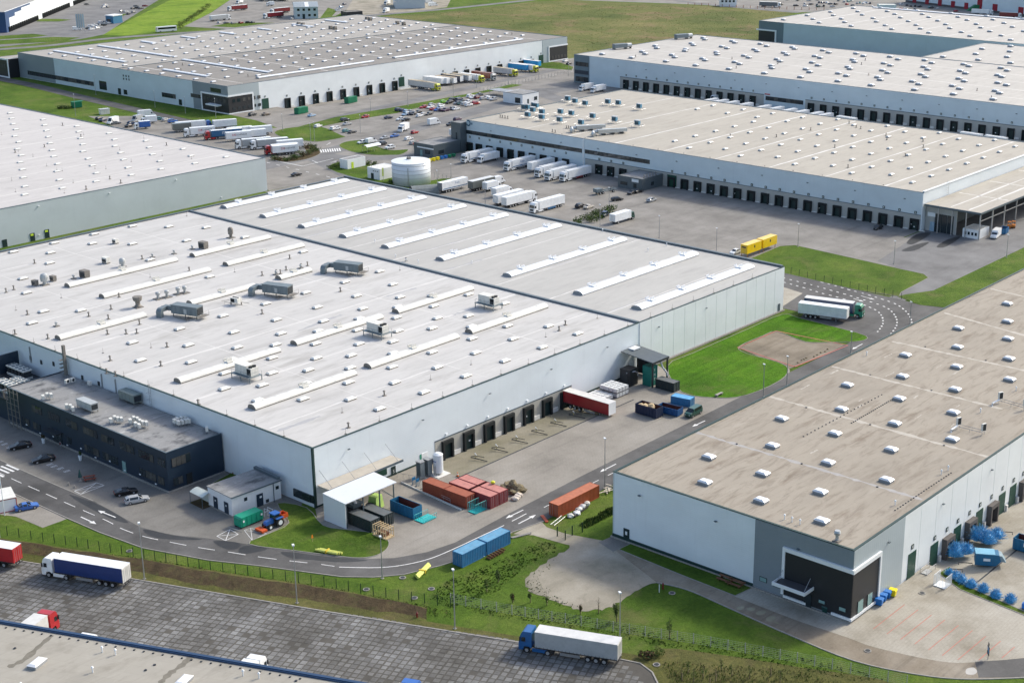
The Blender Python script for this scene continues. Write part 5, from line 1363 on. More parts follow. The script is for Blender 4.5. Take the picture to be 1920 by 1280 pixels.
# ================================================================== E  left warehouse behind the white hall
H_E=12.4
E_,E_roof=warehouse('warehouse','pale-roofed warehouse at the left edge behind the white hall',80,438.8,342.8,700,H_E,{'-v':cladding('grey_blue_cladding',(0.47,0.515,0.54),'H',0.45),'all':W_pale},RF_E,M_trimd)
ze=H_E-.12
SE=[(80+13.35*i+(6.7 if j % 2 else 0),451+12.2*j) for i in range(9,20) for j in range(16)]
SE=[p for p in SE if p[0]<339 and-20<proj(p,ze)[0]<520]
on_roof(E_roof,'skylight',SK_E,SE,ze,0,.8)
seams(E_roof,[((150,v),(340,v)) for v in (456,480,504,529,553,578)],ze+.006,M_seamc,.3,.6,.5)
on_roof(E_roof,'lightning_rod',V_rod,[(random.uniform(240,338),random.uniform(442,600)) for _ in range(26)],ze)
on_roof(E_roof,'vent_pipe',V_dark,[(random.uniform(250,335),random.uniform(442,560)) for _ in range(9)],ze)
for x,y in ((9,457),(61,445),(88,438)):
    u_,z_=WV(x,y,438.8)
    d=wpart('door',MB().box(u_-.8,438.65,z_-2.2,u_+.8,438.79,z_+1.4),M_doorn,E_)
    if x>20:wpart('door_sign',MB().box(u_-.7,438.55,z_+.6,u_+.3,438.648,z_+1.2),plain('lime_sign',(0.55,0.70,0.05),0.5),d)
for x,y in ((72,386),(205,362),(330,337),(415,370),(73,440)):
    u_,z_=WV(x,y,438.8);wpart('wall_lamp',MB().box(u_-.25,438.4,z_-.1,u_+.25,438.79,z_+.1),M_trimw,E_)
# ================================================================== F, G  upper right warehouses
H_F=14.8
Fb,F_roof=warehouse('warehouse','wide warehouse with shaded loading docks and a pale roof at the upper right',617,120,729.5,521.2,H_F,{'-u':W_ice,'all':W_ice},RF_F,M_trimd)
zf=H_F-.12
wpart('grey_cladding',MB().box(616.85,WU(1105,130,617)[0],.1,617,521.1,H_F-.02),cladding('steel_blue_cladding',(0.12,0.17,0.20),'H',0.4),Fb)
vF0=WU(1105,130,617)[0]
strip(Fb,616.85,vF0+.6,520,9.0,11.2,6);strip(Fb,616.85,vF0+.6,520,.8,3.4,6)
wpart('dark_band',MB().box(616.75,vF0+.4,4.8,616.848,520.6,6.8),W_navy,Fb)
wpart('dock_band',MB().box(616.88,399.5,-.1,616.998,489.5,5.9),W_dockgrey,Fb);wpart('dock_band',MB().box(616.88,240,-.1,616.998,375.8,5.9),W_dockgrey,Fb)
wpart('dock_band',MB().box(616.8,399.5,5.9,616.99,489.5,6.15),M_trimd,Fb);wpart('dock_band',MB().box(616.8,240,5.9,616.99,375.8,6.15),M_trimd,Fb)
dF=dock_parts(3.3,4.7,0.02,M_doorn,0.7)
dock_row(Fb,[(616.86,485.3-6.63*k) for k in range(13)]+[(616.86,372.4-6.79*k) for k in range(19)],'-u',0,dF,6.8)
strip(Fb,617,377,398.5,3.4,5.4,9)
wpart('red_sign',MB().box(616.8,396,6.1,616.99,399,6.6),plain('sign_red',(0.45,0.04,0.05),0.5),Fb)
for k in range(14):wpart('wall_lamp',MB().box(616.6,250+k*18.5,11.2,616.99,250.7+k*18.5,11.4),M_trimd,Fb)
SF=[]
for i in range(5):
    for j in range(17):
        b_=(625+23*i,508-20.5*j-(9 if i % 2 else 0));SF+=[b_,(b_[0]-5.5,b_[1]-6)]
SF=[p for p in SF if 620<p[0]<727 and 240<p[1]<516]
on_roof(F_roof,'skylight',SK_F,SF,zf,0,1.2)
seams(F_roof,[((u,240),(u,518)) for u in (636,658.5,681,703)],zf+.006,M_seamc,.5,.9,.5)
on_roof(F_roof,'vent_pipe',V_dark,[(random.uniform(622,725),random.uniform(260,510)) for _ in range(12)],zf)
Fe,Fe_roof=warehouse('warehouse','rear extension of the upper right warehouse, set against the shaded blue wall',729.7,200,809,375.5,H_F-.4,{'all':W_ice},RF_F,M_trimd)
on_roof(Fe_roof,'skylight',SK_F,[(739+21*i,365-18*j-(8 if i % 2 else 0)) for i in range(4) for j in range(6)],H_F-.52,0,1.0)
for k,(x,y) in enumerate(((1145,90),(1265,72))):
    g=G(x,y,zf);t=thing('roof_plant',('steel-framed cooling plant on the left rear of the upper right roof','grey boxed plant at the far left corner of the upper right roof')[k],'roof plant',(min(g[0],724),min(g[1],516),zf),R(-20))
    obj('casing',MB().box(-5,-1.6,.8,3,1.6,2.9).q(M_hvac),t);obj('tank',MB().cyl((3.2,0,1.8),1.2,3,10,axis='x').q(plain('bright_duct',(0.44,0.46,0.46),0.35,0.5)),t)
    obj('stand',MB().box(-5,-1.5,0,-4.6,1.5,.8).box(2.4,-1.5,0,2.8,1.5,.8).box(5.6,-1,0,5.9,1,.8).q(M_rust),t)
H_G=13.0
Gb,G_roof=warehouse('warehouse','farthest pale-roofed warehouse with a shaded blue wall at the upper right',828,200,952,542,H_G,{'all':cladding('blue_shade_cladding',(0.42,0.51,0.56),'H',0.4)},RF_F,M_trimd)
zg=H_G-.12
vG=WU(1469,55,828)[0]
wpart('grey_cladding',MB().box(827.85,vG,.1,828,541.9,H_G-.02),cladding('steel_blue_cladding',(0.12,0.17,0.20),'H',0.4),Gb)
wpart('black_cladding',MB().box(827.7,vG+6,.2,827.848,541.8,7.0),W_char,Gb)
for b_ in ((827.3,vG+5,7.0,827.85,543.5,7.9),(827.3,vG+5,.2,827.85,vG+6,7.0)):wpart('white_frame',MB().box(*b_),M_trimw,Gb)
SG=[(840+15.2*i,532-26.5*j-(13 if i % 2 else 0)) for i in range(8) for j in range(11)]
on_roof(G_roof,'skylight',SK_F,[p for p in SG if p[1]>330],zg,0,1.5)
seams(G_roof,[((830,v),(950,v)) for v in (516,490,464,438,412,386,360)],zg+.006,M_seamc,.6,1.1,.4)
striplight(G_roof,(947,525),(947,330),3.2,zg)

# ================================================================== far buildings
def far_box(name,label,p0,p1,depth,h,wm,rm,cat='building'):
    """box whose front runs from ground point p0 to p1, going back 'depth' metres"""
    a,b=Vector(p0),Vector(p1);d=b-a;L=d.length
    t=thing(name,label,cat,(a.x,a.y,0),math.atan2(d.y,d.x))
    obj('wall',MB().box(0,0,0,L,.3,h).q(wm),t);obj('wall',MB().box(0,depth-.3,0,L,depth,h).q(wm),t)
    obj('wall',MB().box(0,.3,0,.3,depth-.3,h).q(wm),t);obj('wall',MB().box(L-.3,.3,0,L,depth-.3,h).q(wm),t)
    rf=obj('roof',MB().box(.3,.3,h-.5,L-.3,depth-.3,h-.15).q(rm),t)
    return t,rf,L
# navy and white hall top left
hI=HT((13,62),(9,23))
p0,p1=G(13,62),G(163,0);d=Vector(p1)-Vector(p0);p1b=tuple(Vector(p0)+d*1.6)
tI,rI,LI=far_box('warehouse','navy and white logistics hall at the top left corner',p0,p1b,160,hI,W_white,RF_D2,'warehouse')
W_blue=cladding('navy_blue_cladding',(0.02,0.06,0.16),'H',0.4)
obj('navy_cladding',MB().box(-.15,-.12,.1,8,-.002,hI).box(8,-.12,hI*.66,22,-.002,hI).box(22,-.12,hI*.8,38,-.002,hI).box(38,-.12,hI*.92,60,-.002,hI).q(W_blue),tI)
obj('navy_cladding',MB().box(-.15,-.002,.1,-.004,160,hI).q(W_blue),tI)
obj('fascia',MB().box(-.2,-.2,hI,LI,.3,hI+.25).q(M_trimw),tI)
dI=dock_parts(2.8,3.4,0.02,M_doorn,.7,bumper=False)
for k in range(int(LI/5.2)-2):
    if 14 <= k % 17 <= 15:continue
    d_=obj('dock_door',dI[0],tI,(6+k*5.2,-.15,0));obj('dock_seal',dI[1],d_)
# small two-storey office and grey shed top centre
hJ=HT((553,35),(553,13))
tJ,rJ,LJ=far_box('office_building','small pale blue two-storey office at the top centre',G(553,36),G(597,35),26,hJ,cladding('pale_blue_render',(0.45,0.53,0.55),'H',0.6,strength=0.1),plain('grey_roof_sheet',(0.30,0.34,0.36),0.5,0.1),'office')
obj('gable_roof',MB().wedge([(-.5,-.5,hJ),(LJ+.5,-.5,hJ),(LJ+.5,26.5,hJ),(-.5,26.5,hJ),(-.5,10,hJ+2.4),(LJ+.5,10,hJ+2.4),(LJ+.5,14,hJ+2.4),(-.5,14,hJ+2.4)]).q(plain('grey_roof_sheet',(0.30,0.34,0.36),0.5,0.1)),tJ)
obj('roof_stripe',MB().wedge([(LJ*.45,-.55,hJ+.05),(LJ*.62,-.55,hJ+.05),(LJ*.62,10,hJ+2.45),(LJ*.45,10,hJ+2.45),(LJ*.45,-.55,hJ+.12),(LJ*.62,-.55,hJ+.12),(LJ*.62,10,hJ+2.52),(LJ*.45,10,hJ+2.52)]).q(M_trimw),tJ)
for k in range(4):
    for q in range(2):
        x=LJ*(.1+.23*k)
        if k==1 and q==0:obj('door',MB().box(x,-.1,0,x+1.8,-.003,3.4).q(M_doorn),tJ);continue
        f=obj('window',MB().box(x,-.1,1.4+q*hJ*.47,x+2.2,-.003,3.6+q*hJ*.47).q(M_trimw),tJ);obj('pane',MB().box(x+.15,-.16,1.6+q*hJ*.47,x+2.05,-.102,3.4+q*hJ*.47).q(M_glass),f)
tK,_,_=far_box('shed','plain grey sheet-metal shed at the top edge',G(742,17),G(797,16),30,HT((742,17),(742,-6)),cladding('shed_sheet',(0.46,0.51,0.54),'V',0.8),RF_D2,'shed')
tK2,_,_=far_box('carport','low dark carport at the top centre behind the upper warehouse',G(650,31),G(680,29),10,3.0,W_char,M_rust,'carport')
tB,_,LB=far_box('gate_kiosk','small blue kiosk at the forecourt of the navy and white hall',G(199,44),G(213,45),9,5.2,plain('kiosk_blue',(0.04,0.16,0.28),0.5),M_trimw,'kiosk')
obj('window',MB().box(1,-.08,1,LB-2.5,-.003,3).q(M_glass),tB);obj('fascia',MB().box(-.3,-.4,5.2,LB+.3,9.3,5.7).q(M_trimw),tB)
tR,_,LR=far_box('warehouse','white hall with red doors at the top right corner',G(1698,4),G(2000,41),120,22,cladding('far_white_cladding',(0.60,0.67,0.71),'H',0.5),RF_F,'warehouse')
M_reddoor=plain('red_door',(0.30,0.015,0.03),0.5)
for k,f_ in enumerate((.47,.565,.72)):obj('red_door',MB().box(LR*f_,-.1,.3+(3.5 if k==0 else 0),LR*f_+5,-.003,6.5+(2.5 if k==0 else 0)).q(M_reddoor),tR)
obj('plinth',MB().box(0,-.2,0,LR,-.003,1.6).q(plain('dark_plinth',(0.10,0.09,0.09),0.7)),tR)
for k in range(6):obj('dock_door',MB().box(8+k*14,-.3,.2,12+k*14,-.203,5).q(M_reddoor),tR)
tS,_,_=far_box('white_shed','pale glazed shed among the cars behind the far right roof',G(1648,21),G(1680,21),8,4.6,plain('pale_green_sheet',(0.50,0.60,0.58),0.4),M_hvacw,'shed')
tH,_,LH=far_box('site_cabin','small white two-storey site cabin by the road at the top right',G(1350,13),G(1381,13),8,6.2,M_white,M_hvacw,'cabin')
for k in range(4):obj('window',MB().box(1+k*LH/4.4,-.08,3.4,2.6+k*LH/4.4,-.003,5).q(M_glass),tH)
tg,_,LG=far_box('skip','green covered skip before the white hall with red doors',G(1828,21),G(1848,21),4,4.5,plain('skip_green',(0.02,0.16,0.07),0.5),plain('skip_green',(0.02,0.16,0.07),0.5),'skip')
obj('hood',MB().wedge([(-6,-.1,0),(0,-.1,0),(0,4,0),(-6,4,0),(-.5,-.1,4.2),(0,-.1,4.5),(0,4,4.5),(-.5,4,4.2)]).q(plain('skip_green',(0.02,0.16,0.07),0.5)),tg)

# ---- guard house, bike shelters, tank and pump houses
gh,ghr=block('guard_house','white flat-roofed guard house by the road beside the staff car park',485,462,497,475,5.0,M_white,RF_dirty,'guard house')
_p=G(985,196);
gh.location=(_p[0]-2,_p[1],0)
obj('window',MB().box(-.08,1.5,.6,-.003,5,3.2).q(M_glass),gh);obj('door',MB().box(3.5,-.08,0,4.6,-.003,2.4).q(M_doorn),gh);obj('window',MB().box(8.5,-.08,1.2,10.8,-.003,3.0).q(M_glass),gh)
obj('parapet_cap',MB().box(-.1,-.1,5,12.1,.2,5.2).box(-.1,.2,5,.2,13.1,5.2).q(M_trimd),gh)
for k,(x,y) in enumerate(((936,178),(957,181))):
    g=G(x,y);t=thing('bike_shelter',('left','right')[k]+' grey flat-roofed shelter beside the guard house','shelter',(*g,0),R(-5))
    obj('roof',MB().box(-3.5,-4,2.5,3.5,4,2.7).q(plain('shelter_grey',(0.30,0.32,0.34),0.5,0.2)),t)
    for x_ in (-3.2,3.2):
        for y_ in (-3.6,3.6):obj('post',MB().tube([(x_,y_,0),(x_,y_,2.5)],.08,5).q(M_steel),t)
tank=thing('water_tank','big white cylindrical water tank behind the white hall','tank',(386.6,407.6,0))
M_tank=plain('tank_white',(0.66,0.69,0.71),0.35,var=0.04,dirt=0.2,dirtcol=(0.4,0.4,0.38))
obj('shell',MB().cyl((0,0,0),7.3,8.6,40,0).mesh('shell',[M_tank],True),tank)
tank.children[0].data.polygons.foreach_set('use_smooth',[len(p.vertices)==4 for p in tank.children[0].data.polygons])
obj('roof',MB().cyl((0,0,8.6),7.42,.7,40,0,r2=.6).q(M_tank),tank)
for z in (2.9,4.4,5.9,7.6):obj('ring',MB().cyl((0,0,z),7.36,.14,40,0).q(M_steel),tank)
obj('pipe',MB().tube([(-6.0,-4.5,0),(-6.0,-4.5,7.2)],.14,6).q(M_steel),tank)
obj('hatch',MB().cyl((-.5,.5,9.2),.9,.7,10).q(M_rust),tank)
ph,_=block('pump_house','white pump house beside the water tank',0,0,9,7,4.4,M_white,M_hvacw,'pump house')
_p=G(713,337);ph.location=(_p[0]-1,_p[1]-1,0)
obj('door',MB().box(-.06,3.5,0,-.003,5,2.3).q(M_doorn),ph)
for k in range(3):obj('vent_grille',MB().box(-.06,1.0+k*1.1,3.1,-.003,1.6+k*1.1,3.4).q(M_darkmetal),ph)
ph2,_=block('transformer_house','small pale transformer house on the grass by the junction',0,0,9.5,4.5,3.8,M_white,RF_dirty,'transformer house')
_p=G(652,318);ph2.location=(_p[0],_p[1],0)
obj('door',MB().box(2,-.06,0,3.2,-.003,2.6).q(plain('lime_sign',(0.55,0.70,0.05))),ph2)
lime=thing('feather_flag','lime green upright banner between pump house and water tank','flag',(*G(719,341),0))
obj('pole',MB().tube([(0,0,0),(0,0,5.5)],.05,5).q(M_steel),lime);obj('banner',MB().box(-.5,-.03,2.2,.3,.03,5.4).q(plain('lime_banner',(0.50,0.60,0.12),0.6)),lime)
tunnel=thing('tarpaulin_tunnel','grey tarpaulin tunnel tent behind the white hall beside the water tank','tent',(*G(795,362),0),R(-28))
m_=MB();K=8
for i in range(5):
    for k in range(K):
        q=lambda a_,x:(x,-3*math.cos(math.pi*a_/K),3.0*math.sin(math.pi*a_/K))
        m_.poly([q(k,-5+i*2),q(k,-3+i*2),q(k+1,-3+i*2),q(k+1,-5+i*2)])
obj('cover',m_.q(plain('tarpaulin_grey',(0.16,0.18,0.18),0.6,var=0.3,scale=1.2)),tunnel)
obj('end_wall',MB().poly([(-5,-3*math.cos(math.pi*a_/K),3.0*math.sin(math.pi*a_/K)) for a_ in range(K+1)]).q(M_darkmetal),tunnel)

# ================================================================== near outbuildings
# white shed with two doors, shelter beside it
ws=thing('utility_shed','white flat-roofed utility shed with dark doors before the white hall corner','shed',(158.4,220,0),R(-3))
sw,sl_,sh=11.4,8.0,4.1
M_render=plain('white_render',(0.70,0.70,0.70),0.7,var=0.05,scale=0.8,dirt=0.2,dirtcol=(0.4,0.38,0.35))
obj('wall',MB().box(0,0,0,sw,.25,sh).q(M_render),ws);obj('wall',MB().box(0,.25,0,.25,sl_,sh).q(M_render),ws)
obj('wall',MB().box(sw-.25,.25,0,sw,sl_,sh).q(M_render),ws);obj('wall',MB().box(.25,sl_-.25,0,sw-.25,sl_,sh).q(M_render),ws)
obj('roof',MB().box(-.15,-.15,sh,sw+.15,sl_+.15,sh+.15).q(RF_dirty),ws);obj('parapet',MB().box(sw-.5,.3,sh+.15,sw+.15,sl_+.15,sh+.7).q(M_trimd),ws)
obj('gutter',MB().box(-.2,-.3,sh-.05,sw+.2,-.152,sh+.18).q(M_trimd),ws)
obj('plinth',MB().box(-.06,-.06,-.05,sw,-.002,.35).box(-.06,-.002,-.05,-.002,sl_,.35).q(M_kerb),ws)
for y in (1.2,4.8):
    d=obj('door',MB().box(-.1,y,.3,-.062,y+1.35,2.7).q(W_navy),ws);obj('door_sign',MB().box(-.13,y+.5,1.8,-.102,y+.8,2.1).q(M_trimw),d)
d=obj('door',MB().box(5.6,-.1,.3,7.1,-.062,2.9).q(W_navy),ws);obj('door_sign',MB().box(6.3,-.13,2.0,6.8,-.102,2.4).q(M_trimw),d)
for x in (2.8,10.2):obj('window',MB().box(x,-.08,2.5,x+.7,-.003,3.2).q(M_glass),ws)
obj('vent_grille',MB().box(7.7,-.1,.5,8.4,-.062,1.2).q(M_darkmetal),ws)
obj('downpipe',MB().tube([(9.6,-.15,0),(9.6,-.15,sh)],.08,6).q(M_trimd),ws)
shl=thing('smoking_shelter','arched clear-roofed shelter beside the white utility shed','shelter',(*G(372,947),0),R(-3))
m_=MB();K=7
for k in range(K):
    q=lambda a_:(-.4+2.4*math.sin(math.pi*.5*a_/K)*1.0,0,2.0+.9*math.sin(math.pi*(.15+.75*a_/K)))
    m_.poly([(q(k)[0],-2.2,q(k)[2]),(q(k)[0],2.2,q(k)[2]),(q(k+1)[0],2.2,q(k+1)[2]),(q(k+1)[0],-2.2,q(k+1)[2])])
obj('roof',m_.q(plain('clear_sheet',(0.52,0.56,0.52),0.25)),shl)
for x in (-.4,2.0):
    for y in (-2.1,2.1):obj('post',MB().tube([(x,y,0),(x,y,2.5)],.06,5).q(M_trimd),shl)
obj('glass_wall',MB().box(1.95,-2.1,.2,2.0,2.1,2.1).q(plain('clear_sheet',(0.52,0.56,0.52),0.25)),shl)
obj('base',MB().box(-.5,-2.3,0,2.1,2.3,.1).q(M_soil),shl)

# open white shed over the compactors (front left corner of the white hall)
c0=G(606,985);c1=G(645,990)
sh2=thing('open_shed','open white sheet-metal shed roof over black compactor containers','shed',(168.9,199.4,0))
hz=5.4
M_corr=cladding('corrugated_white',(0.60,0.63,0.65),'V',0.25,strength=0.6)
x0_,x1_,y0_,y1_=168.9,182.0,199.4,205.6
wpart('side_wall',MB().box(x0_,y0_,.0,x0_+.15,y1_,hz-.1),M_corr,sh2)
m_=MB().wedge([(x0_-.1,y0_-.2,hz-.25),(x1_,y0_-.2,hz-.25),(x1_,y1_,hz+.1),(x0_-.1,y1_,hz+.1),(x0_-.1,y0_-.2,hz-.1),(x1_,y0_-.2,hz-.1),(x1_,y1_,hz+.25),(x0_-.1,y1_,hz+.25)])
wpart('roof',m_,M_corr,sh2)
for x in (x0_+.3,x0_+4.6,x0_+8.8,x1_-.6):wpart('post',MB().box(x,y0_+.1,0,x+.2,y0_+.3,hz-.25),M_trimd,sh2)
for x in (x0_+7,x1_-.6):wpart('post',MB().box(x,y1_-.4,0,x+.2,y1_-.2,hz+.05),M_trimd,sh2)
wpart('brace',MB().tube([(x1_-.5,y0_+.2,2.2),(x1_-.5,y1_-.3,3.2)],.06,5).tube([(x1_-.5,y0_+.2,2.2),(x0_+8.9,y0_+.2,hz-.4)],.05,5),M_trimd,sh2)
wpart('back_panel',MB().box(x0_+7,y1_-.15,0,x1_-.2,y1_,1.6),M_kerb,sh2)

# dark compactor shelter near the right end of A's dock wall
cs=thing('compactor_shelter','dark steel shelter over the green compactor against the white hall','shelter',(266.8,201.2,0))
q0,q1=G(1166,668,6.6),G(1253,680,6.6)
X0,X1,Y0,Y1=266.8,273.2,201.2,210.8
M_slateroof=plain('slate_sheet',(0.085,0.105,0.12),0.5,0.2,var=0.08)
wpart('roof',MB().wedge([(X0,Y0,6.2),(X1,Y0,6.2),(X1,Y1,7.0),(X0,Y1,7.0),(X0,Y0,6.4),(X1,Y0,6.4),(X1,Y1,7.2),(X0,Y1,7.2)]),M_slateroof,cs)
wpart('fascia',MB().box(X0-.05,Y0-.15,5.9,X1+.05,Y0-.005,6.4),M_darkmetal,cs)
for x,y in ((X0+.1,Y0),(X1-.5,Y0),(X1-.5,Y1-3)):wpart('post',MB().box(x,y,0,x+.35,y+.35,6.2),M_darkmetal,cs)
wpart('side_wall',MB().box(X1-.15,Y0+5,.2,X1,Y1,6.3),W_char,cs)
wpart('rooflight',MB().obox((270.5,209.6,7.15),(2.6,1.6,.3),0),M_dome,cs)


# ================================================================== VEHICLES
def paintmat(name,col,rough=0.3):
    if name in _mc:return _mc[name]
    m,nt,b=_nodes(name)
    n=_noise(nt,0.8,5,0.7,_pos(nt))
    c=_ramp(nt,n.outputs[0],[(0.3,tuple(x*.86 for x in col)),(0.7,tuple(min(1,x*1.08) for x in col))])
    nt.links.new(c,b.inputs['Base Color']);b.inputs['Roughness'].default_value=rough
    b.inputs['Coat Weight'].default_value=0.3;b.inputs['Coat Roughness'].default_value=0.15
    _mc[name]=m
    return m
COL={'white':(0.78,0.79,0.79),'silver':(0.42,0.43,0.44),'grey':(0.16,0.17,0.18),'dark grey':(0.05,0.055,0.06),'black':(0.012,0.012,0.014),'navy':(0.02,0.035,0.08),
       'blue':(0.03,0.12,0.40),'light blue':(0.28,0.42,0.58),'red':(0.40,0.02,0.025),'crimson':(0.27,0.015,0.02),'dark red':(0.18,0.015,0.02),'lime green':(0.24,0.62,0.03),'dark green':(0.01,0.07,0.05),
       'teal':(0.10,0.28,0.28),'bronze':(0.14,0.11,0.08),'cream':(0.55,0.50,0.42),'purple':(0.07,0.03,0.07),'yellow':(0.80,0.52,0.01),'azure':(0.02,0.30,0.62),
       'lime yellow':(0.48,0.50,0.02),'brown':(0.22,0.06,0.04),'beige':(0.45,0.36,0.22),'curtain blue':(0.012,0.035,0.15),'cab blue':(0.015,0.10,0.28),'cab green':(0.02,0.22,0.14),'trailer grey':(0.36,0.38,0.39),'old white':(0.60,0.59,0.56),'tan':(0.35,0.24,0.12),'dark blue':(0.02,0.05,0.12),'mid blue':(0.02,0.11,0.24),'orange':(0.75,0.16,0.02),'khaki grey':(0.13,0.14,0.13)}
def P_(c):return paintmat('paint_'+c.replace(' ','_'),COL[c])
M_tyre=plain('tyre',(0.02,0.02,0.021),0.8,var=0.1)
M_rim=plain('wheel_rim',(0.45,0.46,0.47),0.35,0.5)
M_carglass=glass('car_glass',(0.015,0.02,0.024),0.06)
M_light=plain('head_lamp',(0.70,0.71,0.72),0.15,var=0)
M_tail=plain('tail_lamp',(0.45,0.015,0.015),0.25,var=0)
M_chassis=plain('chassis',(0.03,0.03,0.032),0.7)

def wheel_mesh(r,w):
    return MB().cyl((0,-w/2,0),r,w,14,0,axis='y').cyl((0,-w/2-.012,0),r*.6,w+.024,12,1,axis='y').q(M_tyre,M_rim)
WH_CAR,WH_TRK=wheel_mesh(.32,.22),wheel_mesh(.5,.55)
# station: x, z_low, z_belt, z_top, half width at belt, half width at top
ST={
 'sedan':[(2.3,.36,.60,.64,.70,.58),(2.12,.24,.68,.74,.86,.76),(1.05,.22,.86,.92,.90,.80),(.25,.22,.90,1.40,.91,.62),(-.85,.22,.92,1.43,.91,.62),(-1.6,.22,.94,1.02,.90,.78),(-2.15,.26,.90,.97,.86,.76),(-2.32,.40,.70,.74,.74,.64)],
 'hatch':[(2.05,.36,.62,.66,.70,.58),(1.88,.24,.72,.78,.85,.74),(.98,.22,.90,.98,.88,.78),(.2,.22,.94,1.48,.89,.63),(-1.15,.22,.96,1.50,.89,.63),(-1.75,.24,.96,1.32,.86,.58),(-1.98,.28,.92,.98,.84,.72),(-2.08,.40,.72,.76,.74,.64)],
 'wagon':[(2.35,.36,.60,.64,.70,.58),(2.15,.24,.68,.74,.87,.76),(1.1,.22,.86,.92,.90,.80),(.3,.22,.90,1.42,.91,.63),(-1.6,.22,.93,1.44,.91,.63),(-2.1,.24,.93,1.20,.88,.60),(-2.3,.28,.88,.94,.84,.72),(-2.4,.40,.70,.74,.74,.64)],
 'suv':[(2.3,.42,.74,.80,.76,.64),(2.12,.30,.88,.95,.90,.80),(1.1,.28,1.02,1.10,.93,.84),(.4,.28,1.06,1.66,.94,.68),(-1.5,.28,1.08,1.70,.94,.68),(-2.05,.30,1.08,1.45,.90,.62),(-2.22,.34,1.02,1.10,.88,.76),(-2.32,.46,.82,.86,.80,.68)],
 'coupe':[(2.25,.34,.56,.60,.72,.58),(2.05,.22,.64,.70,.88,.78),(.9,.20,.82,.88,.90,.80),(.1,.20,.86,1.28,.91,.60),(-.7,.20,.88,1.29,.91,.60),(-1.7,.20,.92,.98,.90,.74),(-2.1,.26,.88,.94,.86,.74),(-2.25,.40,.68,.72,.74,.62)],
 'minivan':[(2.5,.40,.80,.86,.80,.70),(2.35,.28,.98,1.06,.93,.84),(1.75,.26,1.12,1.20,.95,.86),(.95,.26,1.16,1.88,.96,.76),(-2.2,.26,1.18,1.92,.96,.76),(-2.38,.28,1.16,1.75,.94,.72),(-2.45,.30,1.10,1.16,.92,.82),(-2.5,.40,.80,.86,.84,.74)],
}
_car={}
def car_meshes(kind,col):
    k=(kind,col)
    if k in _car:return _car[k]
    S=ST[kind];body=MB();gl=MB();N=len(S)
    def ring(s):
        x,zl,zb,zt,wb,wt=s
        return [(x,-wb*.93,zl),(x,-wb,zl+(zb-zl)*.45),(x,-wb*.985,zb),(x,-wt,zt),(x,wt,zt),(x,wb*.985,zb),(x,wb,zl+(zb-zl)*.45),(x,wb*.93,zl)]
    Rg=[ring(s) for s in S]
    for i in range(N-1):
        a,b=Rg[i],Rg[i+1]
        cab=S[i][3]-S[i][2]>.2 or S[i+1][3]-S[i+1][2]>.2
        for q in range(8):
            r_=(q+1) % 8
            body.poly([a[q],a[r_],b[r_],b[q]])
        if cab:
            both=S[i][3]-S[i][2]>.2 and S[i+1][3]-S[i+1][2]>.2
            for q,sgn in ((2,-1),(4,1)):
                p=[Vector(a[q]),Vector(a[q+1]),Vector(b[q+1]),Vector(b[q])]
                c=sum(p,Vector())/4
                p=[c+(v-c)*.84+Vector((0,sgn*.012,0)) for v in p]
                gl.poly([tuple(v) for v in p])
            if not both:        # windscreen or rear window
                p=[Vector(a[3]),Vector(a[4]),Vector(b[4]),Vector(b[3])];c=sum(p,Vector())/4
                n=(p[1]-p[0]).cross(p[2]-p[1]).normalized();n=n if n.z>0 else-n
                gl.poly([tuple(c+(v-c)*.88+n*.012) for v in p])
    body.poly(Rg[0][::-1]);body.poly(Rg[-1])
    bm_=body.q(P_(col));g_=gl.q(M_carglass)
    f,r=S[0],S[-1]
    hl=MB().box(f[0]-.12,-.14,f[2]-.12,f[0]+.02,.14,f[2]+.02).q(M_light)
    tl=MB().box(r[0]-.03,-.12,r[2]-.05,r[0]+.1,.12,r[2]+.14).q(M_tail)
    _car[k]=(bm_,g_,hl,tl,S)
    return _car[k]
KINDW={'sedan':'saloon car','hatch':'hatchback','wagon':'estate car','suv':'off-road car','coupe':'coupe','minivan':'passenger van'}
def car(p,rz,kind,col,label,group=None,lod=0,z=0.06):
    b,g,hl,tl,S=car_meshes(kind,col)
    t=thing('parked_car' if kind != 'minivan' else 'parked_van',label,'car' if kind != 'minivan' else 'van',(p[0],p[1],z),rz,group)
    obj('body',b,t);obj('windows',g,t)
    if lod==2:return t
    L=S[0][0];w=S[2][4]
    for x in (L*.62,-L*.62):
        for s in (-1,1):obj('wheel',WH_CAR,t,(x,s*(w-.10),.32))
    if lod==0:
        for s in (-1,1):
            obj('headlight',hl,t,(0,s*.55,0));obj('tail_light',tl,t,(0,s*.58,0))
        obj('mirror',MB().box(-.1,-.1,0,.1,.1,.14).q(P_(col)),t,(S[2][0]-.25,S[2][4]+.06,S[2][2]+.06))
        obj('mirror',MB().box(-.1,-.1,0,.1,.1,.14).q(P_(col)),t,(S[2][0]-.25,-S[2][4]-.06,S[2][2]+.06))
    return t
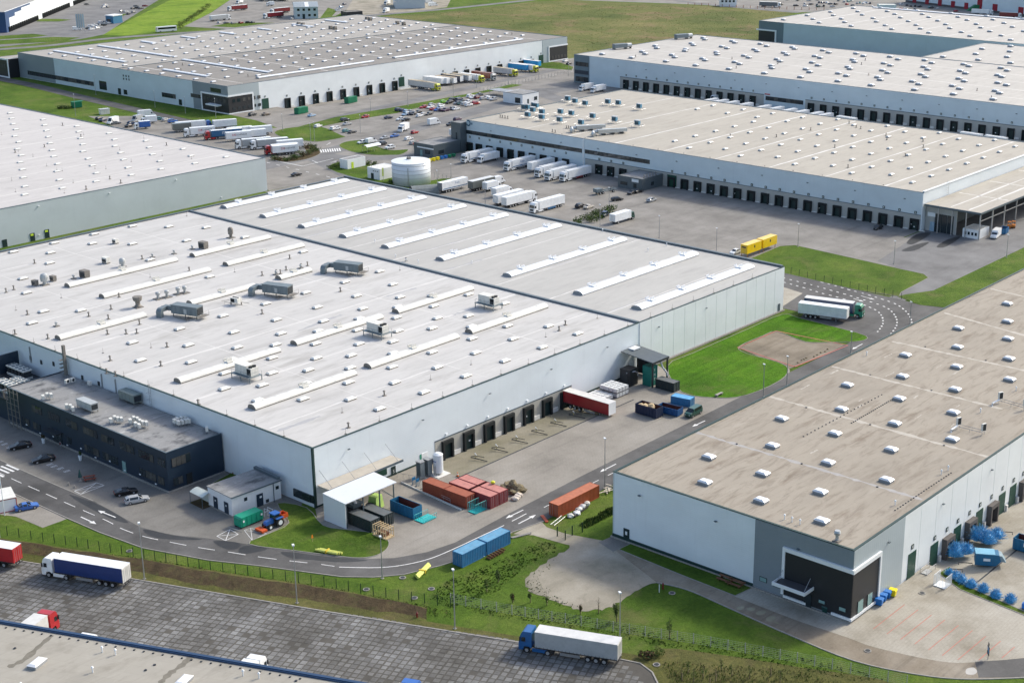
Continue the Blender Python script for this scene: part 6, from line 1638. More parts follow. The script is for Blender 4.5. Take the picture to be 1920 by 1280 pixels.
def car_lot(rows,place,group,lod=1,base=(0,0,1),rzf=None):
    """rows: (x, y, colour, kind[, heading]); labels count look-alikes from the left"""
    L=[]
    for r in rows:
        x,y=base[0]+r[0]/base[2],base[1]+r[1]/base[2]
        L.append((x,y,r[2],r[3] if len(r)>3 else random.choice(('hatch','sedan','suv','wagon','hatch')),r[4] if len(r)>4 else None))
    L.sort(key=lambda q:(q[0],q[1]))
    tot={}
    for q in L:tot[(q[2],q[3])]=tot.get((q[2],q[3]),0)+1
    cnt={}
    for x,y,c,k,h in L:
        i=cnt.get((c,k),0);cnt[(c,k)]=i+1
        lab=f'{c} {KINDW[k]} {place}' if tot[(c,k)]==1 else f'{c} {KINDW[k]} {place}, {ordn[i]} such from left'
        g=G(x,y)
        rz=R(h) if h is not None else (rzf() if rzf else random.choice((0,math.pi))+random.uniform(-.12,.12))
        car(g,rz,k,c,lab,group,lod)

# ---- trucks
_trk={}
def shared(key,fn):
    if key not in _trk:_trk[key]=fn()
    return _trk[key]
def cab_parts(t,x0,col,tall=True,spoiler=True):
    """tractor cab whose front bumper is at x0 (pointing +x), floor at z 0"""
    h=3.75 if tall else 3.15;m=P_(col)
    def body():
        mb=MB()
        prof=[(0,.45),(.04,1.25),(-.02,1.9),(-.28,h-.75),(-.55,h-.2),(-.8,h),(-2.1,h),(-2.2,h-.3),(-2.2,.95),(-1.9,.95),(-1.75,1.15),(-.95,1.15),(-.75,.6),(-.75,.45)]
        mb.xprism(prof,-1.22,1.22)
        return mb.q(m)
    cab=obj('cab',shared(('cab',col,tall),body),t,(x0,0,0))
    def ws():
        mb=MB();y=1.08
        a=[(-.02+.03,1.95),(-.28+.03,h-.78)]
        mb.poly([(a[0][0],-y,a[0][1]),(a[0][0],y,a[0][1]),(a[1][0],y*.97,a[1][1]),(a[1][0],-y*.97,a[1][1])])
        return mb.q(M_carglass)
    obj('windscreen',shared(('ws',tall),ws),cab)
    for s in (-1,1):
        obj('side_window',shared(('sw',s,tall),lambda:MB().poly([(-.42,s*1.235,1.95),(-1.15,s*1.235,1.95),(-1.15,s*1.235,2.75),(-.55,s*1.235,2.75)]).q(M_carglass)),cab)
        obj('headlight',shared(('hl',s),lambda:MB().box(-.06,s*.85-.2,.62,.07,s*.85+.2,.86).q(M_light)),cab)
        obj('mirror',shared(('mr',s),lambda:MB().box(-.3,s*1.36-.09,2.0,-.15,s*1.36+.09,2.75).q(M_chassis)),cab)
        if spoiler:obj('side_skirt',shared(('sk',s,col),lambda:MB().box(-5.0,s*1.2-.04,.4,-2.3,s*1.2+.04,1.0).q(m)),cab)
    obj('grille',shared('gr',lambda:MB().box(0,-.75,.95,.075,.75,1.55).q(M_chassis)),cab)
    obj('bumper',shared('bp',lambda:MB().box(-.1,-1.2,.32,.09,1.2,.55).q(M_chassis)),cab)
    obj('chassis',shared('ch',lambda:MB().box(-6.0,-.45,.7,-.5,.45,.95).box(-5.9,-1.1,.5,-4.9,1.1,.9).q(M_chassis)),t,(x0,0,0))
    for x in (-1.35,-4.9):
        for s in (-1,1):obj('wheel',WH_TRK,t,(x0+x,s*.98,.5))
def box_parts(t,x1,L,side,roof='white',rear='white',kind='box',low=1.15,high=4.0,stripe=None,front=None):
    """load box running back from x1; kind box / curtain / container"""
    def body():
        mb=MB().box(-L,-1.27,low,0,1.27,high-.06,[0,0,0,1,0,2])
        return mb.q(P_(side),P_(front or side),P_(rear))
    b=obj('load_box',shared(('box',L,side,rear,front,low,high),body),t,(x1,0,0))
    obj('roof_panel',shared(('roof',L,roof,high),lambda:MB().box(-L-.02,-1.29,high-.06,.02,1.29,high).q(P_(roof))),b)
    for s in (-1,1):
        if kind=='curtain':
            def rail():
                mb=MB().box(-L,s*1.285-.015,low-.02,0,s*1.285+.015,low+.12)
                for k in range(int(L/.62)):mb.box(-.3-k*.62,s*1.30-.008,low-.12,-.25-k*.62,s*1.30+.008,low+.35)
                return mb.q(M_chassis)
            o=obj('curtain_straps',shared(('rail',L,s,low),rail),b);o['kind']='stuff'
        obj('rear_door',shared(('rd',s,rear,low,high),lambda:MB().box(-.05,s*.62-.58,low+.1,-.003,s*.62+.58,high-.2).q(P_(rear))),b,(-L,0,0))
        obj('door_bar',shared(('db',s,low,high),lambda:MB().box(-.08,s*.3-.03,low+.1,-.052,s*.3+.03,high-.25).box(-.08,s*.8-.03,low+.1,-.052,s*.8+.03,high-.25).q(M_steel)),b,(-L,0,0))
        if stripe:obj('stripe',shared(('st',stripe,L,s),lambda:MB().box(-L+.4,s*1.275-.004,low+.25,-.3,s*1.275+.004,low+.55).q(P_(stripe))),b)
    return b
def running_gear(t,x1,L,legs=False,axles=3,side='chassis'):
    obj('trailer_frame',shared(('tf',L),lambda:MB().box(-L+.1,-.5,.85,-.6,.5,1.14).q(M_chassis)),t,(x1,0,0))
    obj('underrun_bar',shared('ub',lambda:MB().box(-.06,-1.2,.45,.06,1.2,.6).box(-.05,-.5,.5,.05,-.4,1.1).box(-.05,.4,.5,.05,.5,1.1).q(M_chassis)),t,(x1-L+.1,0,0))
    for k in range(axles):
        for s in (-1,1):obj('wheel',WH_TRK,t,(x1-L+2.2+k*1.35,s*.96,.5))
    for s in (-1,1):
        if legs:obj('landing_leg',shared(('ll',s),lambda:MB().box(-.08,s*.85-.08,0,.08,s*.85+.08,1.15).box(-.15,s*.85-.2,0,.15,s*.85+.2,.08).q(M_steel)),t,(x1-3.0,0,0))
        obj('side_guard',shared(('sg',s,L),lambda:MB().box(-L+6.2,s*1.2-.03,.45,-4.2,s*1.2+.03,.95).q(M_steel)),t,(x1,0,0))
def anchor(px,h,mode,L,z=0.0):
    """ground point given for front / rear / near edge middle / centre -> centre of vehicle"""
    g=Vector(G(px[0],px[1],px[2] if len(px)>2 else 0.0));d=Vector((math.cos(h),math.sin(h)))
    if mode=='front':return g-d*(L/2)
    if mode=='rear':return g+d*(L/2)
    if mode=='near':
        n=Vector((-d.y,d.x));n=n if n.dot(g)>0 else-n
        return g+n*1.27
    return g
def artic(px,hdg,label,cab='white',side='white',roof='white',rear='white',kind='box',mode='front',L=16.4,text=None,stripe=None,tall=True,group='articulated trucks',z=0.06,skirt=None,front=None):
    h=R(hdg);c=anchor(px,h,mode,L)
    t=thing('articulated_truck',label,'truck',(c.x,c.y,z),h,group)
    cab_parts(t,L/2,cab,tall)
    TL=L-2.75
    b=box_parts(t,L/2-2.75,TL,side,roof,rear,kind,stripe=stripe,front=front);running_gear(t,L/2-2.75,TL)
    side_text(b,TL,text)
    if skirt:
        for s in (-1,1):obj('skirt',MB().box(-TL+5,s*1.22-.03,.4,-4.5,s*1.22+.03,1.1).q(P_(skirt)),b)
    return t
def side_text(b,L,text):
    if not text:return
    for s in (-1,1):
        fc=-math.pi/2 if s<0 else math.pi/2
        for (string,size,x,z,mat) in text:
            lettering('lettering',string,size,mat,b,((-L*x) if s<0 else (-L*x),s*1.285,z),fc)
def trailer(px,hdg,label,side='white',roof='white',rear='white',kind='box',mode='front',L=13.6,text=None,stripe=None,z=0.06,group='parked trailers',front=None):
    h=R(hdg);c=anchor(px,h,mode,L)
    t=thing('semi_trailer',label,'trailer',(c.x,c.y,z),h,group)
    b=box_parts(t,L/2,L,side,roof,rear,kind,stripe=stripe,front=front);running_gear(t,L/2,L,True);side_text(b,L,text)
    return t
def rigid(px,hdg,label,cab='white',side='white',roof='white',mode='front',L=8.5,stripe=None,z=0.06,tall=False,rear='white',group='box trucks',text=None):
    h=R(hdg);c=anchor(px,h,mode,L)
    t=thing('box_truck',label,'truck',(c.x,c.y,z),h,group)
    m=P_(cab);x0=L/2
    prof=[(0,.4),(.04,1.1),(-.05,1.5),(-.4,2.5),(-.75,2.75),(-2.0,2.75),(-2.0,.9),(-1.6,.9),(-1.45,1.0),(-.75,1.0),(-.6,.5),(-.6,.4)]
    c_=obj('cab',shared(('rcab',cab),lambda:MB().xprism(prof,-1.1,1.1).q(m)),t,(x0,0,0))
    obj('windscreen',shared('rws',lambda:MB().poly([(-.0,-.98,1.55),(-.0,.98,1.55),(-.34,.95,2.45),(-.34,-.95,2.45)]).q(M_carglass)),c_)
    for s in (-1,1):
        obj('side_window',shared(('rsw',s),lambda:MB().poly([(-.5,s*1.112,1.55),(-1.3,s*1.112,1.55),(-1.3,s*1.112,2.3),(-.72,s*1.112,2.3)]).q(M_carglass)),c_)
        obj('headlight',shared(('rhl',s),lambda:MB().box(-.06,s*.8-.18,.6,.07,s*.8+.18,.85).q(M_light)),c_)
    b=box_parts(t,x0-2.1,L-2.1,side,roof,rear,low=.95,high=3.5,stripe=stripe)
    obj('chassis',MB().box(-L+.2,-.45,.6,-1,.45,.93).q(M_chassis),t,(x0,0,0))
    for x in (-1.1,-L+1.9):
        for s in (-1,1):obj('wheel',WH_TRK if L>7.5 else WH_CAR,t,(x0+x,s*.9,.5 if L>7.5 else .32))
    side_text(b,L-2.1,text)
    return t
_van={}
def van(px,hdg,label,col='white',mode='centre',L=5.9,hgt=2.6,z=0.06,group='white vans',lod=0):
    h=R(hdg);c=anchor(px,h,mode,L)
    t=thing('delivery_van',label,'van',(c.x,c.y,z),h,group)
    key=(col,L,hgt)
    if key not in _van:
        prof=[(L/2,.4),(L/2+.02,.85),(L/2-.25,1.05),(L/2-.95,1.35),(L/2-1.65,hgt-.15),(L/2-2.0,hgt),(-L/2+.1,hgt),(-L/2,hgt-.2),(-L/2,.4)]
        b=MB().xprism(prof,-1.0,1.0).q(P_(col))
        g=MB().poly([(L/2-.98,-.88,1.42),(L/2-.98,.88,1.42),(L/2-1.6,.8,hgt-.25),(L/2-1.6,-.8,hgt-.25)])
        for s in (-1,1):g.poly([(L/2-1.2,s*1.01,1.4),(L/2-2.1,s*1.01,1.4),(L/2-2.1,s*1.01,2.05),(L/2-1.65,s*1.01,2.05)])
        _van[key]=(b,g.q(M_carglass))
    obj('body',_van[key][0],t);obj('windows',_van[key][1],t)
    for x in (L/2-1.0,-L/2+1.2):
        for s in (-1,1):obj('wheel',WH_CAR,t,(x,s*.9,.32))
    return t

M_lred=plain('letter_red',(0.50,0.02,0.04),0.5,var=0);M_lblack=plain('letter_black',(0.03,0.03,0.035),0.5,var=0);M_lblue=plain('letter_blue',(0.02,0.10,0.30),0.5,var=0);M_lwhite=plain('letter_white',(0.75,0.76,0.77),0.5,var=0)
DB=[('DB',1.3,.40,2.75,M_lred),('SCHENKER',.95,.66,2.75,M_lblack)]
DBr=[('DB',1.3,.30,2.75,M_lred),('SCHENKER',.95,.60,2.75,M_lblack)]
FR=[('Fresh',1.1,.42,3.0,M_lblue),('logistics',.55,.66,2.9,M_lblue)]
FR=[('Fresh',1.1,.42,3.0,M_lblue)]

# slab yard in front
artic((155,1093),112.5,'white-cabbed truck with a dark blue curtain trailer on the slab yard','white','curtain blue','white','old white','curtain','near',16.5)
artic((-46,1056),112.5,'red curtain trailer with orange-edged rear at the left picture edge','red','red','white','red','curtain','near',16.5)
artic((1064,1236),112.5,'blue-cabbed truck with a dirty white curtain trailer at the bottom of the slab yard','cab blue','trailer grey','old white','old white','curtain','near',16.5,front='trailer grey')
artic((101,1177),22.5,'red-cabbed truck docked behind the near beige roof at the lower left','red','old white','old white','old white','box','front')
artic((173,1183,3.7),22.5,'white cab roof showing just behind the near beige roof, left of two','white','white','white','white','box','front')
artic((488,1224,3.6),22.5,'white truck cab half hidden by the blue edge of the near beige roof','white','white','white','white','box','front')
artic((707,1278,3.7),22.5,'white cab roof at the bottom edge beside the blue cab','white','white','white','white','box','front')
artic((777,1268,3.7),22.5,'blue cab at the bottom edge with a pale trailer','blue','old white','old white','old white','box','front')
# dock of the white hall
trailer((0,0),-90,'red curtain trailer with white roof backed onto the last dock of the white hall','crimson','old white','old white','curtain','centre',z=-.45,front='white').location=(246.1,203.6,-.45)
# turning loop
artic((1561,591),-75,'green-cabbed truck with a dark blue trailer in the turning loop','cab green','dark blue','old white','old white','curtain','near',16.5)
trailer((1541,600),-75,'white box trailer parked close beside the green-cabbed truck','white','white','white','box','near')
# dock front of the sand-roofed warehouse
artic((868,307),180,'first white truck from the left at the long dock front, blue stripe along its trailer',text=FR,stripe='mid blue')
rigid((898,307),180,'shorter white box truck, second from the left at the long dock front',L=11)
artic((948,322),180,'third white truck from the left at the long dock front, with blue stripe and lettering',text=FR,stripe='mid blue')
trailer((993,324),180,'white trailer without a cab at the long dock front',front='white')
artic((1006,334),180,'fifth white truck at the long dock front, right of the uncoupled trailer')
artic((1025,340),180,'sixth white truck at the long dock front with black grille',tall=True)
artic((1053,342),180,'seventh white truck at the long dock front with red side skirts',skirt='dark red')
# row behind the white hall
trailer((825,363),0,'white trailer with blue stripe and open dark rear beside the tarpaulin tent',rear='grey',mode='rear',text=FR,stripe='mid blue')
trailer((882,360),0,'grey-sided trailer behind the white hall, second in its row','khaki grey','old white','khaki grey','curtain','rear',L=12)
rigid((909,360),0,'small white truck with blue lower stripe behind the white hall',mode='rear',L=8,stripe='mid blue')
rigid((926,371),0,'white box truck squeezed behind the pair of long white trailers',mode='rear',L=9)
trailer((929,387),0,'long white trailer, left of the pair near the white hall roof edge',mode='rear')
artic((945,391),0,'long white truck with its rear to the camera, right of the pair',mode='rear')
artic((997,401),180,'white truck with red cab bumper facing the camera behind the white hall',skirt='mid blue')
rigid((1148,421),0,'white box truck with dark green cab standing alone behind the white hall',cab='dark green',mode='rear',L=11)
van((935,344),0,'white tractor cab peeping out behind the trailers',L=5.5,hgt=2.9)
# trailer park beside the pale-roofed warehouse
h0=156.5
artic((397,241),h0-180,'white trailer with a blue cab at its far end, back row of the trailer park',cab='blue',L=16)
trailer((324,249),h0,'dark grey tipper trailer at the left end of the trailer park','khaki grey','khaki grey','khaki grey',L=8)
artic((345,258),h0,'white-cabbed truck with red and black lettering at the left of the trailer park',text=DB,L=13.5)
trailer((400,243),h0,'white trailer behind the red-cabbed blue truck',L=10.5)
artic((384,263),h0,'red-cabbed truck with a dark blue trailer in the trailer park',cab='red',side='mid blue',kind='curtain',text=[('ITT',1.6,.42,2.6,M_lwhite)])
trailer((424,266),h0,'white lettered trailer right of the red-cabbed blue truck',text=DBr,L=11)
trailer((427,257),h0,'white trailer just behind the lettered one right of the blue truck',L=11)
trailer((470,255),h0,'white trailer, far one in the second row of the trailer park',L=9.5)
trailer((456,262),h0,'white trailer in the second row above the white-cabbed grey truck',L=10)
artic((442,280),h0,'white-cabbed truck with grey box trailer in the front row of the trailer park',side='trailer grey',L=15)
artic((470,281),h0,'grey curtain trailer beside the white-cabbed grey truck',cab='white',side='trailer grey',kind='curtain',L=16)
artic((497,291),h0,'red-cabbed truck half hidden behind the last lettered trailer',cab='red',L=14)
trailer((511,292),h0,'white lettered trailer at the right end of the trailer park',text=DB,L=10.5)
trailer((520,282),h0,'white trailer behind the lettered one at the right end of the trailer park',L=11)
van((212,232),200,'white tall van at the left end of the trailer park',L=6.8,hgt=3.0)
van((275,219),-15,'big white van beside the road verge at the trailer park',L=8,hgt=3.2)
van((257,228),200,'grey-white van left of the blue box van',col='trailer grey',L=6.5,hgt=2.9)
rigid((265,233),h0,'white box van behind the blue one at the trailer park',L=7)
rigid((252,243),h0,'small truck with blue box beside the pale roof edge',side='blue',L=7)
# loading side of the upper left warehouse
dl_=[((803.6,168),'trailer','old white','beige',None),((824,171),'artic','old white','beige','lime yellow'),((831,161.5),'trailer','white','white',None),((841,161),'trailer','white','white',None),((854,160),'trailer','old white','tan',None),
       ((866,157),'trailer','navy','beige',None),((882,155.5),'trailer','old white','beige',None),((906,155.5),'artic','white','white','lime yellow'),((928,152),'artic','brown','brown','trailer grey'),((969,144),'artic','old white','beige','lime yellow'),
       ((990,135.5),'trailer','azure','white',None),((1008,136.5),'artic','white','white','lime yellow'),((1012,128),'trailer','azure','white',None)]
lb_=['off-white trailer with tan roof, leftmost in the row at the upper left warehouse','yellow-green cab with off-white trailer at the left of the upper dock row','first of the two plain white trailers in the upper dock row','second of the two plain white trailers in the upper dock row','off-white trailer with tan roof left of the navy one in the upper dock row',
       'navy-sided trailer in the upper dock row','off-white trailer with beige roof right of the navy one in the upper dock row','yellow-green cab with plain white trailer in the middle of the upper dock row','reddish brown trailer with grey cab in the upper dock row','yellow-green cab with beige-roofed trailer left of the bright blue trailer',
       'bright blue trailer in the upper dock row','yellow-green cab at the right end of the upper dock row','bright blue trailer mostly hidden behind the last yellow-green cab']
for (px_,ty,sd,rf_,cb),lb in zip(dl_,lb_):
    if ty=='artic':artic(px_,-88,lb,cab=cb,side=sd,roof=rf_,L=16,front=sd)
    else:trailer(px_,-88,lb,side=sd,roof=rf_,front='white' if sd != 'azure' else 'azure')
# upper right docks
rigid((1088,172),180,'white truck facing the camera at the left end of the upper right warehouse',L=9.5)
rigid((1110,175),180,'white box truck just right of the other one at the upper right warehouse',L=10)
van((1340,190),180,'white van at a dock of the upper right warehouse',L=7,hgt=3.0)
def edge_y(x):       # far roof edge of the sand-coloured roof
    return min((abs(proj((550.2,v),13.2)[0]-x),proj((550.2,v),13.2)[1]) for v in range(224,435))[1]
for k,(x,y) in enumerate(((1333,193),(1352,197),(1372,201),(1398,205),(1432,208),(1456,211),(1481,214),(1503,217),(1530,219),(1548,223))):
    y=min(y,edge_y(x)-2.5)
    trailer((x,y,4),175,f'white trailer roof peeking over the sand-coloured roof, {ordn[k]} from the left',L=9.5,mode='centre',group='white trailers behind the sand-coloured roof')
for k,(x,y) in enumerate(((1588,229),(1822,258),(1868,263))):
    y=min(y,edge_y(x)-2.5)
    trailer((x,y,4),-95,('first','second','third')[k]+' from the left of the lone trailer roofs below the shaded docks',L=10,mode='centre')
# far trucks
artic((395,41),0,'grey truck parked at the top left, white cab to the right',side='trailer grey',mode='rear',L=17)
artic((428,22),178,'red curtain truck with white cab at the top left truck park',side='dark red',kind='curtain',L=17)
artic((495,36),178,'nearer of two red trucks left of the pale blue office',side='dark red',kind='curtain',L=17)
artic((508,27),178,'farther of two red trucks left of the pale blue office',side='dark red',kind='curtain',L=17)
for k,x in enumerate((500,516,522,536,541)):trailer((x,3),-100,f'white trailer end in the far truck park, {ordn[k]} from the left',L=12)
rigid((720,25),200,'white truck cab nearest the grey shed at the top',L=7);rigid((722,10),200,'second white truck behind the nearest at the grey shed',L=7)
rigid((445,8),200,'small white truck at the top edge above the red truck',L=7);rigid((500,12),160,'white tractor behind the red trucks at the top',L=6)
van((805,6),-15,'white van right of the grey shed, upper one',L=7,hgt=2.8);van((812,12),-15,'white van right of the grey shed, lower one',L=8,hgt=2.8)
artic((1424,13),-68,'dark grey trailer with white cab on the road at the top right',side='grey',mode='rear',L=17)
artic((1862,29),-75,'white truck beyond the far right roof edge',L=16);artic((1915,35),-75,'red and white truck at the top right corner',side='dark red',L=16)
bus=thing('coach','white coach with dark windows driving past the bright green meadow','coach',(*G(312,60),.06),math.radians(167))
obj('body',MB().xprism([(-7,.4),(7,.4),(7.1,1.6),(6.7,3.6),(-7,3.7)],-1.27,1.27).q(P_('white')),bus)
for s in (-1,1):obj('window_band',MB().box(-6.4,s*1.285-.01,1.9,6.3,s*1.285+.01,3.1).q(M_carglass),bus)
obj('windscreen',MB().poly([(7.12,-1.1,1.6),(7.12,1.1,1.6),(6.78,1.1,3.4),(6.78,-1.1,3.4)]).q(M_carglass),bus)
for x in (4.6,-4.2):
    for s in (-1,1):obj('wheel',WH_TRK,bus,(x,s*1.02,.5))

# ---- cars, near ones first
car(G(38.5,840),R(135+25),'sedan','black','black saloon car nearest the planter at the left picture edge')
car(G(82,865),R(160),'sedan','black','black saloon car second from the left before the navy annex')
car(G(236,926),R(-22),'coupe','black','black coupe with red tail lights beside the silver estate car')
car(G(257,941),R(-22),'wagon','silver','silver estate car parked in front of the navy annex corner')
car(G(50,954),R(-20),'coupe','blue','bright blue coupe beside the white and red cabin')
car(G(1300,778),R(182),'minivan','dark green','dark green passenger van beside the blue skips')
car(G(1378,476),R(180),'hatch','white','white hatchback in front of the yellow swap bodies')
car(G(1646,430),R(175),'hatch','black','black car backed against the dock wall near the canopy')
car(G(556,330),R(0),'sedan','black','black saloon car on the beige plot behind the white hall',None,1)
zc5=lambda x,y:(880+x/5.05,300+y/5.05)
car_lot([(1050,452,'black','suv',5),(1130,458,'cream','sedan',5),(1277,535,'navy','suv',200),(1400,385,'black','wagon',-20),(1542,322,'black','sedan',180),(1600,310,'black','sedan',0),(1725,392,'silver','wagon',5)],'in the yard before the long dock front','cars in the dock yard',1,(880,300,5.05))
lot1=[(120,480,'dark grey','suv'),(150,532,'silver','sedan'),(390,436,'red','hatch'),(700,446,'navy','sedan'),(5,592,'white','hatch'),(140,625,'teal','hatch'),(215,638,'dark grey','sedan'),
        (840,345,'navy','suv'),(900,352,'navy','hatch'),(945,364,'light blue','hatch'),(990,368,'silver','sedan'),(930,402,'light blue','wagon'),(985,396,'navy','wagon'),(1040,394,'dark grey','sedan'),(1095,378,'black','hatch'),(1115,422,'white','hatch'),(1180,402,'silver','wagon'),(1240,397,'dark grey','wagon'),
        (860,468,'white','hatch'),(930,476,'black','sedan'),(1170,306,'red','wagon'),(1280,276,'silver','hatch'),(1260,306,'white','sedan'),(1300,332,'red','sedan'),(1350,342,'blue','hatch'),(1400,292,'white','suv'),(1390,318,'white','wagon'),(1415,346,'purple','hatch'),(1465,348,'purple','suv'),(1540,330,'black','wagon'),(1600,330,'white','sedan'),
        (1440,238,'lime green','hatch'),(1510,246,'black','suv'),(1560,210,'dark grey','suv'),(1615,256,'grey','hatch'),(1662,260,'dark green','hatch'),(1700,232,'black','sedan'),(1755,238,'white','hatch'),(1720,270,'silver','suv'),(1770,280,'white','suv'),(1865,258,'red','suv')]
car_lot(lot1,'in the staff car park','cars in the staff car park',1,(630,160,7.11))
car(G(861,190),R(5),'minivan','navy','dark blue passenger van among the cars of the staff car park')
car_lot([(825,540,'white','suv'),(855,553,'white','hatch'),(905,553,'dark red','hatch'),(925,522,'grey','sedan'),(965,566,'silver','hatch'),(1000,556,'white','wagon'),(1045,563,'white','hatch'),(1080,574,'silver','suv')],'beside the flat-roofed shelters','cars by the bike shelters',1,(740,90,5.82))
car_lot([(1620,473,'purple','suv'),(1530,540,'black','suv'),(1050,645,'red','hatch'),(650,718,'silver','sedan'),(780,692,'blue','sedan'),(970,728,'white','wagon'),(1030,786,'silver','hatch'),(1090,792,'red','sedan'),(1220,806,'white','suv'),(1290,762,'grey','sedan'),(720,848,'white','suv'),(345,778,'white','hatch'),(610,800,'dark grey','suv')],'in the visitor car park','cars in the visitor car park',1,(630,160,7.11))
van((696,268),0,'white passenger van behind the arched bus shelter',L=5.2,hgt=2.1)
rigid((750,249),200,'white box van facing the camera on the middle road',L=7);van((814,234),-5,'white van parked beside the middle road',L=6.5,hgt=3.0);rigid((846,258),0,'white box truck beside the low gatehouse office',mode='rear',L=8.5)
car_lot([(665,52,'dark grey','suv',10),(845,47,'bronze','sedan',5),(1455,62,'light blue','sedan',10),(1540,205,'white','wagon',15),(1750,240,'white','suv',15)],'below the upper left warehouse','cars on the upper forecourt',1,(380,210,7.11))
car_lot([(115,248,'black','hatch',20),(165,268,'navy','sedan',20),(340,305,'grey','sedan',-10),(515,345,'black','sedan',15),(545,312,'navy','suv',20),(920,250,'teal','wagon',-15),(1005,262,'silver','wagon',10),(1095,285,'blue','suv',0)],'by the trailer park at the left','cars by the trailer park',1,(170,190,7.11))
car_lot([(800,690,'white','sedan',10),(855,730,'black','sedan',10)],'right of the upper left warehouse','cars at the end of the upper left warehouse',1,(960,30,8))
far=lambda:random.uniform(-.4,.6)
car_lot([(480,98,'white'),(455,110,'silver'),(515,104,'grey'),(480,80,'silver'),(700,165,'grey'),(760,172,'silver'),(790,198,'black'),(860,176,'grey'),(850,126,'dark grey'),(905,122,'black'),(955,126,'dark grey'),(890,96,'dark grey'),(1010,92,'dark red'),(230,70,'dark grey')],'on the top left forecourt','cars on the top left forecourt',2,(130,0,7.11),far)
car_lot([(255,390,'dark grey'),(300,402,'white'),(290,365,'white'),(335,382,'silver'),(340,348,'white'),(375,385,'white'),(400,372,'silver'),(420,312,'white'),(455,350,'black'),(420,345,'grey'),(490,326,'silver'),(480,306,'navy'),(520,320,'white')],'beside the flag poles at top left','cars by the flag poles',2,(130,0,7.11),far)
van((145,57),-20,'white van beside the flag poles at the top left',L=6,hgt=2.5)
car_lot([(610,72,'black'),(800,87,'black'),(925,92,'white'),(925,62,'silver'),(1000,68,'dark grey'),(690,8,'grey'),(825,14,'dark grey'),(975,18,'silver'),(1090,8,'grey'),(1110,44,'navy'),(1160,48,'navy'),(1215,48,'white'),(1080,78,'dark grey'),(1100,98,'dark green'),(1170,92,'black'),(1260,64,'grey'),(1330,68,'black'),(1290,100,'silver'),(1370,18,'grey'),(1440,34,'silver'),(1480,68,'red'),(1500,28,'teal'),(1530,22,'silver'),(1560,86,'dark grey'),(1620,54,'silver'),(1650,48,'teal'),(1705,58,'white'),(1730,50,'light blue'),(1790,54,'navy'),(1820,104,'white')],'in the top right car park','cars in the far car park',2,(1380,0,7.11),far)
car_lot([(285,70,'white'),(360,80,'dark grey'),(410,92,'black'),(470,94,'black'),(530,98,'dark grey'),(280,130,'red'),(340,134,'white'),(465,132,'grey'),(655,112,'teal'),(690,116,'dark grey'),(765,128,'silver'),(1010,160,'red'),(1690,185,'grey')],'before the white hall with red doors','cars before the hall with red doors',2,(1650,0,7.11),far)
car_lot([(130,185,'silver'),(185,188,'dark grey'),(240,190,'grey'),(300,187,'dark red'),(355,183,'black'),(395,182,'dark grey'),(700,155,'silver'),(1060,90,'white'),(1085,62,'light blue'),(1070,75,'silver'),(1110,40,'navy')],'along the truck park at the top','cars along the top truck park',2,(380,0,4.174),far)


# ================================================================== near building at the lower left edge
fa,fb=Vector(G(0,1163,10)),Vector(G(640,1273,10));fd=(fb-fa).normalized();frz=math.atan2(fd.y,fd.x)
fgb=thing('warehouse','near warehouse roof with blue edge at the bottom left corner','warehouse',(fa.x,fa.y,0),frz)
FH=10.0
obj('wall',MB().box(-40,-.3,0,80,0,FH).q(W_white),fgb);obj('wall',MB().box(-40,-45,0,80,-44.7,FH).q(W_white),fgb)
obj('wall',MB().box(-40,-44.7,0,-39.7,-.3,FH).q(W_white),fgb);obj('wall',MB().box(79.7,-44.7,0,80,-.3,FH).q(W_white),fgb)
fgr=obj('roof',MB().box(-39.7,-44.7,FH-.5,79.7,-.3,FH-.15).q(RF_fg),fgb)
M_bluetrim=plain('blue_trim',(0.02,0.05,0.11),0.4,var=0.12)
obj('parapet_cap',MB().box(-40.1,-.42,FH,80.1,.12,FH+.16).q(M_bluetrim),fgb)
obj('gutter',MB().box(-40.1,-.62,FH-.14,80.1,-.425,FH+.05).q(M_bluetrim),fgb)
inv=Matrix.Rotation(-frz,2)
def fgl(x,y):p=inv @ (Vector(G(x,y,FH-.15))-fa);return (p.x,p.y)
SKF=sky_mesh('skylight',2.7,1.5,.5,.2,M_curb,M_dome)
for x,y in ((70,1246),(345,1279),(-60,1225)):obj('skylight',SKF,fgr,(*fgl(x,y),FH-.15),R(90))
for x,y in ((192,1222),(217,1227),(174,1260),(456,1266),(486,1271),(40,1290)):obj('vent_pipe',V_pipe,fgr,(*fgl(x,y),FH-.15))
m_=MB()
for k in range(52):m_.box(-30+k*1.6,-1.5,FH-.15,-29.75+k*1.6,-1.25,FH-.02)
obj('cable_blocks',m_.q(M_darkmetal),fgr,kind='stuff')
M_damp=plain('damp_streak',(0.17,0.155,0.125),0.8,var=0.25,scale=1.5)
for L in ([(98,1190),(72,1212),(45,1236),(15,1250)],[(357,1231),(340,1247),(318,1262),(300,1280)]):
    pts=[fgl(*q) for q in L];mb=MB();ribbon(mb,curve(pts,4),.9,FH-.143,0,.6);obj('water_stain',mb.q(M_damp),fgr)
for x,y in ((290,1246),(273,1256),(28,1215),(555,1276)):obj('roof_drain',V_drain,fgr,(*fgl(x,y),FH-.15))

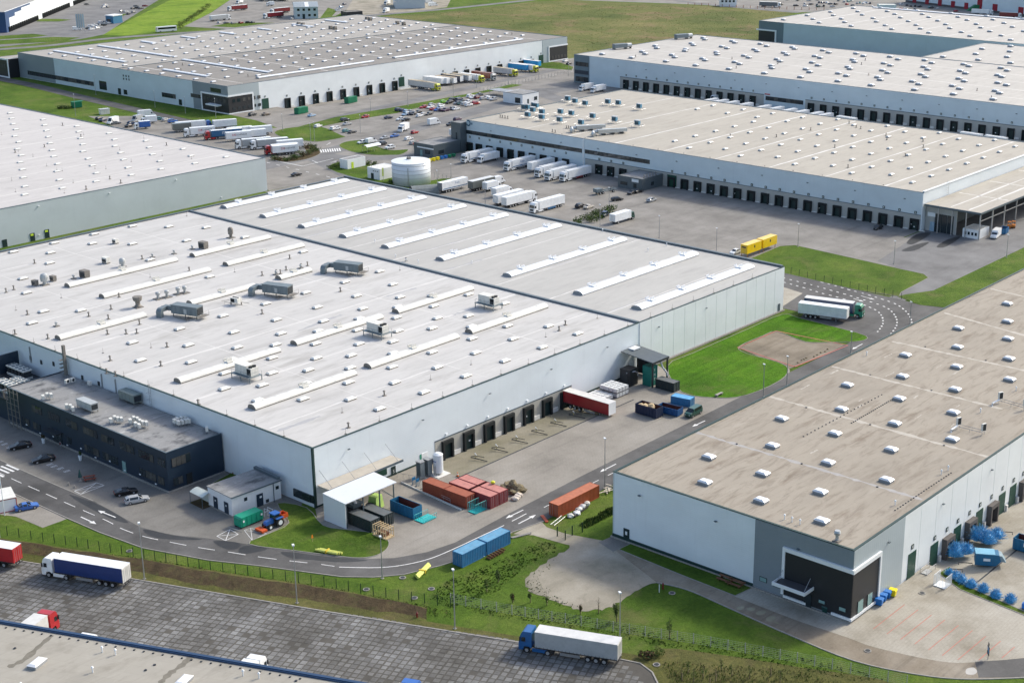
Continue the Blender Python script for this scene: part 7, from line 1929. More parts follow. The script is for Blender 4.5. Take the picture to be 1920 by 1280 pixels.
# ================================================================== containers, skips, tanks
def corr(mb,x0,y0,x1,y1,z0,z1,n,depth,m=0):
    """corrugated upright sheet from (x0,y0) to (x1,y1)"""
    a,b=Vector((x0,y0)),Vector((x1,y1));d=b-a;nn=Vector((d.y,-d.x)).normalized()
    P=[]
    for k in range(n):
        for f,o in ((0,0),(.35,0),(.5,-depth),(.85,-depth)):P.append(a+d*((k+f)/n)+nn*o)
    P.append(b)
    for p,q in zip(P,P[1:]):mb.poly([(*p,z0),(*q,z0),(*q,z1),(*p,z1)],m)
def container(c,rz,L,col,label,name='shipping_container',roofcol=None,group='steel containers',top_rust=True,H=2.6,Wd=2.44,cat='container',z=0.05):
    t=thing(name,label,cat,(c[0],c[1],z),rz,group)
    m=plain('steel_'+col[0],col[1],0.6,var=0.16,scale=1.6,dirt=0.35,dirtcol=(0.16,0.09,0.06))
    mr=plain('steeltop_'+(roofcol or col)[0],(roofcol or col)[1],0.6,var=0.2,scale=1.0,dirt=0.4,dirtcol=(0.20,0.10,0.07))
    n=int(L/.42);mb=MB();x,y=L/2-.08,Wd/2-.03
    corr(mb,-x,-y,x,-y,.15,H-.1,n,.045);corr(mb,x,y,-x,y,.15,H-.1,n,.045);corr(mb,-x,y,-x,-y,.15,H-.1,6,.03)
    obj('side_panel',mb.q(m),t)
    mb=MB()
    for sx in (-1,1):
        for sy in (-1,1):mb.box(sx*L/2-.09*(sx>0)-0*(sx<0),sy*Wd/2-.12*(sy>0),0,sx*L/2+.09*(sx<0),sy*Wd/2+.12*(sy<0),H)
    for zz in (0,H-.12):
        for sy in (-1,1):mb.box(-L/2+.09,sy*Wd/2-.08*(sy>0),zz,L/2-.09,sy*Wd/2+.08*(sy<0),zz+.13)
        for sx in (-1,1):mb.box(sx*L/2-.08*(sx>0),-Wd/2+.12,zz,sx*L/2+.08*(sx<0),Wd/2-.12,zz+.13)
    obj('frame',mb.q(m),t)
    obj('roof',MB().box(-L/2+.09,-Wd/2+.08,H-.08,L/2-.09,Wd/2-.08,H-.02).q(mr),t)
    for s in (-1,1):
        d=obj('door',MB().box(L/2-.08,s*.58-.55,.16,L/2-.03,s*.58+.55,H-.14).q(m),t)
        obj('lock_bar',MB().tube([(L/2+.01,s*.35,.2),(L/2+.01,s*.35,H-.2)],.028,5).q(M_steel),d)
        obj('lock_bar',MB().tube([(L/2+.01,s*.85,.2),(L/2+.01,s*.85,H-.2)],.028,5).q(M_steel),d)
    obj('floor',MB().box(-L/2+.1,-Wd/2+.1,.1,L/2-.1,Wd/2-.1,.14).q(M_chassis),t)
    return t
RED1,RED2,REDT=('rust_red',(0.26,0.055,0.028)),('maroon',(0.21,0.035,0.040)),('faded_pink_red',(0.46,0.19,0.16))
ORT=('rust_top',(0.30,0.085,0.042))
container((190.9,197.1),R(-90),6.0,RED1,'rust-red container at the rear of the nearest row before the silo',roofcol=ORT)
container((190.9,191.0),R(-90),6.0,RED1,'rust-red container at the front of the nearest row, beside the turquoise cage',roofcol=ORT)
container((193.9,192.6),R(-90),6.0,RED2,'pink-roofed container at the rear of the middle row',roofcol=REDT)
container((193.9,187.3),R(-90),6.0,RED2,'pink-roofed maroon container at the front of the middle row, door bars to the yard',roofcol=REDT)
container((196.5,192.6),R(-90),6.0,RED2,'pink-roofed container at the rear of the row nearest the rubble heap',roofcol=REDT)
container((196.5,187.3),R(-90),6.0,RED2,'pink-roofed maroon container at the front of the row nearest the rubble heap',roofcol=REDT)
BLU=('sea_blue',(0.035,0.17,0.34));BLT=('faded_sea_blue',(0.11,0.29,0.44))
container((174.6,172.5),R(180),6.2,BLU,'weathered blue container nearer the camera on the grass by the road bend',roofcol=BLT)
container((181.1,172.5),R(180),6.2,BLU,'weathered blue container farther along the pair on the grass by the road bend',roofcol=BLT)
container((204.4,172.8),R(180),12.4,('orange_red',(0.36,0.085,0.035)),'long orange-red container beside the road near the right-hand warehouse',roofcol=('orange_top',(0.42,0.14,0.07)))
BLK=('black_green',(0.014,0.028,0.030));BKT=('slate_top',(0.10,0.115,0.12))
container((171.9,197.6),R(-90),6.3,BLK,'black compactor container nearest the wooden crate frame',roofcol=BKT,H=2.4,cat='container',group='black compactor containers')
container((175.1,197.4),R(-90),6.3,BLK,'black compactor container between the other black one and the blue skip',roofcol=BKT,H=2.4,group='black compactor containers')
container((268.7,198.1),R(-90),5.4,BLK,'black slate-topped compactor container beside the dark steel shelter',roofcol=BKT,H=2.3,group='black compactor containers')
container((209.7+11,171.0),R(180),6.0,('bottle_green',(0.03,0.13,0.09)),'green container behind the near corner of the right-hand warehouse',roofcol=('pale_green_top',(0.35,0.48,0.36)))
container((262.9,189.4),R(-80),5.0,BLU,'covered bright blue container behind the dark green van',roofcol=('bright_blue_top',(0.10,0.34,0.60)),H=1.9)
gc_=thing('compactor','upright green compactor box with white letters under the dark steel shelter','compactor',(268.4,203.2,0),R(-90))
mg=plain('compactor_green',(0.01,0.15,0.12),0.5);obj('body',MB().box(-1.2,-1.3,.1,1.2,1.3,5.0).q(mg),gc_);obj('rib',MB().box(1.2,-1.3,.1,1.3,-1.1,5).box(1.2,1.1,.1,1.3,1.3,5).box(1.2,-1.1,4.8,1.3,1.1,5).q(mg),gc_)
for k,ch in enumerate('TNT'):lettering('lettering',ch,.9,M_paint,gc_,(1.21,.3,3.9-k*1.15),0)
dk=thing('baler','dark baler cabinet with a silver hose under the dark steel shelter','baler',(265.4,207.2,0));obj('body',MB().box(-1.6,-1.5,0,1.6,1.5,4.2).q(W_char),dk);obj('hose',MB().tube([(-1.7,-.5,3.4),(0,-1.8,3.7),(.8,-2.0,3.2),(.9,-2.0,2.4)],.16,7).q(M_steel),dk);obj('door',MB().box(-1.66,-.9,.2,-1.603,.7,3.2).q(M_darkmetal),dk)
hs=thing('suction_hose','silver suction hose over the slate-topped compactor container','hose',(270.4,202.4,0));obj('hose',MB().tube([(0,0,5.6),(.5,-.6,5.4),(.4,-1.2,4.2),(.5,-2.0,3.4),(.2,-2.6,3.2),(.1,-2.9,2.45)],.22,8).q(M_steel),hs)
def skip(c,rz,L,Wd,H,col,label,load=None,text=None,slope=False,group='open skips',incol=(0.09,0.03,0.025)):
    t=thing('skip',label,'skip',(c[0],c[1],.05),rz,group)
    m=plain('skip_'+col[0],col[1],0.5,var=0.14,scale=1.5,dirt=0.3);mi=plain('skip_inside_'+col[0],incol,0.8,var=0.3)
    w_=.08
    for s in (-1,1):obj('side_wall',MB().box(-L/2,s*Wd/2-w_*(s>0),.15,L/2,s*Wd/2+w_*(s<0),H).q(m),t)
    obj('end_wall',MB().box(-L/2,-Wd/2+w_,.15,-L/2+w_,Wd/2-w_,H).q(m),t);obj('end_wall',MB().box(L/2-w_,-Wd/2+w_,.15,L/2,Wd/2-w_,H).q(m),t)
    obj('floor',MB().box(-L/2+w_,-Wd/2+w_,.2,L/2-w_,Wd/2-w_,.32).q(mi),t)
    for s in (-1,1):obj('lining',MB().box(-L/2+w_,s*(Wd/2-w_-.012)-.008,.33,L/2-w_,s*(Wd/2-w_-.012)+.008,H-.1).q(mi),t)
    for k in range(int(L/.9)):
        for s in (-1,1):obj('rib',MB().box(-L/2+.4+k*.9,s*(Wd/2+.035)-.035,.15,-L/2+.5+k*.9,s*(Wd/2+.035)+.035,H).q(m),t)
    obj('skid',MB().box(-L/2,-.5,0,L/2,-.35,.15).box(-L/2,.35,0,L/2,.5,.15).q(M_chassis),t)
    if text:
        for s in (-1,1):obj('label_plate',MB().box(-.9,s*(Wd/2+.08)-.01,H*.5,.9,s*(Wd/2+.08)+.01,H*.8).q(M_lwhite),t)
    return t
SKB=('blue',(0.015,0.13,0.25));SKN=('dark_navy',(0.012,0.022,0.055))
skip((180.9,195.6),R(-90),6.4,2.4,2.4,SKB,'blue open skip with rubbish inside beside the turquoise platform',text=None)
skip((252.6,191.3),R(-90),6.0,2.6,2.4,SKN,'dark navy open skip holding pale wood waste')
skip((256.4,188.2),R(-85),5.5,2.4,1.7,('royal_blue',(0.015,0.08,0.22)),'low blue open skip between the navy skip and the dark green van')
skip((1.0,1.0),R(-90),6.0,2.5,2.4,SKB,'blue open skip cut by the right picture edge',text=True).location=(*G(1932,1034),.05)
rw=random.Random(5)
def lump(name,label,cat,pts,mat,zz,sz,group=None):
    for k,p in enumerate(pts):
        t=obj(name,lump_mesh(rw,sz*rw.uniform(.7,1.2),mat),None,(p[0],p[1],zz+rw.uniform(0,.25)),rw.uniform(0,6))
        tag(t,label,cat,group)
def lump_mesh(rr,s,mat):
    bm=bmesh.new();bmesh.ops.create_icosphere(bm,subdivisions=2,radius=s)
    for v in bm.verts:v.co *= rr.uniform(.75,1.15);v.co.z *= .6
    me=bpy.data.meshes.new('lump');bm.to_mesh(me);bm.free();me.materials.append(mat);return me
lump('waste_bundle','pale wood waste bundle heaped in the dark navy skip','waste',[(252.2,193.2),(253.0,192.6),(252.4,191.9),(253.2,191.2),(252.2,192.6),(252.8,190.4)],M_wood,1.9,.75,'wood waste in the navy skip')
lump('waste_sack','white rubbish sack inside the blue skip beside the turquoise platform','sack',[(180.9,195.2),(181.3,194.6),(180.6,194.7)],M_white,.7,.55,'sacks in the blue skip')

# turquoise platforms and cages
M_turq=plain('turquoise_paint',(0.03,0.40,0.40),0.5,var=0.12)
def cage(c,rz,label,L=3.0,Wd=1.8,H=1.9,floor=True,mat=None,name='lifting_cage',bars=7):
    t=thing(name,label,'cage',(c[0],c[1],.05),rz);mt=mat or M_turq
    obj('floor',MB().box(-L/2,-Wd/2,.05,L/2,Wd/2,.15).q(mt),t)
    for s in (-1,1):
        for k in range(bars+1):obj('bar',MB().tube([(-L/2+L*k/bars,s*Wd/2,.15),(-L/2+L*k/bars,s*Wd/2,H)],.035,4).q(mt),t)
        obj('top_rail',MB().tube([(-L/2,s*Wd/2,H),(L/2,s*Wd/2,H)],.04,4).q(mt),t)
    for k in range(1,4):obj('bar',MB().tube([(-L/2,-Wd/2+Wd*k/4,.15),(-L/2,-Wd/2+Wd*k/4,H)],.035,4).q(mt),t)
    obj('top_rail',MB().tube([(-L/2,-Wd/2,H),(-L/2,Wd/2,H)],.04,4).q(mt),t)
    return t
cage(G(798,973),R(0),'turquoise railed platform beside the blue skip',3.6,2.4,1.1)
cage((190.6,185.9),R(0),'turquoise lifting cage between the red container rows',3.0,2.0,2.0)
cage((220.4,101.9),R(0),'white wire cage on the verge beside the blue bales',2.4,2.2,2.2,mat=M_trimw,name='wire_cage',bars=9)
# wooden crate frame
wf=thing('crate_frame','pale timber crate frame standing before the black compactor containers','crate',(171.4,191.8,.05),R(-90))
obj('base',MB().box(-1.8,-1.1,0,1.8,1.1,.25).q(M_wood),wf)
for k in range(6):
    for s in (-1,1):obj('post',MB().box(-1.75+k*.68,s*1.0-.06,.25,-1.63+k*.68,s*1.0+.06,2.1).q(M_wood),wf)
    obj('cross_beam',MB().box(-1.75+k*.68,-1.06,2.1,-1.63+k*.68,1.06,2.22).q(M_wood),wf)
for s in (-1,1):obj('side_rail',MB().box(-1.8,s*1.0-.06,1.2,1.8,s*1.0+.06,1.32).q(M_wood),wf)
obj('load',MB().box(-1.0,-.7,.25,1.0,.6,.9).q(M_brown),wf)
gb=thing('baler','lime green baler under the open white shed','baler',(179.0,202.2,.05),R(15));mlg=plain('pale_lime',(0.36,0.52,0.14),0.5)
obj('body',MB().wedge([(-1.4,-1.1,0),(1.4,-1.1,0),(1.4,1.1,0),(-1.4,1.1,0),(-1.0,-.8,2.7),(1.2,-.8,2.5),(1.2,.8,2.5),(-1.0,.8,2.7)]).q(mlg),gb);obj('chute',MB().box(-2.4,-.7,.4,-1.4,.7,1.6).q(M_darkmetal),gb)
dct=thing('waste_duct','curved silver duct of the compactor under the open white shed','duct',(172.4,203.0,0));obj('duct',MB().tube([(-1.2,.8,4.2),(-.2,-.2,4.3),(.9,-.9,3.8),(1.1,-1.5,2.6)],.42,9).q(M_steel),dct)
pr=thing('press','dark press machine under the open white shed','machine',(173.6,202.3,0));obj('body',MB().box(-1.6,-1.2,0,1.4,1.6,2.2).q(M_darkmetal),pr);obj('hopper',MB().wedge([(-.9,-.9,2.2),(.9,-.9,2.2),(.9,.9,2.2),(-.9,.9,2.2),(-1.3,-1.3,3.1),(1.3,-1.3,3.1),(1.3,1.3,3.1),(-1.3,1.3,3.1)]).q(M_hvac),pr)
# silo and vaporisers behind a rail
si=thing('gas_silo','white upright gas tank beside the loading docks of the white hall','tank',(*G(822,888),0));obj('tank',MB().cyl((0,0,.5),1.05,3.9,20).cyl((0,0,4.4),1.05,.35,20,r2=.5).q(M_tank),si)
for a_ in range(3):obj('leg',MB().box(-.12,-.12,0,.12,.12,.5).q(M_steel),si,(.8*math.cos(a_*2.1),.8*math.sin(a_*2.1),0))
obj('pipe',MB().tube([(-1.15,-.3,.2),(-1.15,-.3,2.2),(-1.6,-.6,2.2),(-1.6,-.6,.2)],.06,5).q(M_steel),si);obj('slab',MB().box(-1.8,-1.8,0,1.8,1.8,.12).q(M_bump),si);obj('lettering_band',MB().box(-1.07,-.5,3.0,-1.052,.5,3.15).q(M_lblue),si)
for k,(x,y) in enumerate(((789,893),(803,888))):
    t=thing('vaporiser',('left','right')[k]+' grey finned vaporiser tower beside the white upright gas tank','vaporiser',(*G(x,y+3),0));
    for q in range(5):obj('fin',MB().box(-.6,-.62+q*.28,.4,.6,-.5+q*.28,3.6).q(M_hvac),t)
    obj('frame',MB().box(-.65,-.7,3.6,.65,.75,3.75).box(-.65,-.7,.25,.65,.75,.4).q(M_steel),t)
    for sx in (-.55,.55):obj('leg',MB().box(sx-.06,-.6,0,sx+.06,.6,.25).q(M_steel),t)
for k,(x,y) in enumerate(((776,908),(783,911),(797,915))):
    t=thing('gas_cylinder',('first','second','third')[k]+' blue gas cylinder rack beside the rust-red container','gas cylinders',(*G(x,y),0.05));
    for q in range(3):obj('cylinder',MB().cyl((-.3+q*.3,0,0),.13,1.5,9).cyl((-.3+q*.3,0,1.5),.13,.15,9,r2=.05).q(plain('cylinder_blue',(0.04,0.22,0.40),0.4)),t)
    obj('rack',MB().box(-.5,-.2,0,.5,-.16,1.0).box(-.5,.16,0,.5,.2,.1).q(M_steel),t)

# IBC tanks stacked beside the hall
ib_t=MB().box(-.5,-.6,.18,.5,.6,1.05).cyl((0,0,1.05),.22,.06,8).q(plain('ibc_white',(0.70,0.71,0.70),0.35,var=0.08))
m_=MB()
for s in (-.52,.52):
    for k in range(4):m_.box(s-.012,-.6+k*.4-.012,.1,s+.012,-.6+k*.4+.012,1.1)
for s in (-.62,.62):
    for k in range(3):m_.box(-.5+k*.5-.012,s-.012,.1,-.5+k*.5+.012,s+.012,1.1)
for z in (.35,.7,1.08):
    for s in (-.52,.52):m_.box(s-.014,-.62,z-.014,s+.014,.62,z+.014)
    for s in (-.62,.62):m_.box(-.52,s-.014,z-.014,.52,s+.014,z+.014)
ib_c=m_.q(M_steel);ib_p=MB().box(-.5,-.6,0,.5,.6,.16).q(M_darkmetal)
def ibc(u,v,z,lab):
    t=thing('liquid_tote',lab,'tote',(u,v,z),0,'white totes beside the hall');obj('tank',ib_t,t);c_=obj('cage',ib_c,t);c_['kind']='stuff';obj('pallet',ib_p,t)
for i in range(5):
    for j in range(4):ibc(250.2+i*1.12,204.5+j*1.3,.05,f'white tote, single layer, {ordn[i]} from the red trailer, {ordn[3-j]} row from wall')
for i in range(4):
    for j in range(4):
        for k in range(2):ibc(256.4+i*1.12,203.9+j*1.32,.05+k*1.13,f'white tote, {("bottom", "top")[k]} layer of double stack, {ordn[i]} from left, {ordn[3-j]} row from wall')
for k,(x,y) in enumerate(((1168,712),(1178,718),(1186,720))):
    t=thing('blue_bin',('left','middle','right')[k]+' blue plastic bin between the white totes and the dark shelter','bin',(*G(x,y),.05),R(10));mbn=plain('bin_blue',(0.02,0.17,0.36),0.4)
    obj('body',MB().box(-.6,-.5,.1,.6,.5,1.15).q(mbn),t);obj('lid',MB().box(-.65,-.55,1.15,.65,.55,1.25).q(mbn),t)
# rubble heap and timber
M_rub=plain('rubble',(0.20,0.165,0.10),0.95,var=0.5,scale=2.5)
hp=G(960,920);m_=MB();N=30
bm=bmesh.new();bmesh.ops.create_icosphere(bm,subdivisions=4,radius=1.0);rr=random.Random(9)
from mathutils import noise as mnoise
for v in bm.verts:
    k=1+.45*mnoise.noise(v.co*2.2)+.25*mnoise.noise(v.co*6);v.co=Vector((v.co.x*2.1*k,v.co.y*2.6*k,max(0,v.co.z*1.7*k)))
me=bpy.data.meshes.new('rubble_heap');bm.to_mesh(me);bm.free();me.materials.append(M_rub)
o=tag(obj('rubble_heap',me,None,(hp[0],hp[1],.02)),'brown heap of rubble beside the pink-roofed containers','heap')
for k in range(26):
    a_=rr.uniform(0,6.3);d_=rr.uniform(.6,2.4)
    lm=obj('rubble_piece',lump_mesh(rr,rr.uniform(.15,.42),M_rub if k % 3 else M_kerb),o,(math.cos(a_)*d_,math.sin(a_)*d_*1.2,max(.1,1.3-d_*.5)))
sk=G(965,935)
for k in range(3):tag(obj('sack',lump_mesh(rr,.8,plain('jute_white',(0.50,0.44,0.38),0.8)),None,(sk[0]-.3+.9*k,sk[1]-.4+.3*k,.35)),f'pale sack in front of the rubble heap, {ordn[k]} from the left','sack','sacks by the rubble heap')
def timber(label,p,rz,n,L,mat,name='timber_stack',cat='timber',layers=2,s=.22):
    t=thing(name,label,cat,(*p,.04),rz)
    for q in range(layers):
        for k in range(n):obj('plank',MB().box(-L/2+rr.uniform(-.2,.2),-s*n/2+k*s,q*.2,L/2+rr.uniform(-.2,.2),-s*n/2+k*s+s*.8,q*.2+.16).q(mat),t)
    return t
timber('pale boards stacked against the weathered blue container',G(905,1040),R(2),5,5.5,plain('weathered_board',(0.52,0.46,0.37),0.8),layers=3)
wp=thing('wooden_frame','two pale timber frames leaning on the weathered blue container','frame',(*G(925,1030),.04),R(2))
for k in range(2):
    obj('frame_bar',MB().box(-1.6+k*2,.25,.6,-.1+k*2,.33,.72).box(-1.6+k*2,.25,1.7,-.1+k*2,.33,1.82).box(-1.6+k*2,.25,.72,-1.48+k*2,.33,1.7).box(-.22+k*2,.25,.72,-.1+k*2,.33,1.7).q(plain('cream_paint',(0.60,0.55,0.42),0.6)),wp)
lg=thing('log_pile','heap of short dark logs in front of the weathered blue container','logs',(*G(928,1040),.04),R(2))
for k in range(12):obj('log',MB().cyl((-2+k*.36,-.7,.18+.25*(k % 2)),.17,1.0,7,0,axis='y').q(M_brown),lg)
timber('white plastic boards at the left end of the blue containers',G(893,1046),R(-20),3,3.2,M_trimw,layers=1)
timber('grey timber baulk on the grass right of the blue containers',G(977,1004),R(-20),2,4,M_kerb,layers=1,s=.35)
timber('orange barrier boards beside the end of the long orange-red container',G(1021,973),R(60),3,3.0,plain('barrier_orange',(0.50,0.10,0.04),0.6),layers=1)
tw_=thing('plastic_heap','white plastic sheeting and black pipes beside the long orange-red container','heap',(*G(1086,958),.04),R(10))
for k in range(5):obj('sheeting',lump_mesh(rr,.75,M_white if k % 2 else M_hvacw),tw_,(-3+k*1.6,rr.uniform(-.4,.4),.25))
obj('pipe',MB().tube([(-3.5,.4,.2),(3,.5,.2)],.18,7).q(M_black),tw_);obj('pipe',MB().tube([(-3,-.7,.2),(2.4,-.6,.2)],.18,7).q(M_black),tw_)
tr_=thing('truss','grey steel truss lying on the grass beside the long orange-red container','truss',(*G(1046,977),.1),R(12));m_=MB()
for y in (-.4,.4):m_.tube([(-2.2,y,.1),(2.2,y,.1)],.05,4)
for k in range(6):m_.tube([(-2.1+k*.75,-.4 if k % 2 else .4,.1),(-1.35+k*.75,.4 if k % 2 else-.4,.1)],.04,4)
obj('lattice',m_.q(M_steel),tr_)
pw=thing('pallet_stack','scattered white pallets and boards beside the green container','pallets',(*G(1142,920),.04),R(15))
for k in range(9):obj('board',MB().obox((rr.uniform(-2.5,2.5),rr.uniform(-1,1),.05+.06*k),(rr.uniform(1.2,2.4),.25,.06),rr.uniform(0,3)).q(plain('weathered_board',(0.52,0.46,0.37),0.8)),pw)

# green tank box, tractor
gt=thing('green_tank','green ribbed tank container lying beside the white utility shed','tank',(158.8,215.6,.05),R(0));mgt=plain('tank_green',(0.01,0.27,0.16),0.4)
obj('body',MB().xprism([(-2.6,.3),(2.6,.3),(2.6,1.9),(2.4,2.2),(-2.4,2.2),(-2.6,1.9)],-1.1,1.1).q(mgt),gt)
for k in range(5):obj('rib',MB().box(-2.3+k*1.1,-1.17,.3,-2.15+k*1.1,-1.102,2.15).q(mgt),gt)
for x in (-2.2,2.0):obj('tag_plate',MB().box(x,-1.2,1.2,x+.35,-1.172,1.6).q(M_lwhite),gt)
obj('skid',MB().box(-2.6,-.9,0,2.6,-.7,.3).box(-2.6,.7,0,2.6,.9,.3).q(M_chassis),gt)
rk=thing('steel_rack','white steel rack frame standing right of the green tank container','rack',(162.4,214.6,.05));obj('frame',MB().tube([(0,-.8,0),(0,-.8,1.8),(0,.8,1.8),(0,.8,0)],.05,4).tube([(.8,-.8,0),(.8,-.8,1.8),(.8,.8,1.8),(.8,.8,0)],.05,4).tube([(0,-.8,1),(.8,-.8,1)],.04,4).tube([(0,.8,1),(.8,.8,1)],.04,4).q(M_trimw),rk)
lp=thing('leaning_grid','galvanised grid panel leaning at the front of the green tank container','panel',(155.2,214.6,.05),R(100));m_=MB()
for k in range(8):m_.tube([(-1.2+k*.34,0,.05),(-1.2+k*.34,.9,.9)],.025,4)
m_.tube([(-1.2,0,.05),(1.2,0,.05)],.03,4).tube([(-1.2,.9,.9),(1.2,.9,.9)],.03,4);obj('grid',m_.q(M_steel),lp)
tq=thing('tractor','blue tractor with orange mower and orange rear box beside the grass verge','tractor',(161.0,210.9,.05),R(180));mtb=P_('blue');mto=plain('mower_orange',(0.55,0.09,0.02),0.5)
obj('bonnet',MB().xprism([(.3,.9),(2.1,.85),(2.15,1.35),(1.9,1.6),(.3,1.75)],-.42,.42).q(mtb),tq)
cab_=obj('cab',MB().wedge([(-1.1,-.75,1.0),(.35,-.7,1.0),(.35,.7,1.0),(-1.1,.75,1.0),(-.95,-.62,2.5),(.2,-.6,2.5),(.2,.6,2.5),(-.95,.62,2.5)]).q(M_carglass),tq);obj('roof',MB().box(-1.15,-.78,2.5,.4,.78,2.72).q(mtb),cab_)
for x,y in ((-1.05,-.72),(-1.05,.72),(.3,-.68),(.3,.68)):obj('pillar',MB().tube([(x,y,1.0),(x*.87,y*.86,2.5)],.05,4).q(M_chassis),cab_)
obj('chassis',MB().box(-1.2,-.4,.6,2.0,.4,.95).q(M_chassis),tq)
for s in (-1,1):
    obj('rear_wheel',MB().cyl((0,-.24,0),.85,.48,18,0,axis='y').cyl((0,-.26,0),.48,.52,14,1,axis='y').q(M_tyre,M_trimw),tq,(-.7,s*.95,.85))
    obj('front_wheel',MB().cyl((0,-.18,0),.55,.36,16,0,axis='y').cyl((0,-.2,0),.3,.4,12,1,axis='y').q(M_tyre,M_trimw),tq,(1.5,s*.85,.55))
    obj('mudguard',MB().box(-1.5,s*.95-.26,1.68,.1,s*.95+.26,1.78).q(mtb),tq)
mo=obj('mower',MB().box(2.4,-1.1,.15,3.6,1.1,.55).q(mto),tq);obj('arm',MB().tube([(2.0,-.3,.7),(2.5,-.4,.5)],.08,4).q(mto),mo)
rb=obj('rear_box',MB().box(-2.9,-.8,1.2,-1.5,-.7,2.0).box(-2.9,.7,1.2,-1.5,.8,2.0).box(-2.9,-.7,1.2,-2.8,.7,2.0).box(-1.6,-.7,1.2,-1.5,.7,2.0).box(-2.8,-.7,1.2,-1.6,.7,1.3).q(mto),tq)
for k in range(3):obj('tine',MB().box(-2.95,-.6+k*.5,.2,-2.9,-.45+k*.5,1.6).q(M_wood),rb)

# swap bodies
for k,(u,lb) in enumerate(((382.2,'yellow swap body on legs nearer the white hall'),(391.2,'yellow swap body on legs farther from the white hall'))):
    t=thing('swap_body',lb,'swap body',(u,250.3,.05),0,'yellow swap bodies');b=box_parts(t,4.2,8.0,'yellow','yellow','yellow',low=1.25,high=4.1)
    for sx in (-3.4,3.4):
        for sy in (-1.1,1.1):obj('leg',MB().box(sx-.07,sy-.07,0,sx+.07,sy+.07,1.25).q(plain('rust_leg',(0.30,0.14,0.05),0.7)),t)
    for s in (-1,1):obj('emblem',MB().box(-4.2,s*1.28-.008,2.6,-3.6,s*1.28+.008,3.4).q(M_lblack),b)
    obj('rear_text',MB().box(-8.09,-.8,3.1,-8.082,.8,3.5).q(M_lblack),b)
van((1862,449),190,'white delivery van parked under the edge of the wide canopy',mode='front',L=6.2,hgt=2.7)
skip(G(1882,437),R(10),4.0,2.2,1.9,('trailer_blue',(0.03,0.15,0.32)),'blue box trailer behind the white van at the canopy')
for k,(x,y) in enumerate(((1892,428),(1900,427))):
    t=thing('forklift',('left','right')[k]+' orange forklift under the wide canopy','forklift',(*G(x,y),.05),R(20));mo_=plain('forklift_orange',(0.50,0.17,0.03),0.5)
    obj('body',MB().box(-1.1,-.6,.3,.9,.6,1.1).q(mo_),t);obj('guard',MB().tube([(-.7,-.5,1.1),(-.7,-.5,2.2),(.5,-.5,2.2),(.6,-.5,1.1)],.05,4).tube([(-.7,.5,1.1),(-.7,.5,2.2),(.5,.5,2.2),(.6,.5,1.1)],.05,4).box(-.75,-.55,2.2,.55,.55,2.28).q(mo_),t);obj('mast',MB().box(1.0,-.4,.1,1.1,-.3,2.6).box(1.0,.3,.1,1.1,.4,2.6).box(1.1,-.3,.1,2.0,-.2,.2).box(1.1,.2,.1,2.0,.3,.2).q(M_chassis),t)
    for x_ in (-.7,.6):
        for s in (-1,1):obj('wheel',WH_CAR,t,(x_,s*.55,.3))
fb_=thing('flatbed_trailer','grey container chassis trailer parked before the dispatch office','trailer',(*G(1135,362),.05),R(-10));obj('frame',MB().box(-5,-1.1,.9,5,-.8,1.2).box(-5,.8,.9,5,1.1,1.2).box(-5,-.8,.95,-4.6,.8,1.15).box(4.6,-.8,.95,5,.8,1.15).box(-.2,-.8,.95,.2,.8,1.15).q(M_hvac),fb_);obj('box',MB().box(-5,-1.2,1.2,-2.4,1.2,2.2).q(M_hvac),fb_)
for x_ in (-3.4,-2.0,3.0):
    for s in (-1,1):obj('wheel',WH_TRK,fb_,(x_,s*.9,.5))
for k,(p,rz,lb) in enumerate(((G(658,193),R(8),'green roll-off skip below the upper left warehouse, right one'),(G(565,213),R(8),'green roll-off skip below the upper left warehouse, left one'),(G(144,202),R(-10),'green skip on the grass at the left above the pale roof'))):
    t=skip(p,rz,7 if k<2 else 4.5,2.6,2.9,('emerald',(0.005,0.16,0.08)),lb,incol=(0.02,0.08,0.05),group='green skips');obj('cover',MB().box(-2.4,-1.25,2.85,3.2,1.25,3.0).q(plain('skip_emerald',(0.005,0.16,0.08))),t)
gx=thing('grey_cabinet','grey cabinet on the grass at the left above the pale roof','cabinet',(*G(196,214),0),R(-10));obj('body',MB().box(-2.2,-1.2,0,2.2,1.2,2.4).q(M_hvacw),gx);obj('roof',MB().box(-2.4,-1.4,2.4,2.4,1.4,2.55).q(plain('unit_grey',(0.45,0.47,0.48))),gx)

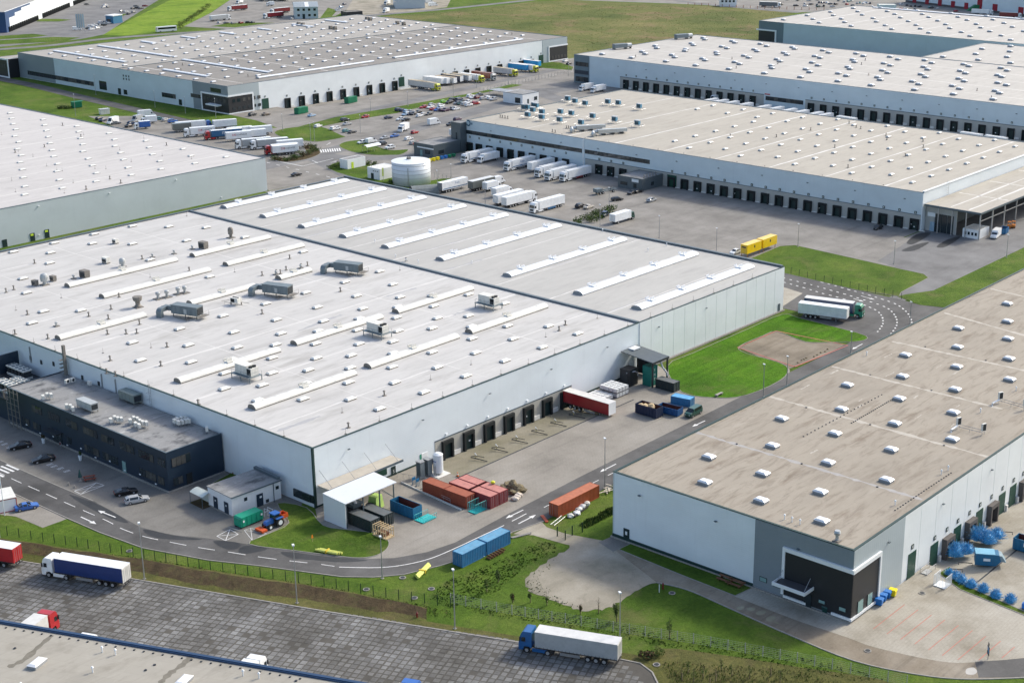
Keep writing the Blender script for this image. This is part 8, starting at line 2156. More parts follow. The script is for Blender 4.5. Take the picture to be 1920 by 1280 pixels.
# ================================================================== right-hand yard: bales, bins, sign
M_bale=plain('blue_strapping',(0.05,0.27,0.52),0.45,var=0.3,scale=2.5);M_bale2=plain('pale_blue_strapping',(0.30,0.52,0.70),0.4,var=0.2,scale=2.5)
def bale(p,s,label,seed,h=1.0):
    rr=random.Random(seed);t=thing('strapping_heap',label,'heap',(*p,.05),rr.uniform(0,6),'heaps of blue strapping')
    bm=bmesh.new();bmesh.ops.create_icosphere(bm,subdivisions=3,radius=s*.72)
    for v in bm.verts:
        k=1+.35*mnoise.noise(v.co*2.1/s+Vector((seed,0,0)));v.co=Vector((v.co.x*k,v.co.y*k,max(0,v.co.z*k*h+.2)))
    me=bpy.data.meshes.new('core');bm.to_mesh(me);bm.free();me.materials.append(M_bale);obj('core',me,t)
    m_=MB()
    for k in range(int(420*s)):
        a_,e_=rr.uniform(0,6.3),rr.uniform(.05,1.5);d=Vector((math.cos(a_)*math.cos(e_),math.sin(a_)*math.cos(e_),math.sin(e_)*h));c=d*s*rr.uniform(.5,.85);sd_=Vector((-d.y,d.x,rr.uniform(-.6,.6))).normalized()*rr.uniform(.3,.8)
        tip=c+d*rr.uniform(.15,.55)*s
        w_=Vector((rr.uniform(-1,1),rr.uniform(-1,1),rr.uniform(-1,1))).normalized()*.03
        P=[c,c.lerp(tip,.5)+sd_*.12,tip+sd_*.3]
        for q0,q1 in zip(P,P[1:]):m_.poly([q0-w_,q1-w_,q1+w_,q0+w_],k % 2)
    o=obj('strands',m_.q(M_bale,M_bale2),t);o['kind']='stuff'
zn4=lambda x,y:G(1690+x/7.11,960+y/7.11)
bale(zn4(720,560),2.0,'big blue strapping heap before the nearest open dock shelter',1);bale(zn4(860,530),1.7,'blue strapping heap touching the right side of the nearest big heap',2,.9)
bale(zn4(1040,350),2.2,'big blue strapping heap before the second open dock shelter',3);bale(zn4(1150,390),1.9,'blue strapping heap in front of the second big heap',4);bale(zn4(1270,330),1.6,'smaller blue strapping heap right of the second big heap',5)
for k,(x,y) in enumerate(((640,830),(720,880),(800,930),(930,990),(1090,1050),(1260,1130),(1450,1190))):bale(zn4(x,y),1.15 if k else .9,f'blue strapping bundle in the row along the grass strip, {ordn[k]} from the wire cage',20+k,1.1)
bc=thing('compactor_skip','blue closed compactor skip with sloped front in the right-hand yard','compactor',(*zn4(1140,690),.05),R(-60));mbc=plain('skip_blue',SKB[1])
obj('body',MB().xprism([(-2.2,.2),(1.4,.2),(2.3,1.2),(1.9,2.4),(-2.2,2.4)],-1.15,1.15).q(mbc),bc);obj('lid',MB().box(-2.25,-1.2,2.4,1.2,1.2,2.5).q(plain('pale_blue_lid',(0.16,0.38,0.52),0.5)),bc);obj('hood',MB().wedge([(1.9,-1,1.2),(3.2,-1,1.0),(3.2,1,1.0),(1.9,1,1.2),(1.7,-1,2.3),(2.4,-1,2.2),(2.4,1,2.2),(1.7,1,2.3)]).q(plain('grey_hood',(0.20,0.28,0.32),0.5)),bc);obj('label_plate',MB().box(-.8,-1.17,1.1,.4,-1.152,1.6).q(M_lwhite),bc)
skip(G(1925,1140),0,1.6,1.2,1.1,('bright_blue',(0.05,0.22,0.65)),'small bright blue bin at the right picture edge below the bales')
def wheelie(p,rz,col,label):
    t=thing('waste_bin',label,'bin',(*p,.05),rz,'waste bins');m=plain('bin_'+col[0],col[1],0.4)
    obj('body',MB().wedge([(-.55,-.42,.15),(.55,-.42,.15),(.55,.42,.15),(-.55,.42,.15),(-.68,-.52,1.15),(.68,-.52,1.15),(.68,.52,1.15),(-.68,.52,1.15)]).q(m),t);obj('lid',MB().xprism([(-.72,1.15),(.72,1.15),(.6,1.36),(-.6,1.36)],-.56,.56).q(m),t)
    for x in (-.45,.45):obj('wheel',MB().cyl((x,-.3,.1),.1,.08,8,0,axis='y').cyl((x,.25,.1),.1,.08,8,0,axis='y').q(M_black),t)
bb=('blue_container',(0.02,0.15,0.45));yb=('yellow_container',(0.75,0.62,0.01))
for k,(x,y) in enumerate(((1648,1134),(1655,1126),(1663,1120))):wheelie(G(x,y),R(100),bb,('front','middle','rear')[k]+' blue waste bin beside the black-fronted office corner')
wheelie(G(1673,1117),R(100),yb,'yellow waste bin beside the black-fronted office corner')
wheelie(G(1549,1148),R(0),('dark_bin',(0.01,0.05,0.045)),'dark green bin against the black office front')
cols=[yb,yb,('yellow_container',(0.75,0.62,0.01)),bb,bb,('green_container',(0.02,0.20,0.10)),('green_container',(0.02,0.20,0.10))]
for k in range(7):wheelie(G(806+k*7.5,304-k*1.6),R(0),cols[k],f'{("yellow", "yellow", "yellow", "blue", "blue", "green", "green")[k]} waste bin in the row left of the long dock front, {ordn[k]} from the tank')
sg=thing('notice_board','dark notice board with blue and white panels on a post in the right-hand car bays','sign',(*G(1852,1236),.05),R(-140));obj('post',MB().tube([(0,0,0),(0,0,3.0)],.06,6).q(M_steel),sg);obj('board',MB().box(-.55,-.08,.9,.55,-.02,2.4).q(M_darkmetal),sg);obj('panel',MB().box(-.4,-.11,1.6,-.05,-.082,2.2).q(M_lwhite),sg);obj('panel',MB().box(.05,-.11,1.2,.4,-.082,2.2).q(plain('panel_blue',(0.04,0.25,0.50),0.4)),sg);obj('top_plate',MB().box(-.25,-.08,2.55,.25,-.02,3.0).q(M_darkmetal),sg)
for k,(x,y) in enumerate(((1810,1058),(1845,1032),(1886,1000),(1792,1070))):
    t=thing('wheel_guide',f'steel wheel guide hoop on the right-hand loading ramp, {ordn[k]} of four','wheel guide',(*G(x,y),-.1),R(-60),'wheel guides in the right-hand yard');t['label']=('steel hoop on the right-hand ramp below the nearest blue heap','steel hoop on the right-hand ramp between the two blue heaps','steel hoop on the right-hand ramp beyond the second blue heap','steel hoop on the right-hand ramp nearest the wire cage')[k]
    obj('hoop',MB().tube([(-1.2,0,0),(-1.2,0,.5),(1.2,0,.5),(1.2,0,0)],.08,6).q(M_darkmetal),t)
rl=thing('stair_rail','galvanised steps with handrail beside the first green dock door','stairs',(223.6,106.3,0));m_=MB()
for k in range(5):m_.box(-1.6+k*.4,-.6,-.1,-1.2+k*.4,.6,.2+k*.0)
for s in (-.6,.6):m_.tube([(-1.8,s,0),(-1.8,s,1.1),(1.6,s,1.1),(1.6,s,0)],.05,5).tube([(-1.8,s,.6),(1.6,s,.6)],.04,5)
obj('railing',m_.q(M_steel),rl)
bn=thing('picnic_bench','dark wooden picnic bench in the shade of the right-hand warehouse, left one','bench',(*G(1362,1088),.1),R(-90));bn2=thing('picnic_bench','dark wooden picnic bench in the shade of the right-hand warehouse, right one','bench',(*G(1380,1096),.1),R(-90))
for t in (bn,bn2):
    for y in (-.9,0,.9):
        for q in range(3):obj('plank',MB().box(-1.5,y-.3+q*.2,.72 if y==0 else .42,1.5,y-.14+q*.2,.77 if y==0 else .47).q(M_brown),t)
    for x in (-1.1,1.1):obj('leg',MB().box(x-.05,-1.0,.0,x+.05,1.0,.4).box(x-.05,-.1,.4,x+.05,.1,.72).q(M_brown),t)
sb=thing('park_bench','grey bench on the lawn edge beside the yard','bench',(*G(1348,742),.1),R(0));obj('seat',MB().box(-1.3,-.35,.4,1.3,.35,.52).q(M_kerb),sb);obj('leg',MB().box(-1.0,-.3,0,-.8,.3,.4).q(M_kerb),sb);obj('leg',MB().box(.8,-.3,0,1.0,.3,.4).q(M_kerb),sb)

# ================================================================== left forecourt
cbn=thing('site_cabin','white site cabin with red edges at the left picture edge','cabin',(*G(2,962),.0),R(-20));obj('body',MB().box(-6,0,.1,3.0,5.5,2.7).q(M_white),cbn);obj('roof',MB().box(-6.1,-.1,2.7,3.1,5.6,2.82).q(M_hvacw),cbn);mrd=P_('red')
for b_ in ((2.95,-.05,0,3.1,.1,2.7),(-6,-.06,0,3,-.002,.15),(-6,-.06,2.55,3,-.002,2.7),(3.002,.1,2.55,3.06,5.5,2.7),(3.002,.1,0,3.06,5.5,.15)):obj('edge_strip',MB().box(*b_).q(mrd),cbn)
fp=thing('flag_pole','white flag pole before the white and red cabin','flag pole',(*G(9,966),0));obj('pole',MB().tube([(0,0,0),(0,0,8.5)],[.09,.06],7).q(M_trimw),fp);obj('flag',MB().wedge([(-.9,-.02,6.6),(-.06,-.02,6.4),(-.06,.02,6.4),(-.9,.02,6.6),(-.9,-.02,8.3),(-.06,-.02,8.2),(-.06,.02,8.2),(-.9,.02,8.3)]).q(plain('flag_blue',(0.12,0.25,0.50),0.7,var=0.6,scale=3)),fp)
pt=thing('picnic_table','reddish brown picnic table before the navy annex','table',(*G(168,899),.05),R(-25));mpt=plain('red_brown_wood',(0.20,0.05,0.03),0.7,var=0.25,scale=2)
for y in (-.8,0,.8):
    for q in range(3):obj('plank',MB().box(-1.2,y-.3+q*.2,.74 if y==0 else .44,1.2,y-.14+q*.2,.79 if y==0 else .49).q(mpt),pt)
for x in (-.9,.9):obj('leg',MB().box(x-.05,-.9,0,x+.05,.9,.42).box(x-.05,-.1,.42,x+.05,.1,.74).q(mpt),pt)
ps=thing('parasol','closed dark green parasol beside the picnic table','parasol',(*G(151,902),.05));obj('pole',MB().tube([(0,0,0),(0,0,2.6)],.04,6).q(M_steel),ps);obj('canopy',MB().cyl((0,0,.9),.42,1.7,8,r2=.06).q(plain('parasol_green',(0.02,0.06,0.06),0.8)),ps);obj('base',MB().cyl((0,0,0),.35,.12,10).q(M_kerb),ps)
M_leaf=plain('leaf',(0.075,0.120,0.024),0.7,var=0.5,scale=2.0,spec=0.15);M_leafd=plain('dark_leaf',(0.042,0.070,0.018),0.7,var=0.5,scale=2.0,spec=0.15);M_leafr=plain('reddish_leaf',(0.10,0.045,0.03),0.7,var=0.5,scale=2,spec=0.15);M_leafy=plain('yellow_green_leaf',(0.13,0.15,0.038),0.7,var=0.5,scale=2,spec=0.15);M_bark=plain('bark',(0.10,0.075,0.05),0.9,var=0.3,scale=3)
def foliage(rr,n,sx,sy,sz,s,z0=0.0,lumps=5,mats=2):
    m_=MB();cs=[(rr.uniform(-.6,.6)*sx,rr.uniform(-.6,.6)*sy,z0+sz*rr.uniform(.3,.75),rr.uniform(.35,.65)) for _ in range(lumps)]
    for k in range(n):
        c=rr.choice(cs);d=Vector((rr.gauss(0,1),rr.gauss(0,1),rr.gauss(0,1))).normalized()*rr.uniform(.5,1.0)*c[3]
        p=Vector((c[0]+d.x*sx,c[1]+d.y*sy,max(z0+.02,c[2]+d.z*sz*.8)))
        a=Vector((rr.uniform(-1,1),rr.uniform(-1,1),rr.uniform(-.6,.6))).normalized()*s*rr.uniform(.6,1.3);b=a.cross(Vector((rr.uniform(-1,1),rr.uniform(-1,1),rr.uniform(-1,1)))).normalized()*s*.55
        m_.poly([p-a,p-b*.9,p+a,p+b*.9],rr.randrange(mats))
    return m_
for k,(x,y,mt) in enumerate(((82,830,M_leafr),(151,862,M_leafd))):
    t=thing('planter',('tall white planter with a reddish shrub left of the annex entrance','tall white planter with a dark shrub right of the annex entrance')[k],'planter',(*G(x,y+1),.05));obj('pot',MB().cyl((0,0,0),.28,1.1,14,r2=.42).q(M_trimw),t)
    f=foliage(random.Random(40+k),160,.45,.45,1.1,.14,1.1,4);obj('shrub',f.q(mt,M_leafd),t)
for k,(x,y) in enumerate(((129,910),(140,915))):
    t=thing('bollard',('left','right')[k]+' small stone bollard beside the crossed-out bay','bollard',(*G(x,y),.05));obj('post',MB().cyl((0,0,0),.22,.5,8,r2=.14).q(M_kerb),t);obj('cap',MB().cyl((0,0,.5),.16,.1,8).q(M_kerb),t)
def standing_person(p,rz,top,legs,label):
    t=thing('person',label,'person',(*p,.05),rz)
    V=[(0,0,.95),(0,0,1.2),(0,0,1.42),(0,0,1.52),(.01,0,1.66),(.02,0,1.74),(0,.2,1.40),(.02,.27,1.12),(.12,.25,.9),(0,-.2,1.40),(.02,-.27,1.12),(.12,-.25,.9),(0,.1,.9),(.03,.11,.5),(0,.12,.08),(.16,.13,.04),(0,-.1,.9),(-.03,-.11,.5),(-.05,-.12,.08),(.11,-.13,.04)]
    E=[(0,1),(1,2),(2,3),(3,4),(4,5),(2,6),(6,7),(7,8),(2,9),(9,10),(10,11),(0,12),(12,13),(13,14),(14,15),(0,16),(16,17),(17,18),(18,19)]
    Rd=[.15,.15,.15,.06,.1,.09,.07,.05,.04,.07,.05,.04,.1,.065,.045,.04,.1,.065,.045,.04]
    me=bpy.data.meshes.new('body');me.from_pydata(V,E,[]);me.materials.append(legs)
    o=obj('body',me,t);sm=o.modifiers.new('skin','SKIN');
    for k,v in enumerate(me.skin_vertices[0].data if me.skin_vertices else []):v.radius=(Rd[k],Rd[k]);v.use_root=(k==0)
    if not me.skin_vertices:o.modifiers.remove(sm)
    o.modifiers.new('sub','SUBSURF').levels=1
    obj('jacket',MB().cyl((0,0,.92),.19,.5,10,r2=.21).cyl((0,0,1.42),.21,.08,10,r2=.09).q(top),t);obj('hair',MB().cyl((.0,0,1.70),.105,.1,9,r2=.05).q(M_black),t)
    return t
standing_person(G(114,841),R(200),plain('dark_red_cloth',(0.10,0.02,0.02),0.8),plain('grey_cloth',(0.22,0.23,0.24),0.8),'person in a dark red top and grey trousers at the annex entrance')
for k,(x,y) in enumerate(((438,888),(444,890))):
    t=thing('standpipe',('red','dark green')[k]+'-based standpipe against the white hall wall','standpipe',(*G(x,y),0));obj('pipe',MB().tube([(0,0,0),(0,0,1.4)],.1,7).q(M_trimw),t);obj('base',MB().cyl((0,0,0),.25,.4,8).q(P_('dark red') if k==0 else P_('dark green')),t)

# ================================================================== pipes, markers, manholes
M_yel=plain('pale_yellow_film',(0.60,0.62,0.14),0.4,var=0.15,scale=2)
for k,(p,rz,L_) in enumerate(((G(614,1036),R(-72),4.6),(G(792,1074),R(20),5.0))):
    t=thing('pipe_bundle',('yellow wrapped pipe bundle on the grass verge inside the bend','yellow wrapped pipe bundle on the grass outside the bend')[k],'pipes',(*p,.12),rz)
    for q in range(3):obj('pipe',MB().cyl((-L_/2+q*.3,-.3+q*.3,.25),.24,L_,9,0,axis='x').q(M_yel),t)
    obj('strap',MB().box(-.15,-.65,.02,.15,.65,.56).q(plain('amber',(0.55,0.38,0.03),0.5)),t)
fm=thing('marker_flag','orange marker flag on the grass verge inside the bend','marker',(*G(586,1016),.1));obj('stake',MB().tube([(0,0,0),(0,0,1.3)],.03,5).q(M_wood),fm);obj('flag',MB().wedge([(-.25,-.02,.8),(.25,-.02,.75),(.25,.02,.75),(-.25,.02,.8),(-.1,-.02,1.4),(.1,-.02,1.45),(.1,.02,1.45),(-.1,.02,1.4)]).q(plain('marker_orange',(0.80,0.22,0.01),0.6)),fm)
mh_m=MB().cyl((0,0,0),.6,.09,16).cyl((0,0,.09),.42,.02,14,1).q(M_kerb,M_darkmetal)
for k,(x,y,lb) in enumerate(((777,1121,'concrete manhole ring on the grass above the ditch, lower left one'),(809,1104,'concrete manhole ring on the grass below the blue containers'),(755,1083,'concrete manhole ring beside the kerb next to the yellow pipe bundle'),(687,1105,'pale manhole slab on the grass left of the rings'),(1231,1246,'pale manhole cover at the corner of the slab yard'),(1260,1112,'pale manhole cover near the red hydrant'),(1729,1112,'manhole cover in the pale yard near the bins'),(243,1033,'pale concrete slab on the verge beside the fence'),(1627,1220,'manhole cover in the muddy road'))):
    tag(obj('manhole',mh_m,None,(*G(x,y),.05)),lb,'manhole','manholes')
def hydrant(p,label,hgt=1.1):
    t=thing('hydrant',label,'hydrant',(*p,.02));m=P_('dark red');obj('barrel',MB().cyl((0,0,0),.14,hgt,9).cyl((0,0,hgt),.17,.14,9,r2=.08).q(m),t);obj('nozzle',MB().cyl((-.25,0,hgt*.75),.07,.5,7,axis='x').q(m),t)
hydrant(G(1243,1104),'red hydrant at the tip of the grass beside the gravel lot');hydrant(G(782,1157),'red hydrant below the ditch beside the slab yard',.9)
mp=thing('marker_post','white marker post beside the red hydrant at the gravel lot','post',(*G(1236,1110),.02));obj('post',MB().cyl((0,0,0),.08,1.5,7).q(M_trimw),mp);obj('cap',MB().cyl((0,0,1.5),.1,.06,7).q(M_steel),mp)
stn=MB().obox((0,0,0),(.6,.4,.35),.3).q(M_kerb)
for k,(x,y) in enumerate(pix([(95,1165),(135,1140),(160,1130),(185,1115),(270,1100),(305,1080),(345,1055),(390,1045),(418,1020)],1480,480,5.82)):tag(obj('rubble_stone',lump_mesh(rr,.32,M_rub),None,(*G(x,y),.1)),f'small dark stone on the red-edged gravel pad, {ordn[k]} from the left','stone','stones on the gravel pad')

# ================================================================== lamp posts
def lamp(b,top,label,arms=1,zb=0.0,spot=False):
    h=HT(b,top);p=G(*b);t=thing('lamp_post',label,'lamp post',(*p,zb),0,'lamp posts')
    obj('pole',MB().tube([(0,0,0),(0,0,1.2),(0,0,h)],[.13,.11,.06],7).q(M_steel),t);obj('base',MB().box(-.25,-.25,0,.25,.25,.12).q(M_kerb),t)
    for s in ((1,) if arms==1 else (1,-1)):
        obj('lamp_head',MB().wedge([(-.2,-.2,h-.05),(.55*s if s>0 else-.55,-.2,h),(.55*s if s>0 else-.55,.2,h),(-.2,.2,h-.05),(-.2,-.18,h+.14),(.5*s if s>0 else-.5,-.18,h+.1),(.5*s if s>0 else-.5,.18,h+.1),(-.2,.18,h+.14)] if s>0 else [(-.7,-.2,h),(-.2,-.2,h),(-.2,.2,h),(-.7,.2,h),(-.65,-.18,h+.12),(-.2,-.18,h+.14),(-.2,.18,h+.14),(-.65,.18,h+.12)]).q(M_trimw),t,(0,0,0),R(60))
LP=[((271,1085),(265,980),'right of the dark blue curtain truck'),((557,1130),(551,1022),'on the verge below the road bend, second from the left'),((853,1178),(849,1068),'below the weathered blue containers'),((1162,1228),(1162,1111),'at the rear of the blue-cabbed truck'),((717,1084),(715,1006),'at the road bend beside the wooden crate frame'),((1134,915),(1132,822),'beside the green container at the near road'),
      ((1431,743),(1430,683),'on the lawn edge beside the near road'),((1475,722),(1474,668),'at the corner of the lawn near the gravel pad'),((1595,662),(1596,622),'at the lawn tip before the turning loop'),((1706,607),(1706,566),'at the inner edge of the turning loop'),((1496,463),(1494,420),'at the grass edge beside the yellow swap bodies'),((1676,495),(1677,452),'on the grass edge before the damp patches'),((1887,483),(1888,440),'on the right grass strip beside the canopy road'),((1343,473),(1343,428),'left of the white hatchback and yellow swap bodies'),
      ((1125,430),(1124,384),'behind the white hall near the hedge'),((910,383),(909,339),'behind the white hall beside the white trailers'),((1236,446),(1235,405),'behind the white hall, right of the hedge'),((1142,392),(1142,352),'at the hedge in the dock yard'),((846,335),(845,308),'beside the water tank in the dock yard'),((820,343),(818,320),'on the grass beside the water tank'),
      ((676,250),(675,216),'in the staff car park beside the lone red hatchback'),((765,200),(765,172),'on the strip above the staff car park'),((695,208),(695,185),'below the upper dock row, near the green skip'),((850,180),(850,155),'beside the upper dock row'),((894,165),(893,140),'below the upper dock row trailers'),((953,158),(953,132),'beside the bright yellow-green cab row'),((1010,150),(1010,124),'at the right end of the upper dock row'),((1066,142),(1066,120),'near the left corner of the upper right warehouse'),
      ((583,268),(582,232),'on the grass of the junction, left of two'),((590,265),(590,229),'on the grass of the junction, right of two'),((405,222),(403,185),'before the black framed corner of the upper warehouse'),((142,217),(136,177),'beside the green skip on the grass at the left'),((291,202),(290,170),'on the verge along the upper warehouse front, middle'),((180,178),(179,140),'on the verge along the upper warehouse front, left'),((348,213),(347,182),'on the verge along the upper warehouse front, right'),((1545,86),(1545,63),'before the shaded blue wall, left of two'),((1690,100),(1690,75),'before the shaded blue wall, right of two'),((0,1010),(-2,965),'at the left picture edge above the red trailer'),((775,298),(775,262),'behind the water tank in the visitor car park'),((530,245),(529,214),'at the service road corner below the upper warehouse')]
for b,tp,lb in LP:lamp(b,tp,'grey lamp post '+lb)
for k in range(4):
    t=thing('flag_pole',f'blue banner pole at the top left forecourt, {ordn[k]} of four','flag pole',(*G(148+k*4,62),0),0,'banner poles');t['label']=f'blue banner on a pole at the top left forecourt, {ordn[k]} from the left'
    obj('pole',MB().tube([(0,0,0),(0,0,13)],.12,5).q(M_steel),t);obj('banner',MB().box(-1.3,-.04,3.5,-.1,.04,12.5).q(plain('banner_blue',(0.20,0.28,0.36),0.6)),t)

# ================================================================== fences
M_fgreen=plain('fence_green',(0.012,0.035,0.018),0.5);M_fconc=plain('fence_concrete',(0.30,0.31,0.29),0.8)
def fence(pixs,label,step,h,mat,wires=6,cat='fence',wire_mat=None,r=.05,pts=None):
    pts=[Vector(p) for p in (pts or gp(*pixs))];t=thing('fence',label,cat,(pts[0].x,pts[0].y,0));o=pts[0]
    me=MB().box(-r,-r,0,r,r,h).q(mat);acc=0.0;P=[pts[0]]
    for a,b in zip(pts,pts[1:]):
        L=(b-a).length;n=max(1,round(L/step))
        for k in range(1,n+1):P.append(a+(b-a)*(k/n))
    for p in P:obj('post',me,t,(p.x-o.x,p.y-o.y,0))
    m_=MB()
    for k in range(wires):
        z=.15+(h-.25)*k/(wires-1)
        for a,b in zip(pts,pts[1:]):m_.tube([(*(a-o),z),(*(b-o),z)],.012,3)
    for a,b in zip(pts,pts[1:]):
        n=int((b-a).length/.5)
        for k in range(n):
            p=a+(b-a)*(k/n)-o;m_.poly([(p.x-.008,p.y,.1),(p.x+.008,p.y,.1),(p.x+.008,p.y,h-.1),(p.x-.008,p.y,h-.1)])
    w_=obj('wire_mesh',m_.q(wire_mat or mat),t);w_['kind']='stuff'
    return t
fence([(-60,990),(14,1003),(81,1015),(145,1024),(250,1043),(395,1069),(608,1098),(700,1116),(845,1138)],'dark green wire fence along the grass between road and slab yard',2.5,1.9,M_fgreen)
fence([(845,1130),(960,1152),(1060,1168),(1180,1188),(1300,1206),(1430,1230),(1560,1254),(1700,1285)],'grey concrete-post fence along the ditch at the bottom right',2.7,1.9,M_fconc,wire_mat=M_steel)
fence([(1468,510),(1545,529),(1610,544),(1690,561)],'dark fence between the turning loop and the mown grass',3.0,2.1,M_fgreen)
fence([(900,173),(960,160),(1075,136)],'wire fence along the road right of the upper dock row',3.0,2.0,M_fconc,wire_mat=M_steel)
fence([(640,345),(760,368),(900,400),(1100,440),(1300,482),(1400,500)],'wire fence directly behind the far edge of the white hall',3.2,2.0,M_fconc,pts=[(346,391),(346,330),(346,270),(346,216)])
fence([(815,332),(845,340),(875,348)],'wire fence between the water tank and the dock yard',2.6,2.0,M_fconc)
fence([(1045,1005),(1060,1012),(1073,1003),(1092,997)],'dark mesh gate across the gravel path',2.2,2.0,M_fgreen,cat='gate',r=.08)
fence([(1290,10),(1420,17),(1545,20)],'rust-coloured fence along the road at the top right',6,2.2,plain('rust_fence',(0.28,0.12,0.06),0.8),r=.15)
gr_=thing('guard_rail','grey railing along the rear of the blue gas racks','railing',(*G(745,895),0));p0_,p1_=Vector(G(745,895)),Vector(G(800,905));d_=p1_-p0_;m_=MB()
obj('rail',MB().tube([(0,0,1.1),(*d_,1.1)],.04,5).q(M_steel),gr_)
for k in range(6):obj('post',MB().tube([(*(d_*k/5),0),(*(d_*k/5),1.1)],.04,5).q(M_steel),gr_)
p0_,p1_=Vector(G(752,905)),Vector(G(865,957));d_=p1_-p0_;lw=thing('low_wall','low concrete edge wall in front of the rust-red containers','wall',(p0_.x,p0_.y,0));mb=MB();ribbon(mb,[(0,0),tuple(d_)],.22,0,z1=.35);obj('wall',mb.q(M_bump),lw)
rl2=thing('guard_rail','white tubular railing along the low edge wall at the rust-red containers','railing',(p0_.x+.5,p0_.y+.1,0));m_=MB()
for z in (.7,1.1):obj('rail',MB().tube([(*(d_*.25),z),(*(d_*.8),z)],.035,5).q(M_steel),rl2)
for k in range(6):obj('post',MB().tube([(*(d_*(.25+.11*k)),.05),(*(d_*(.25+.11*k)),1.1)],.035,5).q(M_steel),rl2)
cone=thing('traffic_cone','red and white cone behind the pink-roofed containers','cone',(*G(858,893),.05));obj('cone',MB().cyl((0,0,.04),.25,.9,10,r2=.05).q(P_('orange')),cone);obj('base',MB().box(-.3,-.3,0,.3,.3,.05).q(M_black),cone);obj('band',MB().cyl((0,0,.4),.172,.2,10,r2=.13).q(M_lwhite),cone)
bl_=tag(obj('float_ball',lump_mesh(random.Random(2),.5,plain('lime_ball',(0.60,0.60,0.02),0.4)),None,(*G(924,907,2.6),3.0)),'yellow ball lying on top of the pink-roofed container','ball')
bs=thing('bus_shelter','arched white shelter at the visitor car park by the junction','shelter',(*G(697,284),0),R(0));m_=MB();K=7
for k in range(K):m_.poly([(-4,-1.6*math.cos(math.pi*k/K),2.4+.8*math.sin(math.pi*k/K)),(4,-1.6*math.cos(math.pi*k/K),2.4+.8*math.sin(math.pi*k/K)),(4,-1.6*math.cos(math.pi*(k+1)/K),2.4+.8*math.sin(math.pi*(k+1)/K)),(-4,-1.6*math.cos(math.pi*(k+1)/K),2.4+.8*math.sin(math.pi*(k+1)/K))])
obj('roof',m_.q(M_trimw),bs)
for x in (-3.8,0,3.8):
    for y in (-1.5,1.5):obj('post',MB().tube([(x,y,0),(x,y,2.4)],.06,5).q(M_steel),bs)

# ================================================================== plants
def bush(p,s,label,seed,mats=None,h=1.0,n=260):
    rr=random.Random(seed);t=thing('bush',label,'bush',(*p,0),0,'bushes');ms=mats or [M_leaf,M_leafd]
    obj('foliage',foliage(rr,n,s,s,s*1.2*h,.16*s**.5,0,7).mesh('foliage',ms),t)
    m_=MB()
    for k in range(4):m_.tube([(0,0,0),(rr.uniform(-.4,.4)*s,rr.uniform(-.4,.4)*s,s*.7*h)],.04,4)
    obj('stem',m_.q(M_bark),t)
def sapling(p,h,label,seed,mats=None,stake=True,n=220,bare=False):
    rr=random.Random(seed);t=thing('tree',label,'tree',(*p,0),0,'young trees')
    m_=MB().tube([(0,0,0),(rr.uniform(-.05,.05),0,h*.5),(rr.uniform(-.1,.1),.05,h)],[.06,.045,.015],6)
    for k in range(7):
        a_=rr.uniform(0,6.3);z=h*rr.uniform(.35,.85);m_.tube([(0,0,z),(math.cos(a_)*h*.14,math.sin(a_)*h*.14,z+h*.14)],[.025,.008],4)
    obj('trunk',m_.q(M_bark),t)
    if not bare:obj('crown',foliage(rr,n,h*.2,h*.2,h*.75,.13,h*.25,7).mesh('crown',mats or [M_leaf,M_leafd]),t)
    if stake:obj('stake',MB().tube([(.3,.1,0),(.3,.1,h*.55)],.04,5).q(M_wood),t)
sapling(G(1156,1166),3.6,'dark leafy young tree beside the lamp post at the gravel lot',1,[M_leafd,M_leafd],n=420)
sapling(G(1255,1197),3.4,'slender dark young tree on the grass right of the gravel lot',2,[M_leafd,M_leaf],n=260)
sapling(G(1122,1150),3.2,'thin bare young tree at the bottom edge of the gravel lot',3,bare=True)
sapling(G(1088,1152),1.8,'short dark sapling at the bottom edge of the gravel lot',4,[M_leafr,M_leafd])
sapling(G(961,1130),1.8,'short reddish sapling left of the gravel lot',5,[M_leafr,M_leafd]);sapling(G(994,1130),2.0,'short dark sapling beside the reddish one',6)
sapling(G(1025,1135),2.0,'thin sapling below the left edge of the gravel lot',7,n=120);sapling(G(934,1092),2.6,'young tree on the bank of the overgrown ditch',8,[M_leafd,M_leafd],n=300);sapling(G(912,1110),2.6,'young tree lower on the bank of the overgrown ditch',9,[M_leaf,M_leafd],n=260)
for k,(x,y) in enumerate(((1290,1262),(1278,1276),(1300,1278),(1318,1272),(1342,1278),(1372,1268),(1405,1272),(1445,1268),(1462,1280),(1352,1258),(1330,1288))):sapling(G(x,y),2.4,f'thin staked sapling in the dry meadow at the bottom, {ordn[k]} planted',60+k,[M_leafy,M_leaf],n=70,bare=k % 3==1) 
_sap=sorted([o for o in C.objects if o.get('label','').startswith('thin staked sapling')],key=lambda o:proj(o.location)[0])
for k,o in enumerate(_sap):o['label']=f'thin staked sapling in the dry meadow at the bottom, {ordn[k]} from the left'
bush(G(1212,1232),1.5,'dark reddish bush on the verge behind the blue-cabbed truck',21,[M_leafd,M_leafr],.7,420);bush(G(1232,1228),1.1,'yellow-green bush right of the dark reddish one',22,[M_leafy,M_leaf],.9)
hd=gp((1085,420),(1100,412),(1115,406),(1130,400),(1145,394),(1110,416),(1125,409),(1140,402))
for k,p in enumerate(hd):bush(p,2.6,f'green hedge bush in the dock yard island, {ordn[k]} of the hedge',80+k,[M_leaf,M_leafd],.7,300)
for o,lab in zip([o for o in C.objects if 'dock yard island' in o.get('label','')],('first','second','third','fourth','fifth','sixth','seventh','eighth')):o['label']=f'green hedge bush behind the white hall, {lab} along the hedge'
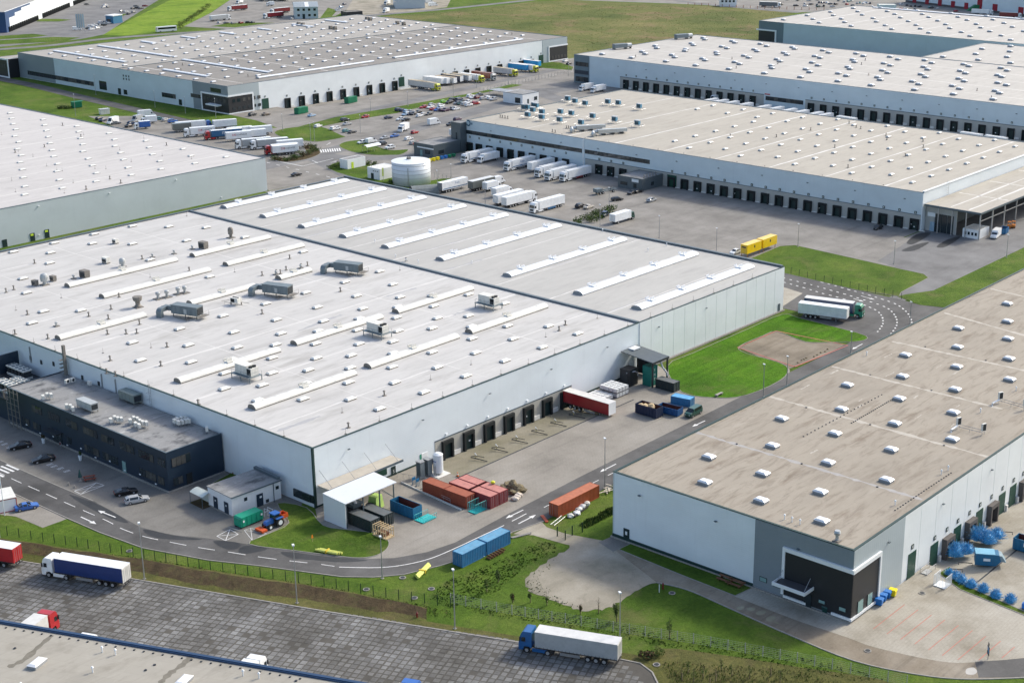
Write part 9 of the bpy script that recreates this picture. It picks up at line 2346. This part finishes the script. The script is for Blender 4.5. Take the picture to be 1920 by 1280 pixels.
for k,(x,y,ms) in enumerate(((515,300,None),(525,301,[M_leafr,M_leafd]),(540,302,None),(556,298,None),(570,294,[M_leafr,M_leafd]),(580,290,None),(592,284,None),(586,278,None),(575,277,[M_leafr,M_leafd]),(564,291,None),(548,299,None))):bush(G(x,y),2.3,f'shrub at the right end of the trailer park, {ordn[k]} in the planted island',100+k,ms,.7,260)
for k,(x,y) in enumerate(((622,317),(632,313),(641,311),(690,309),(702,311),(736,345))):bush(G(x,y),2.0,('dark bush at the left tip of the tank lawn','second dark bush at the left tip of the tank lawn','bush beside the pale transformer house','bush behind the white pump house, left','bush behind the white pump house, right','bush at the foot of the water tank')[k],130+k,[M_leafd,M_leaf],.7,260)
bush(G(120,204),3.4,'dark flattened bush left of the green skip on the grass',140,[M_leafd,M_leafd],.4,500);bush(G(18,139),3,'dark bush at the far left end of the charcoal office',141,[M_leafd,M_leaf],.6)
for k in range(14):bush(G(335+k*4.4+random.uniform(-2,2),52-k*3.0+random.uniform(-1.5,1)),3.2,f'low scrub bush right of the bright green meadow, {ordn[k]} from the coach',150+k,[M_leafd,M_leafy],.6,200)
# overgrown ditches and weeds: nobody could count these stems
def weeds(name,label,pixpoly,n,h,s,seed,mats,slope=None):
    rr=random.Random(seed);P=gp(*pixpoly);xs_,ys_=[p[0] for p in P],[p[1] for p in P];m_=MB();cnt=0
    def inside(x,y):
        c=False;j=len(P)-1
        for i in range(len(P)):
            if (P[i][1]>y) != (P[j][1]>y) and x<(P[j][0]-P[i][0])*(y-P[i][1])/(P[j][1]-P[i][1])+P[i][0]:c=not c
            j=i
        return c
    tries=0
    while cnt<n and tries<n*40:
        tries+=1
        x,y=rr.uniform(min(xs_),max(xs_)),rr.uniform(min(ys_),max(ys_))
        if not inside(x,y):continue
        d=.5+.5*mnoise.noise(Vector((x*.5,y*.5,seed)))
        if rr.random()>d+.25:continue
        cnt+=1;hh=h*rr.uniform(.4,1.1)*(.5+d);a_=rr.uniform(0,6.3);w_=s*rr.uniform(.5,1.2);lean=Vector((rr.uniform(-.35,.35),rr.uniform(-.35,.35),0))*hh
        b=Vector((x,y,0));t_=b+Vector((0,0,hh))+lean;sd_=Vector((math.cos(a_),math.sin(a_),0))*w_
        m_.poly([b-sd_*.5,b+sd_*.5,b.lerp(t_,.6)+sd_,t_,b.lerp(t_,.6)-sd_],rr.randrange(len(mats)))
    o=obj(name,m_.mesh(name,mats));o['kind']='stuff';o['label']=label;o['category']='weeds'
weeds('weeds','tall weeds filling the ditch below the blue containers',[(835,1090),(890,1070),(960,1040),(1010,1016),(1045,1018),(1040,1035),(985,1062),(930,1110),(850,1140),(800,1125)],1300,.2,.2,1,[M_leaf,M_grass,M_leafy,M_leaf,M_grass])
weeds('weeds','weeds along the concrete-post fence at the bottom right',[(850,1130),(1000,1140),(1100,1155),(1250,1190),(1400,1210),(1540,1240),(1680,1275),(1600,1275),(1400,1235),(1250,1212),(1100,1182),(900,1150)],1500,.18,.18,2,[M_leaf,M_grass,M_leafy,M_leafd])
weeds('weeds','weeds in the ditch beside the right-hand warehouse',[(1082,985),(1155,948),(1155,962),(1100,990)],700,.6,.16,3,[M_leaf,M_leafd,M_leafy])
weeds('weeds','dry stalks in the meadow at the bottom edge',[(1240,1240),(1500,1258),(1600,1290),(1260,1300)],1500,.4,.08,4,[M_leafy,plain('dry_stalk',(0.20,0.15,0.07),0.9),M_leaf])
weeds('weeds','scruffy plants at the edge of the gravel lot',[(985,1090),(1005,1070),(1040,1048),(1035,1062),(1010,1090),(1060,1128),(1100,1140),(1060,1140),(1000,1118)],160,.2,.14,5,[M_leaf,M_leafd,M_leafy])
weeds('weeds','tufts on the earth bank below the fence',[(-20,1010),(250,1044),(450,1075),(640,1105),(850,1146),(850,1160),(640,1128),(250,1062),(-20,1028)],3000,.28,.10,6,[M_leafy,M_leafd,plain('dry_stalk',(0.20,0.15,0.07),0.9)])
# tussocks of the open field far away
def tussocks(name,label,pixpoly,n,seed,mats,hmin,hmax):
    rr=random.Random(seed);P=gp(*pixpoly);xs_,ys_=[p[0] for p in P],[p[1] for p in P];m_=MB();cnt=0;tries=0
    while cnt<n and tries<n*30:
        tries+=1;x,y=rr.uniform(min(xs_),max(xs_)),rr.uniform(min(ys_),max(ys_));c=False;j=len(P)-1
        for i in range(len(P)):
            if (P[i][1]>y) != (P[j][1]>y) and x<(P[j][0]-P[i][0])*(y-P[i][1])/(P[j][1]-P[i][1])+P[i][0]:c=not c
            j=i
        if not c:continue
        cnt+=1;h=rr.uniform(hmin,hmax);r_=h*rr.uniform(.8,1.8);m=rr.randrange(len(mats));a_=rr.uniform(0,3)
        m_.obox((x,y,-.02),(r_,r_*rr.uniform(.5,1),h),a_,m,top=.45)
    o=obj(name,m_.mesh(name,mats));o['kind']='stuff';o['label']=label;o['category']='weeds'
tussocks('tussocks','tussocks of rough grass across the open field',[(800,28),(1000,6),(1280,12),(1470,26),(1425,45),(1425,74),(1300,74),(1090,104),(1060,100),(1050,66)],2600,1,[M_field,M_field,M_dry,M_leafy],.12,.4)
